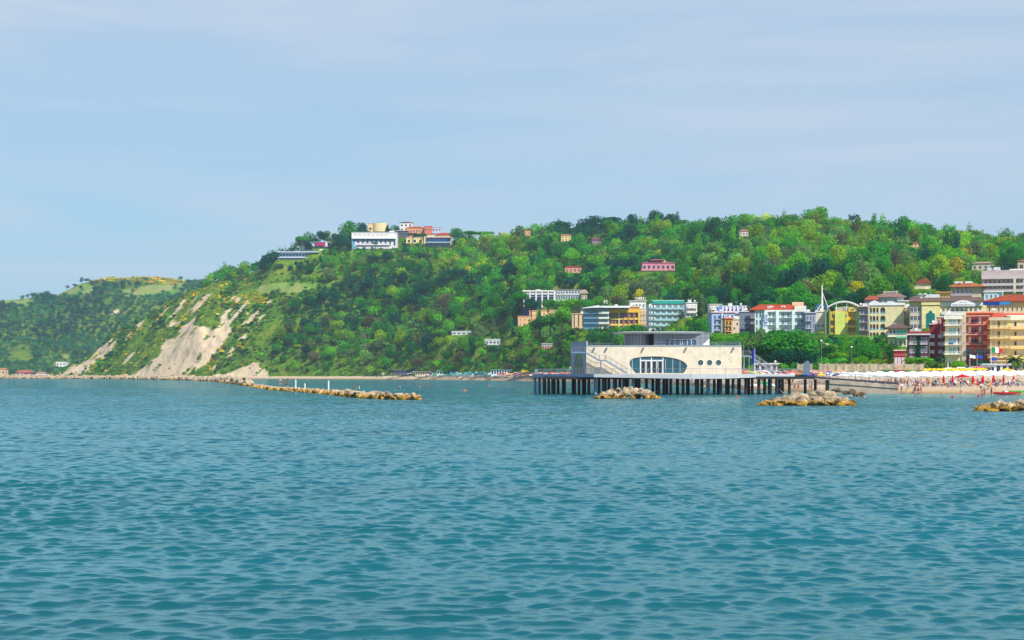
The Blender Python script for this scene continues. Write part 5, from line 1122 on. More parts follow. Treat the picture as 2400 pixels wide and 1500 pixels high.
b.box('awning', 2304, 2343, 708.5, 716, -2.6, -2.4, (24,62,150)); b.box('awning', 2343.2, 2368, 708.5, 715, -2.7, -2.45, (50,140,214)); b.wins(2314, 2400, 718, 732, 8, 1, .4, .75, .1); b.bal(2300, 2440, 734, out=2.2, rail_c=(214,222,226))
b = Bd('gable_house', 'cottage', 'small gabled house with a rust-red roof and pale balcony among dark trees', (232,218,182)); b.gable(651.5, (196,98,74), 1.0); b.bal(2143, 2168, 677, out=2.2, solid=True, rail_c=(222,208,180)); b.wins(2150, 2170, 666, 677, 3, 1, .35, .6, .1)
b = Bd('orange_far', 'cottage', 'tiny house with an orange roof on the right ridge', (230,190,150)); b.gable(566, (226,120,66), .4); b.win(b.w/2, .8, .8, 1)
b = Bd('pavilion', 'pavilion', 'brown hip-roofed pavilion with green awnings in front of the arched hotel', (236,228,200)); b.hip(758, (140,104,96), 1.6, ridge=.25); b.wins(2083, 2126, 772, 784, 5, 1, .7, .9, .02, gl=DGLASS)
b.box('awning', 2099, 2126, 776, 785, -2.2, -2.05, (30,120,100)).__setitem__('label','green awning'); b.bal(2080, 2128, 789, out=2.3, rail_c=(214,226,210)); b.box('awning_valance', 2101, 2128, 788.5, 793, -2.5, -2.36, (120,196,160)); b.wins(2084, 2126, 795, 811, 4, 1, .5, .7, .1)
t = thing('chimney', 'white twin chimney pot on the brown pavilion roof', 'chimney', (X(2097,590), 590, Z(764,590))); MB().box(-.4,.4,-.3,.3,-.8,.8).build('stack', WHITE, t); MB().box(-.55,.55,-.45,.45,.81,.95).build('cap', WHITE, t)
b = Bd('maroon_house', 'townhouse', 'dark maroon townhouse half covered in ivy with white balconies', (92,44,60)); b.box('roof_band', 2126, 2180, 777, 782, -1.2, 3, (150,52,58)); b.box('eave', 2125, 2181, 782.3, 785.5, -1.6, 0, (214,208,206))
for v0, v1 in ((788,806), (808,828), (833,846)):
    b.wins(2131, 2148, v0, v1, 2, 1, .72, .9, .02, fr=(232,228,226), gl=M((150,140,150),.4)); b.wins(2157, 2174, v0, v1, 2, 1, .62, .8, .06, fr=(232,228,226), gl=BGLASS)
b.bals(2130, 2149, (806.5,), out=1.0, rail_c=(214,214,218)); b.bals(2156, 2174, (806.5,), out=1.0, rail_c=(196,196,206))
iv = mass('ivy', *[np.array(q) for q in (lambda N_: (list(b.t.location.x+b.x(2152)+rng.normal(0,.35,N_)), [b.D-.4]*N_, list(b.t.location.z+rng.uniform(0, 10.5, N_)), list(rng.uniform(.35,.75,N_)), list(rng.uniform(.5,.9,N_)), list(rng.integers(0,2,N_)), ['bush']*N_))(90)], 'dark', 1.0, 77)
del iv['label']; del iv['kind']; iv.parent = b.t; iv.matrix_parent_inverse = Matrix.Translation(b.t.location).inverted(); iv['kind'] = 'stuff'
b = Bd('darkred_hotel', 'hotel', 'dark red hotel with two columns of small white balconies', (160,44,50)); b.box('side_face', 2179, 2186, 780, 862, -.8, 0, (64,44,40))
for v in (786,804,822.5): b.bal(2178, 2190, v+5, out=1.6, solid=True, rail_c=(224,218,222)); b.bal(2199, 2211, v+5, out=1.4, solid=True, rail_c=(222,214,220))
for v in (768,786,804.5,824,843): b.win(b.x(2208), b.z(v+8), 1.0, 2.0, fr=(230,226,226), gl=M((150,150,170),.4))
b.flat(.3, .4, (200,60,60)); b.box('roof_canopy', 2178, 2190, 758.5, 760.5, -1.5, 4, (232,230,224)); b.box('roof_room', 2206, 2219, 744, 762, 2, 8, (140,30,40)); b.bal(2203, 2216, 781, out=1.2, solid=True, rail_c=(244,150,110))
b = Bd('cream_hotel', 'hotel', 'tall cream hotel with white striped balcony rails', (240,226,184)); b.box('side_strip', 2254, 2264, 744, 866, -.5, 0, (206,186,164))
for v in (762,785,807.5,830):
    b.bal(2212, 2253, v+.5, out=1.6, rail_c=(238,238,234), slab=(236,230,220)); b.win(b.x(2228), b.z(v-1), 1.1, 2.1, gl=M((120,190,184),.3)); b.win(b.x(2237), b.z(v-1), 1.1, 2.1, gl=M((120,190,184),.3)); b.win(b.x(2247), b.z(v-1), .8, 2.1)
    b.win(b.x(2259), b.z(v-3), .6, .5, y=-.5)
b.box('top_terrace', 2214, 2264, 734, 739, -.4, 6, (232,228,216)); b.bal(2213, 2255, 747, out=1.0, solid=True, rail_c=(236,230,214)); b.wins(2214, 2254, 846, 864, 5, 1, .7, .85, .05, gl=DGLASS); b.box('blue_towel', 2223, 2234, 802.5, 806.8, -1.72, -1.66, (40,90,170)); b.box('red_wing', 2206, 2214.6, 752, 775, 1.5, 8, (150,36,44))
for v in (791, 813.5, 836): b.box('shutter', 2209, 2214.8, v, v+11, 1.2, 3, (70,24,30))
b = Bd('coral_hotel', 'hotel', 'coral red hotel with navy balcony rails', (216,96,74))
for v in (760,783,805.5): b.bal(2262, 2303.5, v+1, out=1.5, rail_c=(38,44,78), slab=(226,196,186)); b.bal(2304, 2322, v+1, out=1.4, solid=True, rail_c=(238,128,92), slab=(236,200,180))
b.bal(2256, 2303.5, 833, out=1.6, rail_c=(44,50,84), slab=(150,160,180)); b.bal(2304, 2322, 833, out=1.4, rail_c=(60,40,50))
for v in (744,767,790): b.win(b.x(2273), b.z(v+14), .8, 2.0, gl=M((230,225,220))); b.win(b.x(2297), b.z(v+14), .8, 2.0, gl=M((230,225,220)))
for u_ in (2273,2294,2312): b.win(b.x(u_), b.z(830), 14*b.pm if u_ < 2300 else 1.2, 1.8, gl=TEAL)
for u_ in (2273,2297): b.win(b.x(u_), b.z(860), .8, 2.3, gl=M((214,205,205)))
b.box('top_floor', 2268, 2400, 734.5, 742, .5, 9, (222,110,80)); b.box('roof_edge', 2263, 2330, 731, 734.3, -.9, 9, (240,150,110)); b.box('roof_slab', 2263, 2320, 740, 741.6, -1.2, 0, (238,196,170)); b.box('base', 2263, 2322, 846, 848, -.8, 0, (214,90,76))
k_i = 0
for v in (760,783,805.5):
    for u_ in (2279.5,2287):
        k_i += 1; t = thing('parasol', f'folded black parasol on the {["top","middle","third"][int((v-760)/22.6)]} coral hotel balcony, {"left" if u_ < 2282 else "right"} one', 'parasol', b.world(b.x(u_), -.8, b.z(v+1)+.01), 0, 'folded parasols on the coral hotel')
        MB().tube((0,0,0),(0,0,2.1),.03,.03,6).build('pole', STEEL, t); MB().tube((0,0,.6),(0,0,1.3),.3,.38,8).tube((0,0,1.3),(0,0,2.1),.38,.03,8).build('canopy', M((34,26,44)), t)
b = Bd('yellow_hotel', 'hotel', 'large pale yellow hotel with long beige balconies, tallest by the shore', (240,218,150))
for v in (769,792,814.5,837): b.bal(2315, 2367, v+1, out=1.5, rail_c=(216,190,140), slab=(226,190,130)); b.bal(2368, 2450, v+2, out=1.2, solid=True, rail_c=(246,206,136), slab=(240,200,130), h=.8)
for v in (768,791,813.5,836):
    for u_ in (2329,2341,2355): b.win(b.x(u_), b.z(v), .95, 2.0, fr=(226,214,176), gl=M((120,96,70),.5) if u_ == 2341 else M((214,196,160),.6))
    for u_ in (2380,2398): b.win(b.x(u_), b.z(v-2), .9, 1.6, gl=DGLASS if u_ == 2380 else M((225,215,190)))
b.box('top_slab', 2318, 2368, 744, 751, -1.0, 12, (206,196,170)); b.box('top_slab', 2368.3, 2450, 741.5, 751, -.6, 12, (246,236,200)); b.wins(2322, 2440, 848, 865, 10, 1, .6, .9, .02, gl=glass('shop_glass', (60,110,130))); b.box('white_canopy', 2360, 2400, 739, 741.3, 2, 8, (238,236,232))
b.box('ground_awning', 2320, 2440, 844.5, 846.5, -2.2, 0, (226,206,160))
b = Bd('red_hut', 'house', 'little red house with white corner panels among bushes', (156,44,56)); b.box('terrace_edge', 2094, 2123, 820, 822, -.5, 6, (236,214,200)); b.wins(2096, 2121, 836, 856, 3, 1, .75, .85, .05, fr=(240,236,232), gl=M((196,190,200),.4)); b.box('band', 2095, 2122, 831.5, 833, -.2, 0, (200,120,110))
# --- the hilltop and hillside
def hill(key, name, label, wall, nw=4, nr=1, hipv=None, hc=(206,108,70), roofc=(226,222,214), cat='building', gl=None, fw=.45, fh=.5, fr=(225,225,220), over=.5):
    b = Bd(key, name, label, wall, cat); b.wins(b.u0, b.u1, b.vt+1, b.vb, nw, nr, fw, fh, .25, gl=gl, fr=fr)
    if hipv: b.hip(hipv, hc, over)
    else: b.flat(.4, .4, roofc)
    return b
b = hill('white_clifftop', 'hotel', 'long white clifftop hotel with rows of shaded balconies', (232,226,230), 10, 1, None)
b.box('upper_deck', 826, 928, 556.5, 559.8, -2.2, 0, (244,244,246)); b.box('glass_band', 827, 926, 560.8, 564, -1, 0, (60,90,130)); b.wins(836, 914, 567, 585, 9, 2, .75, .5, .2, gl=glass('mauve_glass', (110,96,120)))
for v in (574,582.5): b.bal(836, 914, v, out=2, solid=True, rail_c=(236,228,236), h=1.1)
b.box('corner_glass', 825, 832, 566, 584, -.8, 0, (110,170,200)); b.box('roof_cabin', 912, 923, 541, 546, 1, 6, (244,240,238)); b.wins(829, 910, 547, 555, 8, 1, .7, .6, .2, gl=M((210,200,170)))
b = Bd('long_glass', 'restaurant', 'long low pale building with blue glass fronting the slope', (186,196,214)); b.box('roof', 650, 748, 589.5, 592, -3, 20, (200,206,222)); b.wins(655, 745, 594, 602, 12, 1, .85, .8, .1, gl=BGLASS); b.box('blue_cover', 716, 744, 584, 589, 3, 9, (40,76,128)); b.box('lower_terrace', 648, 738, 603, 605, -3, 0, (196,206,222)); b.box('pale_room', 748, 757, 583, 590, 2, 8, (236,228,208))
b = Bd('magenta_house', 'cafe', 'dark open cafe with two magenta awnings on the ridge', (60,52,78)); b.box('awning', 741, 751, 570.5, 575.5, -2.4, -2, (214,24,96)); b.box('awning', 752, 761, 570, 575.5, -2.4, -2, (214,24,96)); b.flat(.8, .4, (214,196,214)); b.box('white_side', 762, 768, 566, 578, -.8, 3, (226,206,214)); b.wins(740, 762, 576, 583, 4, 1, .6, .8, .1)
b = hill('sand_drum', 'villa', 'sand-coloured bow-fronted building on the hilltop', (240,206,150), 3, 1, None, fh=.3); 
mb = MB(); dr = [(b.x(890)+b.x(1000)*.12*math.cos(math.pi+math.pi*i/12), 1.5+5*math.sin(math.pi+math.pi*i/12)) for i in range(13)]; mb.prism(dr, 0, b.h+.6); mb.build('bow_front', M((244,214,160)), b.t); b.box('blue_rail', 882, 899, 520, 523.5, 1, 1.3, (80,160,180))
b = hill('white_cottage', 'villa', 'white house with a low dark roof on the hilltop', (232,224,216), 3, 2, 518.5, (120,100,100)); b.box('chimney', 960, 963, 518, 523, 3, 4, (210,190,180))
b = hill('orange_house', 'townhouse', 'orange townhouse with a coral tiled roof', (232,150,96), 6, 1, 529.5, (220,106,74)); 
b = hill('coral_tower', 'townhouse', 'tall coral tower house on the hilltop', (226,116,80), 2, 2, None, roofc=(206,100,76))
b = hill('lilac_house', 'townhouse', 'lilac-grey townhouse beside the coral tower house', (190,196,222), 3, 2, None, gl=DGLASS, fw=.55)
b = hill('cream_wing', 'townhouse', 'plain cream wing left of the red-roofed house', (238,214,176), 2, 1, 547, (214,120,90))
b = hill('red_roofed', 'house', 'house with a low red hipped roof above the navy restaurant', (226,186,146), 5, 1, 544.5, (214,74,58))
b = hill('navy_restaurant', 'restaurant', 'navy glass restaurant with a dark flat roof on the hill edge', (42,70,110), 9, 1, None, gl=BGLASS, fw=.8, fh=.4, roofc=(50,56,84)); b.box('terrace', 1000, 1058, 567, 570, -4, 0, (150,176,200)); b.wins(1003, 1054, 571, 583, 9, 1, .8, .6, .15, gl=BGLASS)
b = hill('yellow_terrace', 'house', 'low pale yellow house behind umbrella pines', (244,224,140), 3, 1, None); b = hill('dark_lounge', 'pavilion', 'dark flat-roofed lounge between the clifftop hotel and the orange townhouse', (60,60,80), 3, 1, None, roofc=(220,196,186), fw=.8)
b = Bd('column_hotel', 'hotel', 'white-columned hotel front with tall dark blue glass bays', glass('deep_blue_glass', (18,38,74)))
for i in range(6): b.box('column', 1226.3+i*14.2, 1229.6+i*14.2, 684, 722+(i % 2)*3, -1.3, -.1, (240,232,216))
b.box('entablature', 1225, 1300, 680.5, 683.6, -1.6, 8, (240,234,222)); MB().xz([(b.x(1254),b.z(680)),(b.x(1270),b.z(680)),(b.x(1262),b.z(677.5))], -1.5, 2).build('pediment', M((240,234,222)), b.t)
for i in range(5): b.box('awning', 1230.5+i*14.2, 1239.4+i*14.2, 686, 690.5, -.9, -.3, (214,220,232))
for i in range(5): b.box('floor_band', 1230+i*14.2, 1240+i*14.2, 694, 695, -.5, 0, (170,190,214))
b = Bd('arcade_wing', 'hotel_wing', 'dark-windowed white arcaded wing beside the white-columned hotel', (206,206,212)); b.wins(1302, 1324, 681, 689, 4, 1, .7, .85, .02, arc=True); b.wins(1325, 1360, 681, 689, 5, 1, .7, .7, .1); b.box('band', 1300, 1362, 689.5, 690.6, -.6, 0, (236,234,230)); b.wins(1302, 1360, 692, 702, 10, 1, .8, .85, .05, gl=TEAL); b.wins(1302, 1340, 704, 712, 7, 1, .6, .7, .1); b.flat(.5, .4, (150,150,160))
b = hill('spire_lodge', 'lodge', 'small pointed-roof lodge at the end of the arcaded wing', (214,196,170), 2, 1, 678, (206,180,150), over=.9)
for k, lab, c in (('peach_low','low peach building half hidden by trees',(240,184,134)), ('peach_tower','square peach tower above the low peach building',(236,182,140)), ('peach_long','long peach building behind dark trees',(242,192,140)), ('peach_pillar','peach building with tall vertical window strips beside the blue-glass hotel',(240,196,140))):
    b = hill(k, 'apartment_block', lab, c, 3, 2 if k != 'peach_pillar' else 1, None, roofc=c, fw=.3 if k != 'peach_pillar' else .4, fh=.35 if k != 'peach_pillar' else .8)
b = hill('pink_villa', 'villa', 'rambling pink villa with terraces in the middle of the wood', (214,130,150), 7, 1, 612, (226,150,158), fw=.6); b.box('upper_floor', 1527, 1552, 610, 616, 2, 9, (206,120,140)); b.hip(606.5, (222,140,150), 1.0, 1525, 1554, 609.8, .4, 9); b.bal(1502, 1584, 634, out=3, solid=True, rail_c=(226,150,160)); b.box('ochre_turret', 1551, 1560, 609, 616, 1, 6, (232,180,120))
b = hill('ochre_villa', 'villa', 'small ochre villa with a sandy roof near the ridge', (240,204,130), 3, 2, 547.5, (220,150,100)); b = hill('red_lodge', 'lodge', 'lodge with a flat red roof in the wood', (226,150,120), 4, 1, 622.5, (206,70,70)); b = hill('plum_lodge', 'lodge', 'plum-roofed lodge below the ridge', (150,110,150), 3, 1, 557.5, (170,80,130))
b = hill('ridge_cottage', 'cottage', 'pink-roofed cottage near the right-hand ridge', (236,214,200), 3, 1, 537.5, (232,150,140)); b = hill('ridge_cottage_b', 'cottage', 'tiny orange-roofed cottage poking out of the ridge left of centre', (232,170,120), 2, 1, 538, (226,130,90))
b = hill('right_edge_villa', 'villa', 'orange-eaved villa cut off by the right edge', (214,180,150), 3, 1, 607, (226,150,110)); b = hill('hill_wall_house', 'house', 'low house with a long sloping pinkish roof above the terraced block', (206,190,180), 4, 1, 613, (226,176,160))
for k, lab in (('flat_white','long flat white roof low in the wood'), ('flat_white_b','white and blue flat-roofed shed above the far beach'), ('flat_white_c','smaller white flat-roofed shed right of the blue one'), ('grey_hut','grey hut with a brick red base')):
    b = hill(k, 'shed', lab, (214,216,226) if k != 'grey_hut' else (190,180,174), 4, 1, None, roofc=(240,238,236) if k != 'grey_hut' else (206,196,190), fw=.7)
    if k == 'grey_hut': b.box('brick_base', 1270, 1294, 814.5, 818, -.3, 0, (190,90,74))
b = hill('far_hotel', 'hotel', 'stepped pink and white hotel on the far hillside', (236,196,180), 6, 3, None, gl=M((120,80,90),.6), fw=.7, fh=.4); b.box('annex', 50, 66, 824, 831, -6, 6, (240,206,186))
b = hill('far_barn', 'house', 'white house with a flat tan roof beside the cape', (240,236,234), 3, 1, None, roofc=(222,190,150)); b = hill('far_port', 'villa', 'red-roofed seafront villa at the far harbour', (206,160,150), 6, 1, 867.5, (226,110,90), over=1.5); b = hill('far_shed', 'house', 'small pink-roofed seafront house left of the cape', (232,226,220), 4, 1, 871.5, (222,150,140)); b = hill('far_edge', 'house', 'orange-roofed house at the left edge by the shore', (232,190,140), 2, 1, 862.5, (236,150,90)); b = hill('far_shack', 'shack', 'tiny white shack in the far wood', (240,240,240), 1, 1, None)

# roof and wall clutter of the town buildings
rc = random.Random(41)
ACM = MB().box(-.45,.45,-.3,0,0,.65).box(-.3,.3,-.33,-.3,.1,.55,1).mesh('air_conditioner', [M((214,214,210)), M((90,92,96))])
AER = MB().tube((0,0,0),(0,0,2.6),.04,.03,5).bar((-.6,0,2.3),(.6,0,2.3),.04).bar((-.45,0,2.0),(.45,0,2.0),.04).bar((-.3,0,2.55),(.3,0,2.55),.04).mesh('aerial', STEEL)
DSH = MB().tube((0,0,0),(0,0,.8),.04,.04,5).tube((0,-.12,.9),(0,.05,.85),.45,.1,12).mesh('satellite_dish', M((230,230,228)))
for b in ALLB:
    if b.D > 1100 or b.h < 7: continue
    for i in range(2): link('aerial', AER, b.t, (rc.uniform(.1,.9)*b.w, rc.uniform(3,b.dep-1), b.h+.25))
    link('satellite_dish', DSH, b.t, (rc.uniform(.1,.9)*b.w, 1.5, b.h+.3))
    for i in range(max(1, int(b.w/9))): link('roof_unit', MB().box(-.9,.9,-.7,.7,0,rc.uniform(.8,1.6)).mesh('roof_unit', M((206,204,200))), b.t, (rc.uniform(.12,.88)*b.w, rc.uniform(2,5), b.h+.3))
# ------------------------------------------------------------ rocks
def rock_mat():
    m = bpy.data.materials.new('breakwater_rock'); m.use_nodes = True; t = m.node_tree; b = t.nodes['Principled BSDF']; b.inputs['Roughness'].default_value = .85; b.inputs['Specular IOR Level'].default_value = .25
    g = N(t, 'ShaderNodeNewGeometry'); s = N(t, 'ShaderNodeSeparateXYZ'); t.links.new(g.outputs['Position'], s.inputs[0])
    n = N(t, 'ShaderNodeTexNoise'); n.inputs['Scale'].default_value = 1.3; n.inputs['Detail'].default_value = 8; n.inputs['Roughness'].default_value = .65; t.links.new(g.outputs['Position'], n.inputs[0])
    a = N(t, 'ShaderNodeMath', operation='MULTIPLY_ADD'); a.inputs[1].default_value = 1.3; t.links.new(n.outputs[0], a.inputs[0]); t.links.new(s.outputs[2], a.inputs[2])
    r = N(t, 'ShaderNodeMapRange'); r.inputs[1].default_value = 1.05; r.inputs[2].default_value = 1.6; t.links.new(a.outputs[0], r.inputs[0])
    c1 = N(t, 'ShaderNodeValToRGB'); e = c1.color_ramp.elements; e[0].position = .38; e[0].color = (.07,.045,.02,1); e[1].position = .56; e[1].color = (.50,.27,.025,1); t.links.new(n.outputs[0], c1.inputs[0])
    c2 = N(t, 'ShaderNodeValToRGB'); e = c2.color_ramp.elements; e[0].position = .3; e[0].color = (.13,.10,.075,1); e[1].position = .60; e[1].color = (.50,.39,.26,1); t.links.new(n.outputs[0], c2.inputs[0])
    x = N(t, 'ShaderNodeMix', data_type='RGBA'); t.links.new(r.outputs[0], x.inputs[0]); t.links.new(c1.outputs[0], x.inputs[6]); t.links.new(c2.outputs[0], x.inputs[7])
    oi = N(t, 'ShaderNodeObjectInfo'); y = N(t, 'ShaderNodeMix', data_type='RGBA', blend_type='MULTIPLY'); y.inputs[0].default_value = 1; t.links.new(x.outputs[2], y.inputs[6]); t.links.new(oi.outputs['Color'], y.inputs[7])
    wb = N(t, 'ShaderNodeMapRange'); wb.inputs[1].default_value = .55; wb.inputs[2].default_value = .85; wb.inputs[3].default_value = .25; t.links.new(a.outputs[0], wb.inputs[0]); wy = N(t, 'ShaderNodeMix', data_type='RGBA', blend_type='MULTIPLY'); wy.inputs[0].default_value = 1
    t.links.new(y.outputs[2], wy.inputs[6]); t.links.new(wb.outputs[0], wy.inputs[7]); t.links.new(wy.outputs[2], b.inputs['Base Color'])
    bp = N(t, 'ShaderNodeBump'); bp.inputs['Distance'].default_value = .25; t.links.new(n.outputs[0], bp.inputs['Height']); t.links.new(bp.outputs[0], b.inputs['Normal']); return m
ROCK = rock_mat()
def rock_mesh(seed):
    rr = random.Random(seed); bm = bmesh.new()
    for i in range(13):
        v = Vector((rr.gauss(0,1), rr.gauss(0,1), rr.gauss(0,1))).normalized(); v.x *= 1.0*rr.uniform(.8,1.1); v.y *= .85*rr.uniform(.8,1.1); v.z *= .68*rr.uniform(.8,1.1); bm.verts.new(v)
    h = bmesh.ops.convex_hull(bm, input=bm.verts[:]); bmesh.ops.delete(bm, geom=[e for e in h['geom_interior'] if isinstance(e, bmesh.types.BMVert)], context='VERTS')
    bmesh.ops.bevel(bm, geom=bm.edges[:], offset=.07, segments=1, affect='EDGES'); bmesh.ops.triangulate(bm, faces=bm.faces[:])
    bmesh.ops.subdivide_edges(bm, edges=bm.edges[:], cuts=1)
    for v in bm.verts: v.co *= 1+rr.uniform(-.035,.035)
    me = bpy.data.meshes.new('rock'); bm.to_mesh(me); bm.free(); me.materials.append(ROCK); return me
RK = [rock_mesh(i) for i in range(12)]
NR = 0
def rock(x, y, z, s, label, group, top=1.0):
    global NR
    o = link('rock', random.choice(RK), None, (x, y, z)); o.rotation_euler = (random.uniform(-.5,.5), random.uniform(-.5,.5), random.uniform(0, 6.28)); o.scale = (s*random.uniform(.85,1.25), s*random.uniform(.8,1.1), s*random.uniform(.75,1.1))
    g = random.uniform(.75, 1.25)*top; o.color = (g, g*random.uniform(.96,1.02), g*random.uniform(.9,1.0), 1); NR += 1
    return tag(o, label, 'rock', group)
def mound(u0, u1, D, ht, dep, n, s0, s1, where, group, prof=None):
    x0, x1 = X(u0, D), X(u1, D)
    for i in range(n):
        t = (i+.5)/n; t = min(.985, max(.015, t+random.uniform(-.02,.02))); side = random.choice((-1, -1, 0, 1))*random.uniform(.0, 1)
        e = math.sin(math.pi*min(1, max(0, t)))**.55; h = ht*e*(prof(t) if prof else 1); lay = 1-abs(side)
        s = random.uniform(s0, s1)*(0.75+.3*e); z = max(-.1, (h-s*.62)*lay)+random.uniform(-.08,.05); y = D+1.5+side*dep/2*e
        part = 'left end' if t < .25 else 'middle' if t < .72 else 'right end'; lev = 'pale dry boulder high' if z > .75 else 'ochre boulder low'
        if lay > .8: s *= 1.15
        rock(x0+(x1-x0)*t, y, z, s, f"{lev} on the {part} of {where}", group, 1.1 if z > .75 else 1.0)
mound(1396, 1549, 279, 1.9, 5.5, 100, .5, .92, 'the pier rock islet', 'rocks of the pier islet')
mound(1789, 2008, 220, 2.0, 4.6, 72, .7, 1.35, 'the footbridge rock islet', 'rocks of the footbridge islet', lambda t: .72+.28*math.exp(-((t-.62)/.25)**2))
mound(2298, 2460, 186, 1.35, 3.5, 30, .6, 1.15, 'the right-edge rocks', 'rocks at the right edge')
for i in range(9): rock(X(1955+i*9, 300)+random.uniform(-.3,.3), 300+random.uniform(0, 2), random.uniform(.2,1.5)*(1-i/11)+.4, random.uniform(.7,1.0), 'dark wet boulder below the concrete abutment', 'dark rocks below the abutment', .45)
path = [(980,269),(955,271),(905,278),(870,285),(820,308),(770,349),(705,388),(640,431),(600,520),(560,690),(500,965)]
pp_ = [(X(a,b), b) for a, b in path]; cum = [0]
for a, b in zip(pp_[:-1], pp_[1:]): cum.append(cum[-1]+math.dist(a, b))
def onpath(s, pts, cm):
    s = min(max(s, 0), cm[-1]-1e-3)
    for i in range(len(pts)-1):
        if cm[i] <= s <= cm[i+1]:
            t = (s-cm[i])/(cm[i+1]-cm[i]); return (pts[i][0]+(pts[i+1][0]-pts[i][0])*t, pts[i][1]+(pts[i+1][1]-pts[i][1])*t)
    return pts[-1]
s = 0; k = 0
while s < 235 and k < 96:
    x, y = onpath(s, pp_, cum); e = 1.0 if s > 4 else .6
    for lay in range(2 if s < 70 else 1):
        wh = 'right tip' if s < 9 else 'low stretch behind the tip' if s < 22 else 'stretch right of the tall post' if s < 32 else 'stretch between the posts' if s < 70 else 'far stretch'
        z = (.1 if lay == 0 else .6)*e+random.uniform(-.1,.15); k += 1
        rock(x+random.uniform(-1.3,1.3), y+random.uniform(-1.5,1.5), z, random.uniform(.6,1.1), f"{'low ochre' if lay == 0 else 'upper pale'} boulder on the {wh} of the left breakwater", 'boulders of the left breakwater', 1.0+.1*lay)
    s += 1.45 if s < 60 else 3.2
# the distant rest of it: a mass of rock nobody could count
def rubble(name, pts, w, h, step, size, label, seed, s0=0):
    rr = random.Random(seed); cm = [0]
    for a, b in zip(pts[:-1], pts[1:]): cm.append(cm[-1]+math.dist(a, b))
    src = [(np.array([v.co[:] for v in m.vertices]), [tuple(p.vertices) for p in m.polygons]) for m in [rock_lo(i) for i in range(5)]]
    V = []; Fc = []; o = 0; s = s0
    while s < cm[-1]:
        x, y = onpath(s, pts, cm)
        for q in range(3):
            c, f = rr.choice(src); a = rr.uniform(0, 6.28); ca, sa = math.cos(a), math.sin(a); sz = size*rr.uniform(.6,1.3); off = rr.uniform(-1,1)
            P = c*sz; P = np.stack([P[:,0]*ca-P[:,1]*sa+x+rr.uniform(-1,1), P[:,0]*sa+P[:,1]*ca+y+off*w/2, P[:,2]+h*(1-abs(off))*rr.uniform(.3,1)], 1)
            V.append(P); Fc += [tuple(i+o for i in t) for t in f]; o += len(c)
        s += step
    V = np.concatenate(V); me = bpy.data.meshes.new(name); me.from_pydata(V.tolist(), [], Fc); me.materials.append(ROCK)
    ob = link(name, me); ob.color = (1.35,1.3,1.25,1); return tag(ob, label, None, None, 'stuff')
def rock_lo(seed):
    rr = random.Random(seed+50); bm = bmesh.new()
    for i in range(9):
        v = Vector((rr.gauss(0,1), rr.gauss(0,1), rr.gauss(0,1))).normalized(); v.z *= .7; bm.verts.new(v)
    bmesh.ops.convex_hull(bm, input=bm.verts[:]); me = bpy.data.meshes.new('r'); bm.to_mesh(me); bm.free(); return me
rubble('breakwater_core', pp_[:-2], 2.4, .5, 1.2, .9, 'small stones filling the long left breakwater', 9)
rubble('breakwater_rubble', [pp_[-3], pp_[-2], pp_[-1], (X(400,1180),1180), (X(250,1380),1380), (X(100,1480),1480), (X(-40,1520),1520)], 5, 2.2, 1.5, 1.5, 'pale rock rubble of the distant breakwater', 5, 60)
rubble('shore_rubble', [(X(460,1432),1432),(X(380,1475),1475),(X(290,1530),1530),(X(200,1588),1588),(X(134,1620),1620)], 7, 2.6, 1.6, 1.7, 'pale fallen rocks at the foot of the cliff', 6)
rubble('harbour_rubble', [(X(150,2155),2155),(X(60,2150),2150),(X(-60,2150),2150)], 8, 3.2, 3, 2.6, 'pale rock wall of the far harbour', 7)
for uu, vt, D, hh_, lb in ((693,891,398,2.2,'shorter white post standing on the left breakwater near the seated people'), (770,893.5,352,2.3,'tall white post standing on the left breakwater, nearest to its tip'), (714.5,900,384,1.0,'stubby white post between the two taller breakwater posts')):
    t = thing('marker_post', lb, 'post', (X(uu, D), D, .7)); MB().tube((0,0,-.9),(0,0,Z(vt,D)-.7),.17,.16,12).build('post', WHITE, t); MB().tube((0,0,Z(vt,D)-.7),(0,0,Z(vt,D)-.58),.2,.1,12).build('cap', WHITE, t)
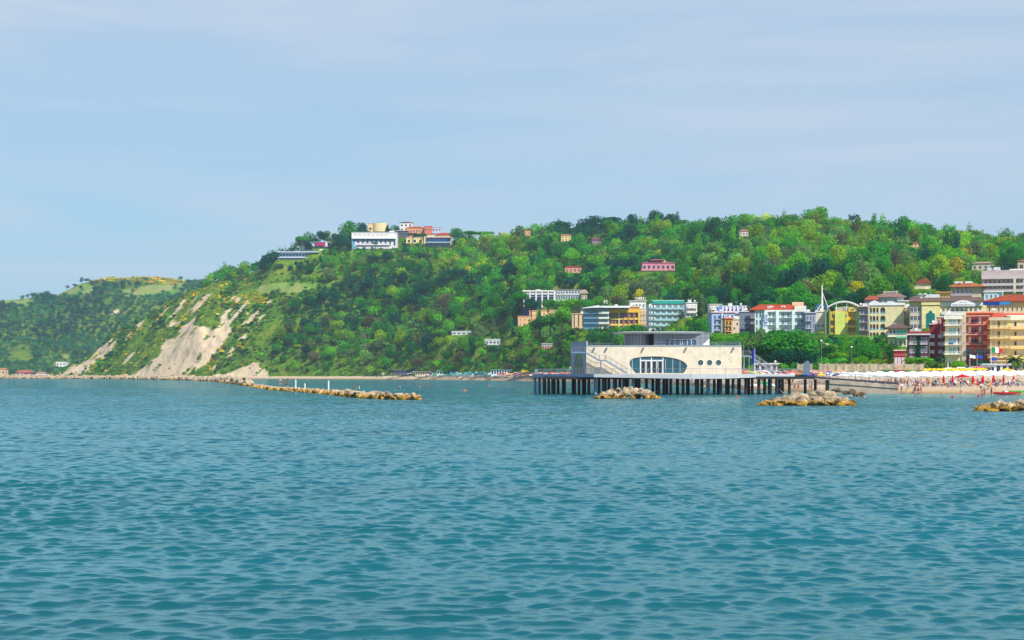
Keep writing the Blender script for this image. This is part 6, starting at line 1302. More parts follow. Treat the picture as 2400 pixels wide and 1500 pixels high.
# ------------------------------------------------------------ people
def skin_mesh(name, V, E, Rd, root=0, sub=1):
    me = bpy.data.meshes.new('tmp'); me.from_pydata(V, E, []); o = bpy.data.objects.new('tmp', me); C.objects.link(o)
    o.modifiers.new('s', 'SKIN'); o.modifiers.new('b', 'SUBSURF').levels = sub
    for i, sv in enumerate(me.skin_vertices[0].data): sv.radius = Rd[i] if isinstance(Rd[i], tuple) else (Rd[i], Rd[i]); sv.use_root = (i == root)
    dg = bpy.context.evaluated_depsgraph_get(); r = bpy.data.meshes.new_from_object(o.evaluated_get(dg)); r.name = name; bpy.data.objects.remove(o); bpy.data.meshes.remove(me)
    for p in r.polygons: p.use_smooth = True
    return r
def body(pose):
    V = []; E = []; Rd = []
    def add(p, r, prev=None):
        V.append(p); Rd.append(r); i = len(V)-1
        if prev is not None: E.append((prev, i))
        return i
    sit = pose == 'sit'; hz0 = .93 if not sit else .16; lean = .28 if pose == 'bend' else (.12 if pose == 'walk' else .02)
    pv = add((0,0,hz0), (.155,.105)); w = add((0,-lean*.4,hz0+.18), (.13,.095), pv); ch = add((0,-lean,hz0+.40), (.165,.115), w); nk = add((0,-lean*1.25,hz0+.56), .06, ch)
    hd = add((0,-lean*1.35-.01,hz0+.66), (.075,.09), nk); ht_ = add((0,-lean*1.35,hz0+.76), (.07,.085), hd); add((0,-lean*1.35-.10,hz0+.69), .014, hd)
    for sg in (-1, 1): add((sg*.085,-lean*1.35+.01,hz0+.69), .016, hd)
    fingers = []
    for sg in (-1, 1):
        sh = add((sg*.19,-lean*1.05,hz0+.47), .055, ch)
        if pose == 'walk': el = (sg*.25,-lean+.10*sg,hz0+.20); wr = (sg*.25,-lean-.06+.14*sg,hz0-.03)
        elif pose == 'wave' and sg == 1: el = (.38,-.05,hz0+.62); wr = (.40,-.08,hz0+.86)
        elif pose == 'bend': el = (sg*.22,-lean-.18,hz0+.20); wr = (sg*.18,-lean-.30,hz0+.02)
        elif sit: el = (sg*.26,-.12,.40); wr = (sg*.2,-.32,.46)
        elif pose == 'akimbo': el = (sg*.36,.02,hz0+.24); wr = (sg*.20,-.02,hz0+.06)
        else: el = (sg*.25,0,hz0+.19); wr = (sg*.27,-.06,hz0-.05)
        e = add(el, .042, sh); q = add(wr, .028, e); d = (Vector(wr)-Vector(el)).normalized(); pl = Vector(wr)+d*.075; p = add(tuple(pl), (.040,.016), q)
        sd_ = d.cross(Vector((0,1,0.01))).normalized()
        for f, (o_, l_) in enumerate(((-.03,.065),(-.01,.078),(.01,.072),(.03,.055))):
            a = add(tuple(pl+d*.035+sd_*o_), .0095, p); add(tuple(pl+d*(.035+l_)+sd_*o_*1.2+Vector((0,-.02,0))), .008, a)
        a = add(tuple(Vector(wr)+d*.05-sd_*.045), .011, p); add(tuple(Vector(wr)+d*.09-sd_*.07), .009, a)
    for sg in (-1, 1):
        hp = add((sg*.095,0,hz0-.08), .085, pv)
        if sit: kn = (sg*.12,-.38,.42); an = (sg*.12,-.52,.07)
        elif pose == 'walk': kn = (sg*.10,-.10-.10*sg,.50); an = (sg*.10,.06-.24*sg,.08+(.05 if sg < 0 else 0))
        else: kn = (sg*.12,-.03,.49); an = (sg*.13,.02,.08)
        k = add(kn, .062, hp); c2 = add(tuple(Vector(kn).lerp(Vector(an), .35)), .058, k); a = add(an, .036, c2); add((an[0]+sg*.01, an[1]-.15, an[2]-.045), (.036,.022), a)
    return skin_mesh('person', V, E, Rd), hz0, lean
BOD = {p: body(p) for p in ('stand','walk','wave','bend','sit','akimbo')}
def trunks_mesh(pose):
    z = BOD[pose][1]; mb = MB(); n = 12; rings = [(z+.11,.148,.115),(z+.0,.178,.135),(z-.10,.19,.135)]
    for (a, b) in zip(rings[:-1], rings[1:]):
        vs = [(r_[1]*math.cos(2*math.pi*i/n), r_[2]*math.sin(2*math.pi*i/n), r_[0]) for r_ in (a, b) for i in range(n)]; mb.add(vs, [(i, n+i, n+(i+1)%n, (i+1)%n) for i in range(n)])
    for sg in (-1, 1): mb.tube((sg*.098,-.0,z-.09),(sg*.108,-.012 if pose != 'sit' else -.1,z-(.26 if pose != 'sit' else .02)),.098,.09,10)
    return mb.mesh('swimwear', WHITE)
def shirt_mesh(pose):
    z, l = BOD[pose][1:]; mb = MB(); n = 12; rings = [(z+.10,.15,.12,0),(z+.22,.145,.115,-l*.5),(z+.40,.185,.135,-l),(z+.52,.12,.08,-l*1.15)]
    for (a, b) in zip(rings[:-1], rings[1:]):
        vs = [(r_[1]*math.cos(2*math.pi*i/n), r_[3]+r_[2]*math.sin(2*math.pi*i/n), r_[0]) for r_ in (a, b) for i in range(n)]; mb.add(vs, [(i, (i+1)%n, n+(i+1)%n, n+i) for i in range(n)])
    return mb.mesh('shirt', WHITE)
def hair_mesh(pose):
    z, l = BOD[pose][1:]; bm = bmesh.new(); bmesh.ops.create_icosphere(bm, subdivisions=2, radius=1); c = Vector((0,-l*1.35+.018,z+.765))
    for v in bm.verts:
        if v.co.z < -.2 and v.co.y < .2: v.co.z = -.2+(v.co.z+.2)*.2
        v.co = Vector((v.co.x*.088, v.co.y*.10, v.co.z*.095))+c
    me = bpy.data.meshes.new('hair'); bm.to_mesh(me); bm.free(); me.materials.append(WHITE); return me
TRK = {p: trunks_mesh(p) for p in BOD}; SHR = {p: shirt_mesh(p) for p in BOD}; HR = {p: hair_mesh(p) for p in BOD}
SKIN = [mat('skin_%d'%i, c, .6, .05) for i, c in enumerate(((206,150,118),(176,116,84),(150,94,66),(222,170,140)))]
CN = {'red':(200,40,40),'blue':(40,80,170),'black':(25,25,30),'white':(235,235,235),'green':(40,150,80),'orange':(230,120,40),'navy':(26,34,80),'pink':(226,120,150),'yellow':(236,206,60),'turquoise':(60,180,180),'lilac':(170,150,210)}
def person(x, y, z, pose, label, sw='red', shirt=None, hair=(40,28,20), rz=None, skin=None, sc_=1.0, group=None):
    t = thing('person', label, 'person', (x, y, z), random.uniform(-3.1,3.1) if rz is None else rz, group); t.scale = (sc_,)*3
    bd = link('body', BOD[pose][0], t)
    if not bd.data.materials: bd.data.materials.append(SKIN[0])
    paint(bd, 0, SKIN[random.randrange(4)] if skin is None else SKIN[skin])
    o = link('swimwear', TRK[pose], t); paint(o, 0, M(CN[sw])); h = link('hair', HR[pose], t); paint(h, 0, M(hair, .8))
    if shirt: o = link('shirt', SHR[pose], t); paint(o, 0, M(CN[shirt]))
    return t
def ground(u, v, z0=0.0):      # the spot of ground or water seen at column u, row v
    lo, hi = 100.0, 1400.0
    for _ in range(40):
        D = (lo+hi)/2; zt = max(z0, float(T(X(u, D), D, False)))
        if HOR-(zt-CAMH)*F/D > v: lo = D
        else: hi = D
    return X(u, D), D, max(z0, zt)
# (column, row of the feet or the waterline, pose, depth in water, trunks, shirt, label)
PPL = [
 (657,897.5,'stand',0,'red',None,'person standing on the breakwater, left of the pair beside the first white post',413), (670,897,'sit',0,'navy',None,'person sitting on the breakwater between two standing people',408), (675,897,'stand',0,'orange',None,'person standing on the breakwater nearest the first white post',404),
 (830,911,'stand',.75,'blue','orange','bather in an orange top, leftmost of the lagoon group of three',None), (836,911,'akimbo',.8,'yellow','yellow','bather in yellow, middle of the lagoon group of three',None), (842,911,'stand',.75,'white','white','bather in white, rightmost of the lagoon group of three',None),
 (937,911,'stand',.8,'black',None,'lone dark-haired bather wading in the lagoon right of the breakwater group',None), (984.5,910,'stand',.9,'red','red','bather in a red top wading, left of the two lone waders',None), (1008,910,'stand',.8,'navy','navy','bather in navy wading, right of the two lone waders',None),
 (1085,918.5,'stand',1.0,'pink',None,'left one of two bathers close together in the lagoon',None), (1090,918.5,'akimbo',.95,'red',None,'right one of two bathers close together in the lagoon',None), (1146,907,'stand',.9,'red',None,'bather far out in the lagoon beside a thin pole',None),
 (1318,905,'wave',.7,'blue',None,'bather seen between the left piles with one arm raised',None), (1348,908,'stand',.8,'red',None,'bather in red swimwear seen behind the left piles',None), (1388,903,'walk',.3,'black','black','person in black wading behind the pier corner',None),
 (1636,912,'stand',.8,'yellow',None,'bather in yellow trunks seen between piles below the house',None), (1652,912,'walk',.5,'black',None,'bather in black trunks seen between piles below the round windows',None),
 (1862,914,'walk',0,'black','black','person in black walking on sand at the pier end, left of three',None), (1871,914.5,'stand',0,'red',None,'sunburnt person standing on sand at the pier end',None), (1898,914,'walk',0,'blue','white','person in a white top left of the abutment',None), (1902,915,'stand',0,'red',None,'person in red trunks left of the abutment',None), (1911,913,'akimbo',0,'red',None,'person with hands on hips left of the abutment',None),
 (1972,918,'stand',.2,'green','green','child in bright green at the foot of the abutment',None), (2042,920.5,'stand',.15,'navy','lilac','person in a lilac shirt paddling in front of the abutment',None), (2074,920,'walk',0,'white','white','person in white walking by the end of the abutment',None), (2076,909,'stand',0,'yellow','yellow','person in yellow beside the abutment end',None),
 (1995,931,'stand',1.15,'black',None,'swimmer with dark hair, left of the pair off the footbridge islet',None), (2004,931,'stand',1.15,'black',None,'swimmer with dark hair, right of the pair off the footbridge islet',None), (2026,932,'stand',1.3,'red',None,'swimmer right of the footbridge islet, farther one',None), (2023.5,937,'stand',1.3,'red',None,'swimmer right of the footbridge islet, nearer one',None),
 (2090,914,'walk',0,'blue','turquoise','person in turquoise on the wet sand near the abutment',None), (2096,913,'stand',0,'white','pink','person in a pink top on the sand near the abutment',None), (2105,913,'bend',0,'red','red','person in red bending over on the sand',None), (2112,922,'walk',0,'black',None,'slim person in black trunks at the water edge',None), (2124,922,'stand',.1,'green',None,'person in green trunks standing at the water edge',None),
 (2145,921,'stand',.1,'blue',None,'tanned person in blue trunks, left of the trio at the water edge',None), (2152,922,'stand',.1,'black','orange','person in an orange top, middle of the trio at the water edge',None), (2159,922,'walk',.0,'red',None,'walker in red trunks, right of the trio at the water edge',None), (2145,929,'bend',.35,'pink','pink','bather in pink bending over in the shallows',None),
 (2253,926,'walk',.2,'red',None,'bather in red wading in front of the open red umbrella',None), (2256,905,'stand',0,'blue','blue','lifeguard in blue beside the open red umbrella',None), (2252,906,'stand',0,'navy','white','person in a white top beside the lifeguard',None), (2299,917,'stand',0,'black','white','person in a white top standing left of the red rowing raft',None), (2308,925,'walk',.25,'red',None,'bather in red walking in front of the red raft, left one',None), (2302,930,'bend',.3,'pink','pink','child in pink bending over in the shallows by the raft',None),
 (2320,914,'walk',0,'red','orange','person in an orange top walking on sand behind the raft',None), (2324,926,'stand',.2,'blue',None,'bather in blue trunks at the left tip of the red raft',None), (2334,912,'walk',0,'blue','blue','person in blue walking on sand behind the red raft',None), (2316,912,'bend',0,'yellow','yellow','person in yellow bending on sand behind the red raft',None),
 (2206,925.5,'stand',1.3,'red',None,'swimmer whose head shows off the right-hand beach',None), (2389,927,'stand',1.3,'red',None,'swimmer whose head shows at the far right shallows',None),
 (1336,876,'stand',0,'blue','white','person in a white shirt on the pier deck beside the house corner',360),
]
for (uu, vv, ps, wd, sw, sh_c, lb, DD) in PPL:
    if DD: x, y, z = X(uu, DD), DD, (DZ if DD == 360 else 1.35)
    else: x, y, z = ground(uu, vv)
    if wd: z = 0
    person(x, y, z-wd, ps, lb, sw, sh_c, hair=random.choice(((30,22,18),(60,40,24),(150,110,60))), group='bathers' if wd else 'people on the beach')
cs_ = list(CN); pos_ = list(BOD)
for i in range(105):      # more beach-goers between and in front of the umbrellas
    uu = random.choice((random.uniform(1960, 2400), random.uniform(2080, 2250), random.uniform(1500, 1860))); wl = float(np.interp(uu, TU, TD[1])); D = wl+random.uniform(9, 30); x = X(uu, D)
    if 1940 < uu < 2110 and D < 362: continue
    ps = random.choice(pos_); c1, c2 = random.choice(cs_), random.choice(cs_)
    side = 'behind the piles' if uu < 1870 else 'before the white umbrellas'
    pw = {'stand':'standing','walk':'walking','wave':'waving','bend':'bending over','sit':'sitting','akimbo':'hands on hips'}[ps]
    has = random.random() < .4
    person(x, D, float(T(x, D)), ps, f"person in {c1} swimwear{' and '+c2+' top' if has else ''} {pw}, {side}", c1, c2 if has else None, group='beach-goers '+side)
# ------------------------------------------------------------ beach furniture
def umb_canopy(n=8, r=1.35, h=.5):
    mb = MB(); vs = [(0,0,2.25+h)]; 
    for i in range(n*2):
        a = math.pi*i/n; k = r if i % 2 == 0 else r*.955; vs.append((k*math.cos(a), k*math.sin(a), 2.25-(0 if i % 2 == 0 else .02)))
    for i in range(n*2):
        a = math.pi*i/n; k = r if i % 2 == 0 else r*.955; vs.append((k*math.cos(a), k*math.sin(a), 2.08))
    m = n*2; fs = [(0, 1+i, 1+(i+1)%m) for i in range(m)]+[(1+i, 1+m+i, 1+m+(i+1)%m, 1+(i+1)%m) for i in range(m)]; return mb.add(vs, fs).mesh('canopy', WHITE)
UC = umb_canopy(); UP = MB().tube((0,0,-.2),(0,0,2.72),.028,.022,6).mesh('pole', WHITE)
CL = MB().tube((0,0,.75),(0,0,1.5),.17,.24,8).tube((0,0,1.5),(0,0,2.45),.24,.05,8).tube((0,0,2.45),(0,0,2.6),.05,.01,6).mesh('canopy', WHITE)
COLS = {'white':(246,244,240),'yellow':(244,206,40),'red':(206,22,30),'orange':(240,110,50),'teal':(40,160,160),'green':(40,160,90),'blue':(40,70,170),'navy':(30,40,110),'pink':(232,90,120),'cream':(240,226,196),'coral':(236,130,100),'purple':(110,60,140)}
NU = 0
def umbrella(x, y, col, label, group, s=1.0, closed=False, z=None):
    global NU
    z = float(T(x, y)) if z is None else z
    t = thing('beach_umbrella', label, 'umbrella', (x, y, z), random.uniform(0, .8), group); t.scale = (s, s, 1)
    c = link('canopy', CL if closed else UC, t); paint(c, 0, M(COLS[col], .75)); link('pole', UP, t); NU += 1
    if not closed: c.rotation_euler = (random.uniform(-.06,.06), random.uniform(-.06,.06), 0)
    return t
rows = [(372,2105,2262,'first, nearest the water'),(384,2030,2560,'second'),(396,1975,2560,'third'),(408,1950,2560,'fourth'),(421,1935,2560,'fifth'),(434,1925,2560,'sixth'),(447,2060,2560,'last')]
for (D, u0, u1, lb) in rows:
    x = X(u0, D); j = 0
    while x < X(min(u1, 2430), D):
        umbrella(x+random.uniform(-.25,.25), D+random.uniform(-.5,.5), 'white', f'open white umbrella in the {lb.split(",")[0]} row of the right-hand sand', f'white umbrellas of the {lb.split(",")[0]} row', 1.08); x += 2.95; j += 1
for i in range(14): umbrella(X(2168+i*10.5, 462), 462, 'yellow', 'open yellow umbrella in the row behind the white umbrellas', 'yellow umbrella row', 1.1, z=float(T(X(2168+i*10.5,462),462))+.45)
for uu, c in ((2224,'white'),(2275,'white')): umbrella(X(uu, 470), 470, c, f'large white parasol standing behind the yellow row, {"left" if uu == 2224 else "right"} one', None, 2.0, z=3.1)
umbrella(X(2292,474), 474, 'pink', 'pink umbrella behind the yellow row near the flag poles', None, 1.3, z=3.5); umbrella(X(2359,468), 468, 'yellow', 'large yellow umbrella right of the flagpole', None, 1.5, z=2.9)
for i, (uu, w_) in enumerate(((2211.5,'leftmost'),(2232.5,'second from left'),(2280.5,'third from left'),(2303.5,'fourth from left'),(2328.5,'fifth from left'),(2352,'sixth from left'),(2376,'rightmost'))):
    umbrella(X(uu, 366), 366, 'red', f'closed red umbrella in the front line on the sand, {w_}', 'closed red umbrellas', 1.5 if i in (2,3,4) else 1.15, True)
umbrella(X(2255.5, 360), 360, 'red', 'open bright red lifeguard umbrella in front of the white rows', None, 1.1)
k = 0
while NU < 292:       # the coloured umbrellas seen past and through the pier
    if k % 3 == 0: uu = random.uniform(1745, 1960); D = random.uniform(405, 470); c = random.choice(['orange','coral','orange','yellow','white','green','red'])
    elif k % 3 == 1: uu = random.uniform(1640, 1860); wl = float(np.interp(uu, TU, TD[1])); D = wl+random.uniform(12, 55); c = random.choice(['red','yellow','orange','white','teal','navy','green'])
    else: uu = random.uniform(1880, 1975); D = random.uniform(405, 470); c = random.choice(['coral','pink','yellow','white','navy','blue'])
    k += 1; wh = 'beyond the pier stair' if uu < 1860 else 'behind the footbridge'
    umbrella(X(uu, D), D, c, f'open {c} beach umbrella {wh}', f'{c} umbrellas {wh}', 1.0)
# farther umbrellas, loungers and cabins of the long beach read as one colourful mass
vs = []; fs = []; mi = []; CK = list(COLS)
rr = random.Random(12)
for i in range(900):
    uu = rr.triangular(880, 1660, 1250) if i > 240 else rr.uniform(1230, 1660); wl = float(np.interp(uu, TU, TD[1])); D = wl+rr.uniform(9, 30); x = X(uu, D); z = float(T(x, D, False))
    if uu < 1010: c = rr.choice(['white','teal','blue','cream','navy'])
    elif uu < 1160: c = rr.choice(['teal','teal','green','white','blue'])
    else: c = rr.choice(['red','purple','white','pink','orange','yellow','navy','coral'])
    o = len(vs); vs.append((x, D, z+2.5)); n = 7; r_ = rr.uniform(1.1,1.6); zz_ = z+rr.uniform(1.9,2.2)
    vs += [(x+r_*math.cos(2*math.pi*q/n), D+r_*math.sin(2*math.pi*q/n), zz_) for q in range(n)]; fs += [(o, o+1+q, o+1+(q+1)%n) for q in range(n)]; mi += [CK.index(c)]*n
    o = len(vs); vs += [(x-.05,D,z-.2),(x+.05,D,z-.2),(x+.05,D+.05,z+2.4),(x-.05,D+.05,z+2.4)]; fs.append((o,o+1,o+2,o+3)); mi.append(0)
    for q in range(2):     # towels and loungers beneath
        bx_ = x+rr.uniform(-1.5,1.5); by = D+rr.uniform(-1.8,.5); o = len(vs); vs += [(bx_-.9,by,z+.15),(bx_+.9,by,z+.15),(bx_+.9,by+.5,z+.15),(bx_-.9,by+.5,z+.15),(bx_-.9,by,z+.5),(bx_+.9,by,z+.35),(bx_+.9,by+.5,z+.35),(bx_-.9,by+.5,z+.6)]
        fs += [(4,5,6,7),(0,1,5,4),(1,2,6,5),(3,0,4,7)]; mi += [rr.randrange(len(CK))]*4
me = bpy.data.meshes.new('beach_umbrellas'); me.from_pydata(vs, [], fs)
for c in CK: me.materials.append(M(COLS[c], .75))
me.polygons.foreach_set('material_index', mi); tag(link('distant_umbrellas', me), 'colourful mass of small umbrellas and loungers along the far beach', None, None, 'stuff')
# loungers under the white umbrellas
lg = MB().box(-.3,.3,-.95,.25,.28,.34).add([(-.3,.25,.28),(.3,.25,.28),(.3,.85,.68),(-.3,.85,.68),(-.3,.25,.34),(.3,.25,.34),(.3,.82,.74),(-.3,.82,.74)],[(3,2,1,0),(4,5,6,7),(0,1,5,4),(1,2,6,5),(2,3,7,6),(3,0,4,7)]).mesh('bed', WHITE)
ll = MB().box(-.28,-.24,-.9,-.86,0,.28).box(.24,.28,-.9,-.86,0,.28).box(-.28,-.24,.2,.24,0,.28).box(.24,.28,.2,.24,0,.28).mesh('leg_frame', WHITE)
LCOL = {'beige':(206,186,160),'grey':(120,116,120),'white':(236,232,226),'brown':(120,84,64),'navy':(40,44,70)}
cnt_l = 0
for (D, u0, u1, lb) in [(363,2120,2420,'first')]+[(367,2090,2420,'first')]+rows[:4]:
    x = X(u0, D)+.8
    while x < X(min(u1, 2420), D) and cnt_l < 240:
        c = random.choice(list(LCOL)); yy = D-1.0+random.uniform(-.7,.7)
        t = thing('sun_lounger', f'{c} sun lounger under the {lb.split(",")[0]} row of white umbrellas', 'sun lounger', (x, yy, float(T(x, yy))), random.uniform(-.7,.7), f'{c} loungers under the {lb.split(",")[0]} row')
        o = link('bed', lg, t); paint(o, 0, M(LCOL[c])); link('leg_frame', ll, t); x += random.uniform(1.2, 2.0); cnt_l += 1
# boats and floats
def hull(L, w, h, m, name='hull', parent=None):
    mb = MB(); n = 12; st = []
    for i in range(n+1):
        t = i/n; k = math.sin(math.pi*min(1, max(0, .06+.88*t)))**.55; zz_ = h*.35*abs(2*t-1)**2.2; st.append([(-L/2+L*t, -w/2*k, h+zz_), (-L/2+L*t, -w/2*k*.75, h*.3+zz_), (-L/2+L*t, 0, zz_), (-L/2+L*t, w/2*k*.75, h*.3+zz_), (-L/2+L*t, w/2*k, h+zz_)])
    vs = [p for s in st for p in s]; fs = [(i*5+j, i*5+j+1, (i+1)*5+j+1, (i+1)*5+j) for i in range(n) for j in range(4)]+[(i*5+4, i*5, (i+1)*5, (i+1)*5+4) for i in range(n)]+[(0,1,2,3,4), tuple(n*5+j for j in (4,3,2,1,0))]
    return mb.add(vs, fs).build(name, m, parent)
REDP = M((206,30,36), .4)
x, y, z = ground(2357, 925); t = thing('rowing_raft', 'red twin-hulled rowing raft with raised oars on the water edge', 'boat', (x, y, z), .28)
for sg in (-1, 1): h_ = hull(4.6, .55, .42, REDP, 'hull', t); h_.location = (0, sg*.65, 0)
MB().box(-1.6,1.2,-.9,.9,.43,.5).build('deck', REDP, t); MB().box(-.5,.1,-.5,.5,.51,.8).build('seat', WHITE, t)
for sg in (-1, 1): MB().bar((-.2,sg*.7,.7),(-1.6 if sg < 0 else 1.2,sg*1.3,1.3 if sg < 0 else 1.9),.05).build('oar', WHITE, t)
x, y, z = ground(2386, 921); t = thing('kayak', 'bright green kayak lying on the sand beside the red raft', 'kayak', (x, y, z), .15); h_ = hull(3.6, .7, .38, M((30,190,60), .4), 'hull', t); MB().box(-.4,.4,-.2,.2,.40,.46).build('cockpit_rim', M((20,120,40)), t)
D = 1150; t = thing('inflatable_boat', 'tiny yellow inflatable boat with a person off the cliff', 'boat', (X(401,D), D, 0)); hull(4.2, 1.6, .6, M((246,214,30)), 'hull', t); person(X(401,D)+.2, D, .35, 'sit', 'person sitting in the yellow inflatable boat', 'yellow', 'yellow')
def buoy(uu, vv, c, lb):
    x, y, z = ground(uu, vv); t = thing('buoy', lb, 'buoy', (x, y, .05)); bm = bmesh.new(); bmesh.ops.create_icosphere(bm, subdivisions=2, radius=.28); me = bpy.data.meshes.new('float'); bm.to_mesh(me); bm.free(); me.materials.append(M(c, .4)); link('float', me, t); MB().tube((0,0,.2),(0,0,.5),.04,.03,6).build('ring', STEEL, t)
buoy(1727,932,(200,70,50),'small rust-red float off the pier right end'); buoy(2233,932,(200,40,40),'red float off the right-hand beach'); buoy(2294,929,(190,40,40),'red float left of the right-edge rocks')
t = thing('life_ring', 'orange life ring hung on a short post on the sand', 'life ring', (X(2287,352), 352, float(T(X(2287,352),352))))
mb = MB(); n = 16
for i in range(n): a0, a1 = 2*math.pi*i/n, 2*math.pi*(i+1)/n; mb.tube((.42*math.cos(a0),0,1.1+.42*math.sin(a0)),(.42*math.cos(a1),0,1.1+.42*math.sin(a1)),.1,.1,6)
mb.build('ring', M((230,80,40), .5), t); MB().tube((0,.1,0),(0,.1,1.3),.04,.04,6).build('post', WHITE, t)
t = thing('thin_pole', 'thin white pole rising from the shallows before the open red umbrella', 'pole', (X(2257,333), 333, -.5)); MB().tube((0,0,0),(0,0,2.4),.05,.04,6).build('pole', WHITE, t)
t = thing('flagpole', 'white flagpole with an Italian flag above a small blue one before the yellow hotel', 'flag', (X(2323,500), 500, float(T(X(2323,500),500)))); hP = Z(804,500)-t.location.z
MB().tube((0,0,0),(0,0,hP),.09,.05,8).build('pole', WHITE, t)
for k_, c in enumerate(((20,140,70),(240,240,240),(206,40,46))): o = MB().add([(.1+k_*1.1+dx, dy, hP-1.1-.15*k_+dz) for dx, dy, dz in ((0,0,0),(1.1,.12,-.2),(1.1,.12,-1.75),(0,0,-1.5))]+[(.1+k_*1.1+dx, dy+.03, hP-1.1-.15*k_+dz) for dx, dy, dz in ((0,0,0),(1.1,.12,-.2),(1.1,.12,-1.75),(0,0,-1.5))], [(3,2,1,0),(4,5,6,7),(0,1,5,4),(2,3,7,6),(1,2,6,5),(3,0,4,7)]).build('flag_cloth', M(c), t)
MB().box(.1,1.6,0,.03,hP-5.2,hP-4.2).build('small_flag', M((30,70,180)), t)
for uu, c, lb in ((2273,(230,240,235),'short flagpole with a pale flag left of the blue one'),(2290,(30,80,180),'short flagpole with a blue flag before the coral hotel')):
    flagpole(X(uu,495), 495, float(T(X(uu,495),495)), 6.2, [c], 1.6, .9, lb)
# tan windbreak net behind the footbridge
NETM = bpy.data.materials.new('tan_net'); NETM.use_nodes = True
def _net():
    t = NETM.node_tree; b = t.nodes['Principled BSDF']; b.inputs['Base Color'].default_value = (.50,.40,.27,1); b.inputs['Roughness'].default_value = .9; o = t.nodes['Material Output']
    tr = N(t, 'ShaderNodeBsdfTransparent'); mx = N(t, 'ShaderNodeMixShader'); w = N(t, 'ShaderNodeTexNoise'); w.inputs['Scale'].default_value = 1.2; w.inputs['Detail'].default_value = 4
    tc = N(t, 'ShaderNodeTexCoord'); t.links.new(tc.outputs['Object'], w.inputs[0]); r = N(t, 'ShaderNodeMapRange'); r.inputs[1].default_value = .35; r.inputs[2].default_value = .6; r.inputs[3].default_value = .55; r.inputs[4].default_value = .95
    t.links.new(w.outputs[0], r.inputs[0]); t.links.new(r.outputs[0], mx.inputs[0]); t.links.new(tr.outputs[0], mx.inputs[1]); t.links.new(b.outputs[0], mx.inputs[2]); t.links.new(mx.outputs[0], o.inputs[0])
_net()
def net(u0, u1, D, v0, v1, lb, n):
    t = thing('windbreak_net', lb, 'net', (X(u0,D), D, Z(v1,D))); w = X(u1,D)-X(u0,D); h = Z(v0,D)-Z(v1,D); mb = MB(); vs = []; fs = []; m_ = n*6
    for i in range(m_+1):
        s_ = i/m_; sag = .35*abs(math.sin(math.pi*s_*n)); vs += [(w*s_,.15*math.sin(i*1.3),0),(w*s_,.1*math.sin(i*.9),h-sag*.8)]
    fs = [(i*2,i*2+2,i*2+3,i*2+1) for i in range(m_)]; mb.add(vs, fs); mb.build('net', NETM, t)
    for i in range(n+1): MB().tube((w*i/n,-.1,-1.5),(w*i/n+random.uniform(-.15,.15),-.1,h+.3),.06,.05,6).build('pole', STEEL, t)
net(1868,1905,452,851,868,'short tan net left of the windbreak, behind the steel gate',2); net(1920,2058,448,851,871,'long tan windbreak net behind the footbridge',7); net(2050,2166,456,851.5,867,'sagging tan windbreak net right of the long one',5)
# tall slim poles in the court
for i, uu in enumerate((1919,1931,1944,1968,1993,2028,2037,2061,2078,2102)):
    t = thing('court_pole', f'slim pole of the beach court, {["leftmost","second","third","fourth","fifth","sixth","seventh","eighth","ninth","rightmost"][i]} of ten from the left', 'pole', (X(uu,430), 430, float(T(X(uu,430),430))), 0, 'poles of the beach court'); MB().tube((0,0,0),(random.uniform(-.3,.5),0,5.0),.05,.04,6).tube((0,0,-.05),(0,0,.15),.12,.12,8).build('pole', STEEL, t)
# palms
def palm(x, y, z, h, s, lb):
    t = thing('palm_tree', lb, 'palm tree', (x, y, z)); MB().tube((0,0,-.3),(.1,0,h*.5),.3*s,.24*s,9).tube((.1,0,h*.5),(.05,0,h),.24*s,.3*s,9).build('trunk', BARK, t); mb = MB(); rr = random.Random(int(x*10))
    for k in range(30):
        a = rr.uniform(0, 6.28); el_ = rr.uniform(-.35, 1.2); L_ = s*rr.uniform(2.2,2.9); p = Vector((.05,0,h)); d = Vector((math.cos(a)*math.cos(el_), math.sin(a)*math.cos(el_), math.sin(el_))); prev = p
        for q in range(7):
            d = (d+Vector((0,0,-.22))).normalized(); nx = prev+d*L_/7; sd_ = d.cross(Vector((0,0,1))).normalized()*(.42*s*math.sin(math.pi*(q+.7)/7.6)); sd2 = d.cross(Vector((0,0,1))).normalized()*(.42*s*math.sin(math.pi*(q+1.5)/8))
            mb.add([prev-sd_-Vector((0,0,.18*s)), prev, nx, nx-sd2-Vector((0,0,.18*s))], [(0,1,2,3)]); mb.add([prev+sd_-Vector((0,0,.18*s)), nx+sd2-Vector((0,0,.18*s)), nx, prev], [(0,1,2,3)]); prev = nx
    me = mb.mesh('fronds', LEAF); at = me.attributes.new('leafcol', 'FLOAT_COLOR', 'POINT'); at.data.foreach_set('color', np.tile([.10,.20,.02,1], len(me.vertices)).astype(np.float32)); link('fronds', me, t)
for uu, D, hv, s, lb in ((2380,500,842,1.35,'large palm tree in front of the yellow hotel'),(2201,490,853,1.2,'bushy palm in front of the cream hotel'),(2169,492,855,1.0,'yellowish palm left of the bushy palm'),(1998,505,853,.9,'short palm among bushes behind the long windbreak net')):
    z = float(T(X(uu,D),D)); palm(X(uu,D), D, z, Z(hv,D)-z, s, lb)
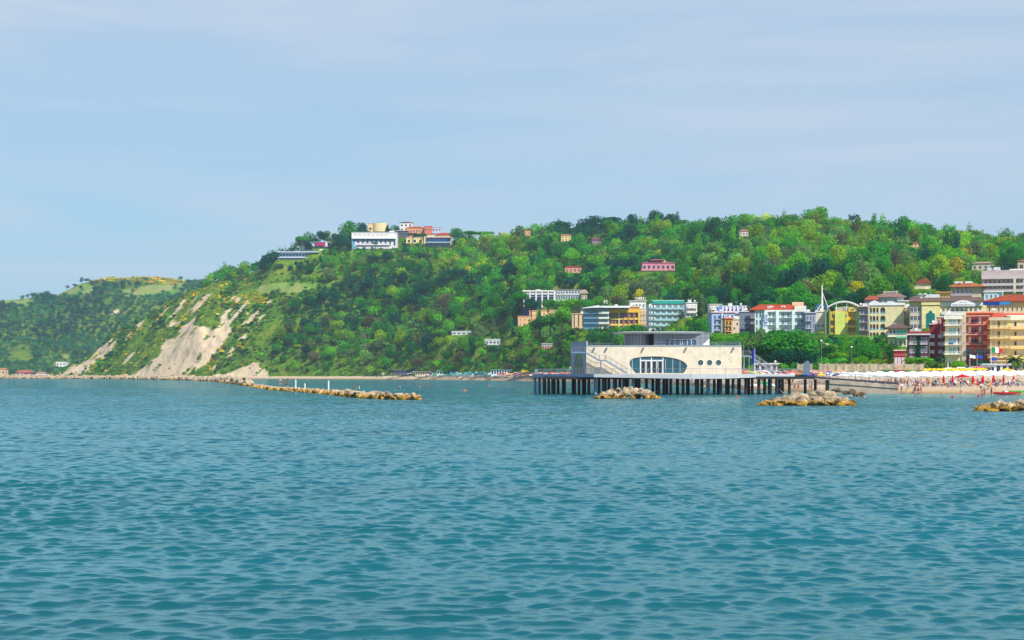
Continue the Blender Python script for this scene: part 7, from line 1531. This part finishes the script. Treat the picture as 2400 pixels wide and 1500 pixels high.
# beach signs and small kiosks
t = thing('beach_sign', 'white lettered board on a post before the cream hotel', 'sign', (X(2253,478), 478, 2.6)); MB().tube((0,0,0),(0,0,3.0),.06,.06,6).build('post', STEEL, t); MB().box(-1.2,1.2,-.05,.05,2.6,3.4).build('board', WHITE, t); MB().xz([(-1.7,3.0),(-1.2,2.65),(-1.2,3.35)], -.05, .05).build('arrow', M((236,180,70)), t)
MB().box(-.9,.9,-.08,-.05,2.85,3.1).build('lettering', M((200,90,70)), t)
def kiosk(uu, D, w, h, c, rc, lb, vb=None):
    z = float(T(X(uu,D),D,False)) if vb is None else Z(vb, D); t = thing('beach_kiosk', lb, 'kiosk', (X(uu,D), D, z)); MB().box(-w/2,w/2,0,3,-.5,h).build('wall', M(c), t); MB().box(-w/2-.5,w/2+.5,-.7,3.5,h+.003,h+.25).build('roof', M(rc), t); n = max(2, int(w/1.6))
    for i in range(n): MB().box(-w/2+w*(i+.2)/n,-w/2+w*(i+.8)/n,-.05,-.003,.9,h-.4).build('window', DGLASS, t)
kiosk(1048,1178,14,3.2,(226,236,236),(130,200,196),'white and aqua beach bar on the far sand'); kiosk(1185,1062,18,3.4,(214,232,236),(110,190,200),'aqua-roofed beach pavilion on the far sand'); kiosk(960,1255,26,3.0,(90,90,110),(120,126,150),'long grey beach cabins on the far sand'); kiosk(1010,1212,22,2.8,(214,196,170),(190,170,140),'row of tan changing cabins on the far sand')
kiosk(2340,500,9,3.0,(226,232,236),(214,226,232),'glass-fronted white beach bar at the foot of the yellow hotel'); kiosk(1795,520,7,2.8,(206,206,214),(226,226,230),'grey beach hut behind the pier stair'); kiosk(2300,492,6,2.6,(196,196,202),(150,150,156),'small grey kiosk below the coral hotel')
# kiosk terrace with thatch among the park trees
t = thing('thatch_shelter', 'round thatched cream shelter on the planted slope left of the lime hotel', 'shelter', (X(1922,600), 600, Z(813,600))); mb = MB(); n = 14; w_ = 3.6
mb.add([(0,0,2.0)]+[(w_*1.0*math.cos(2*math.pi*i/n),2.5*math.sin(2*math.pi*i/n),.9) for i in range(n)]+[(w_*1.0*math.cos(2*math.pi*i/n),2.5*math.sin(2*math.pi*i/n),.45) for i in range(n)], [(0,1+i,1+(i+1)%n) for i in range(n)]+[(1+i,1+n+i,1+n+(i+1)%n,1+(i+1)%n) for i in range(n)]); mb.build('thatch', mat('thatch', (216,200,176), .95, .3, 3, 0, .1, .5), t)
for sx_ in (-2.6, 0, 2.6): MB().tube((sx_,-1,-2.5),(sx_,-1,.6),.1,.1,6).build('post', BARK, t)
def lamp(uu, D, h, lb):
    z = float(T(X(uu,D),D)); t = thing('street_lamp', lb, 'lamp', (X(uu,D), D, z)); MB().tube((0,0,0),(0,0,h),.07,.05,6).build('pole', STEEL, t); bm = bmesh.new(); bmesh.ops.create_icosphere(bm, subdivisions=2, radius=.34); me = bpy.data.meshes.new('globe'); bm.to_mesh(me); bm.free(); me.materials.append(WHITE); link('lamp_globe', me, t, (0,0,h+.3))
for uu, D, h, lb in ((1775,455,5,'globe lamp behind the drooping blue flag'),(1817,460,5,'globe lamp right of the pier stair'),(2002,590,5,'globe lamp below the lime hotel'),(1925,520,9,'tall lamp post on the planted slope'),(1996,540,6,'lamp post before the short palm')): lamp(uu, D, h, lb)
# large single trees that stand before the hotels
for (uu, D, vb, vt, r_, kd, cl_, lb) in (
 (1599,905,782,728,6.2,'tall','brownish olive','broad olive-grey poplar in front of the green-roofed hotel'), (1646,900,780,690,5.2,'tall','dark green','tall dark poplar between the green-roofed and pale blue hotels'), (1655,1000,735,676,8.5,'round','yellow-green','large yellow-green tree behind the dark poplar'),
 (1738,700,812,786,4.5,'round','deep blue-green','almost black tree below the slate hotel'), (1718,690,806,792,2.6,'round','dark green','small dark tree below the beige house'), (1790,560,850,782,7.5,'round','grey-green','olive tree mass right of the pier house, upper left'), (1762,560,848,800,6.0,'round','bright green','bright round tree close to the pier house corner'), (1815,555,856,780,6.5,'round','mid green','round green tree in the park, centre left'),
 (1862,545,866,776,7.5,'round','mid green','tallest park tree below the mint hotel, dark leafed'), (1842,535,866,820,5,'round','deep blue-green','shadowy tree under the tallest park tree'), (1885,560,850,788,5.5,'round','grey-green','grey-green park tree right of the tallest one'), (1875,565,820,778,3.0,'tall','brownish olive','feathery tree beside the tallest park tree'),
 (1702,880,792,782,3.5,'round','bright green','bright bush-like tree beside the pale blue hotel'), (1688,640,812,784,4.5,'round','bright green','bright tree behind the right end of the disc roof'), (1722,620,820,794,4.6,'round','mid green','round tree left of the slate hotel base'),
 (1945,560,850,812,4.2,'round','dark green','dark arching tree below the lime hotel'), (1960,560,858,826,5,'round','bright green','bright shrubby tree on the slope below the lime hotel'), (2000,575,832,800,3.6,'cone','mid green','clipped tree left of the arched hotel steps'), (2035,580,836,802,3.2,'tall','mid green','slender clipped tree before the arched hotel, left'), (2058,580,836,803,3.2,'tall','mid green','slender clipped tree before the arched hotel, right'), (2028,560,858,824,5,'round','mid green','round tree above the long windbreak net'), (2085,560,840,805,3,'tall','dark green','slim dark tree beside the brown pavilion'),
 (2150,500,862,838,5,'round','bright green','bright round bush in front of the ivied maroon house, left'), (2170,500,864,840,4,'round','mid green','round bush in front of the ivied maroon house, right'), (2115,505,862,844,3.4,'round','dark green','dark bush beside the little red house'), (2070,505,860,842,3.8,'round','yellow-green','yellowish bush left of the little red house'), (2240,500,868,848,2.6,'round','bright green','bright bush before the cream hotel'), (2195,530,868,836,3.2,'tall','deep blue-green','dark tree against the dark red hotel'),
 (2305,535,866,845,3.2,'round','deep blue-green','dark shrub between coral and yellow hotels'), (2250,505,866,846,2.6,'round','yellow-green','lime shrub beside the lettered board'),
 (1475,900,778,768,3,'round','bright green','small bright tree in front of the ochre hotel'), (1492,900,776,760,3.4,'round','mid green','rounded tree before the narrow cream annex'), (1320,980,770,722,6.5,'round','bright green','bright tall tree left of the tall peach building'), (1290,990,775,735,6,'round','mid green','leafy tree before the long peach building'), (1265,1000,780,742,6,'round','dark green','dark tree between the peach buildings'), (1330,990,730,700,8,'round','bright green','bright tree below the arcaded wing'), (1370,990,724,702,6,'round','mid green','tree behind the blue-glass hotel roof'), (1245,1090,735,700,6,'round','deep blue-green','dark tree hiding the white-columned hotel foot, left'), (1285,1080,728,702,6,'round','mid green','tree hiding the white-columned hotel foot, right'), (1218,1060,712,684,6,'round','mid green','round tree left of the white-columned hotel'),
 (880,1520,588,566,2.6,'pine','mid green','little umbrella pine in front of the white clifftop hotel'), (707,1600,596,553,7.5,'pine','mid green','umbrella pine on the left ridge beside the magenta-awning house'), (818,1640,575,520,9,'round','mid green','tall round tree on the ridge left of the clifftop hotel'), (846,1650,560,523,7.5,'round','deep blue-green','dark round tree left of the sand-coloured building'), (967,1600,572,545,6,'pine','deep blue-green','umbrella pine before the orange townhouse, left'), (988,1600,575,546,5.5,'pine','dark green','umbrella pine before the orange townhouse, right'), (1066,1600,565,535,7,'round','mid green','round tree right of the red-roofed house'), (1100,1560,574,540,10,'pine','mid green','broad umbrella pine right of the navy restaurant'), (1135,1560,574,541,10,'pine','mid green','second broad umbrella pine on the ridge'),
 (1587,1400,552,492,6,'cone','deep blue-green','tall dark pine standing highest on the ridge'), (1572,1400,552,503,8,'round','deep blue-green','dark spreading pine left of the tallest one'), (1537,1400,546,495,8,'round','deep blue-green','dark pine crown on the ridge, centre'), (1484,1420,545,503,6,'round','deep blue-green','dark pine on the ridge, left of the central one'), (1432,1430,545,507,9,'pine','deep blue-green','dark umbrella pine on the ridge left of centre'), (1300,1480,552,520,8,'round','mid green','round tree on the ridge above the ochre villa'), (1323,1480,552,519,8,'round','deep blue-green','dark tree on the ridge above the ochre villa'), (2200,1200,580,542,6,'round','mid green','round tree breaking the right-hand ridge'), (2228,1200,576,537,6,'pine','dark green','umbrella pine breaking the right-hand ridge'), (2250,1200,580,547,7,'round','deep blue-green','dark tree on the right-hand ridge'), (2130,1210,576,549,3,'cone','dark green','cypress at the dip in the right ridge, left'), (2160,1210,576,551,3,'tall','pale green','light slender tree at the dip in the right ridge')):
    h = (vb-vt)*D/F; x = X(uu, D); z = Z(vb, D)
    o = add_tree(x, D, r_, h, kd, PAL[cl_], lb, z=z)
# ---- the trees that show largest, each a thing, labelled by look and by the landmark next to it
LAND = {'glass_hotel':'the blue-glass hotel','ochre_hotel':'the ochre hotel','green_roof':'the green-roofed hotel','lilac_hotel':'the pale blue hotel','mint_hotel':'the mint hotel',
 'lime_hotel':'the lime-yellow hotel','arched_hotel':'the arched beige hotel','grand_hotel':'the sign-bearing grand hotel','hip_villa':'the orange hip-roofed villa','terrace_block':'the terraced apartment block',
 'gable_house':'the small gabled house','pavilion':'the brown-roofed pavilion','red_hut':'the little red house','white_clifftop':'the white clifftop hotel','long_glass':'the long low glass building',
 'column_hotel':'the white-columned hotel','arcade_wing':'the dark arcaded wing','pink_villa':'the pink villa','ochre_villa':'the small ochre villa','red_lodge':'the red-roofed lodge','peach_long':'the long peach building',
 'peach_low':'the low peach building','flat_white_b':'the flat white roof','navy_restaurant':'the navy restaurant','ridge_cottage':'the pink-roofed ridge cottage','spire_lodge':'the spired lodge','yellow_hotel':'the large yellow hotel',
 'slate_hotel':'the slate hotel','grey_hut':'the grey hut','magenta_house':'the magenta-awning house','cream_wing':'the cream wing','orange_far':'the orange ridge house','maroon_house':'the ivied maroon house'}
globals().update(TRS); recs = []
for i in big:
    best = min(LAND, key=lambda q: abs((BP[q][0]+BP[q][1])/2-u[i])+1.3*abs((BP[q][2]+BP[q][3])/2-v[i]))
    b = BP[best]; du = u[i]-(b[0]+b[1])/2; dv = (v[i]-10)-(b[2]+b[3])/2
    if abs(dv) > abs(du): rel = 'downhill of' if dv > 0 else 'uphill of'
    else: rel = 'right of' if du > 0 else 'left of'
    dist = math.hypot(du, dv); far = 'just ' if dist < 38 else ('well ' if dist > 85 else '')
    size = 'large ' if rad[i] > 4.6 else ('small ' if rad[i] < 3.0 else '')
    sh = {'round':'tree','tall':'slender tree','cone':'pointed conifer','pine':'umbrella pine','bush':'bush'}[kind[i]]
    recs.append((i, f"{size}{PN[pal[i]]} {sh}", f"{far}{rel} {LAND[best]}"))
ORD = ['leftmost','second from left','third from left','fourth from left','fifth from left','sixth from left','seventh from left','eighth from left','ninth from left','tenth from left']
grp = {}
for q in recs: grp.setdefault((q[1], q[2]), []).append(q[0])
for (a, b), ii in grp.items():
    ii.sort(key=lambda i: u[i])
    for j, i in enumerate(ii):
        lb = f"{a} {b}"
        col = tuple(np.array(PAL[PN[pal[i]]])*random.uniform(.75, 1.3))
        add_tree(float(gx[i]), float(gy[i]), float(rad[i]), float(ht[i]), kind[i], col, lb, group='trees of the hillside', z=float(gz[i]))
def ordn(n):
    a = ['','first','second','third','fourth','fifth','sixth','seventh','eighth','ninth','tenth','eleventh','twelfth','thirteenth','fourteenth','fifteenth','sixteenth','seventeenth','eighteenth','nineteenth']
    if n < 20: return a[n]
    t = {2:'twent',3:'thirt',4:'fort',5:'fift',6:'sixt',7:'sevent'}[n//10]
    return t+'ieth' if n % 10 == 0 else t+'y-'+a[n % 10]
bylab = {}
for o in C.objects:
    if o.parent is None and 'label' in o.keys() and o.get('kind') != 'stuff': bylab.setdefault(o['label'], []).append(o)
for lb, os_ in bylab.items():
    if len(os_) < 2: continue
    os_.sort(key=lambda o: o.location.x/o.location.y)
    for j, o in enumerate(os_):
        o['label'] = lb+(', leftmost' if j == 0 else ', rightmost' if j == len(os_)-1 else f', {ordn(j+1)} from left')
        w_ = o['label'].split()
        if len(w_) > 16: o['label'] = ' '.join(q for q in w_ if q not in ('the','a'))
        if 'group' not in o.keys(): o['group'] = lb
for o in bpy.data.objects:
    if 'label' in o.keys() and len(o['label'].split()) > 16: print('LONG', o.name, o['label'])
print('objects', len(bpy.data.objects))

# ------------------------------------------------------------ the air
hb = bpy.data.materials.new('haze_air'); hb.use_nodes = True; t = hb.node_tree; t.nodes.clear()
o_ = N(t, 'ShaderNodeOutputMaterial'); pv_ = N(t, 'ShaderNodeVolumePrincipled'); pv_.inputs['Density'].default_value = 0.00008; pv_.inputs['Color'].default_value = (0.62, 0.80, 1.0, 1); pv_.inputs['Anisotropy'].default_value = 0.0
t.links.new(pv_.outputs[0], o_.inputs['Volume'])
tag(MB().box(-2500, 2600, -60, 4200, -6, 190).build('haze', hb), None, None, None, 'stuff')
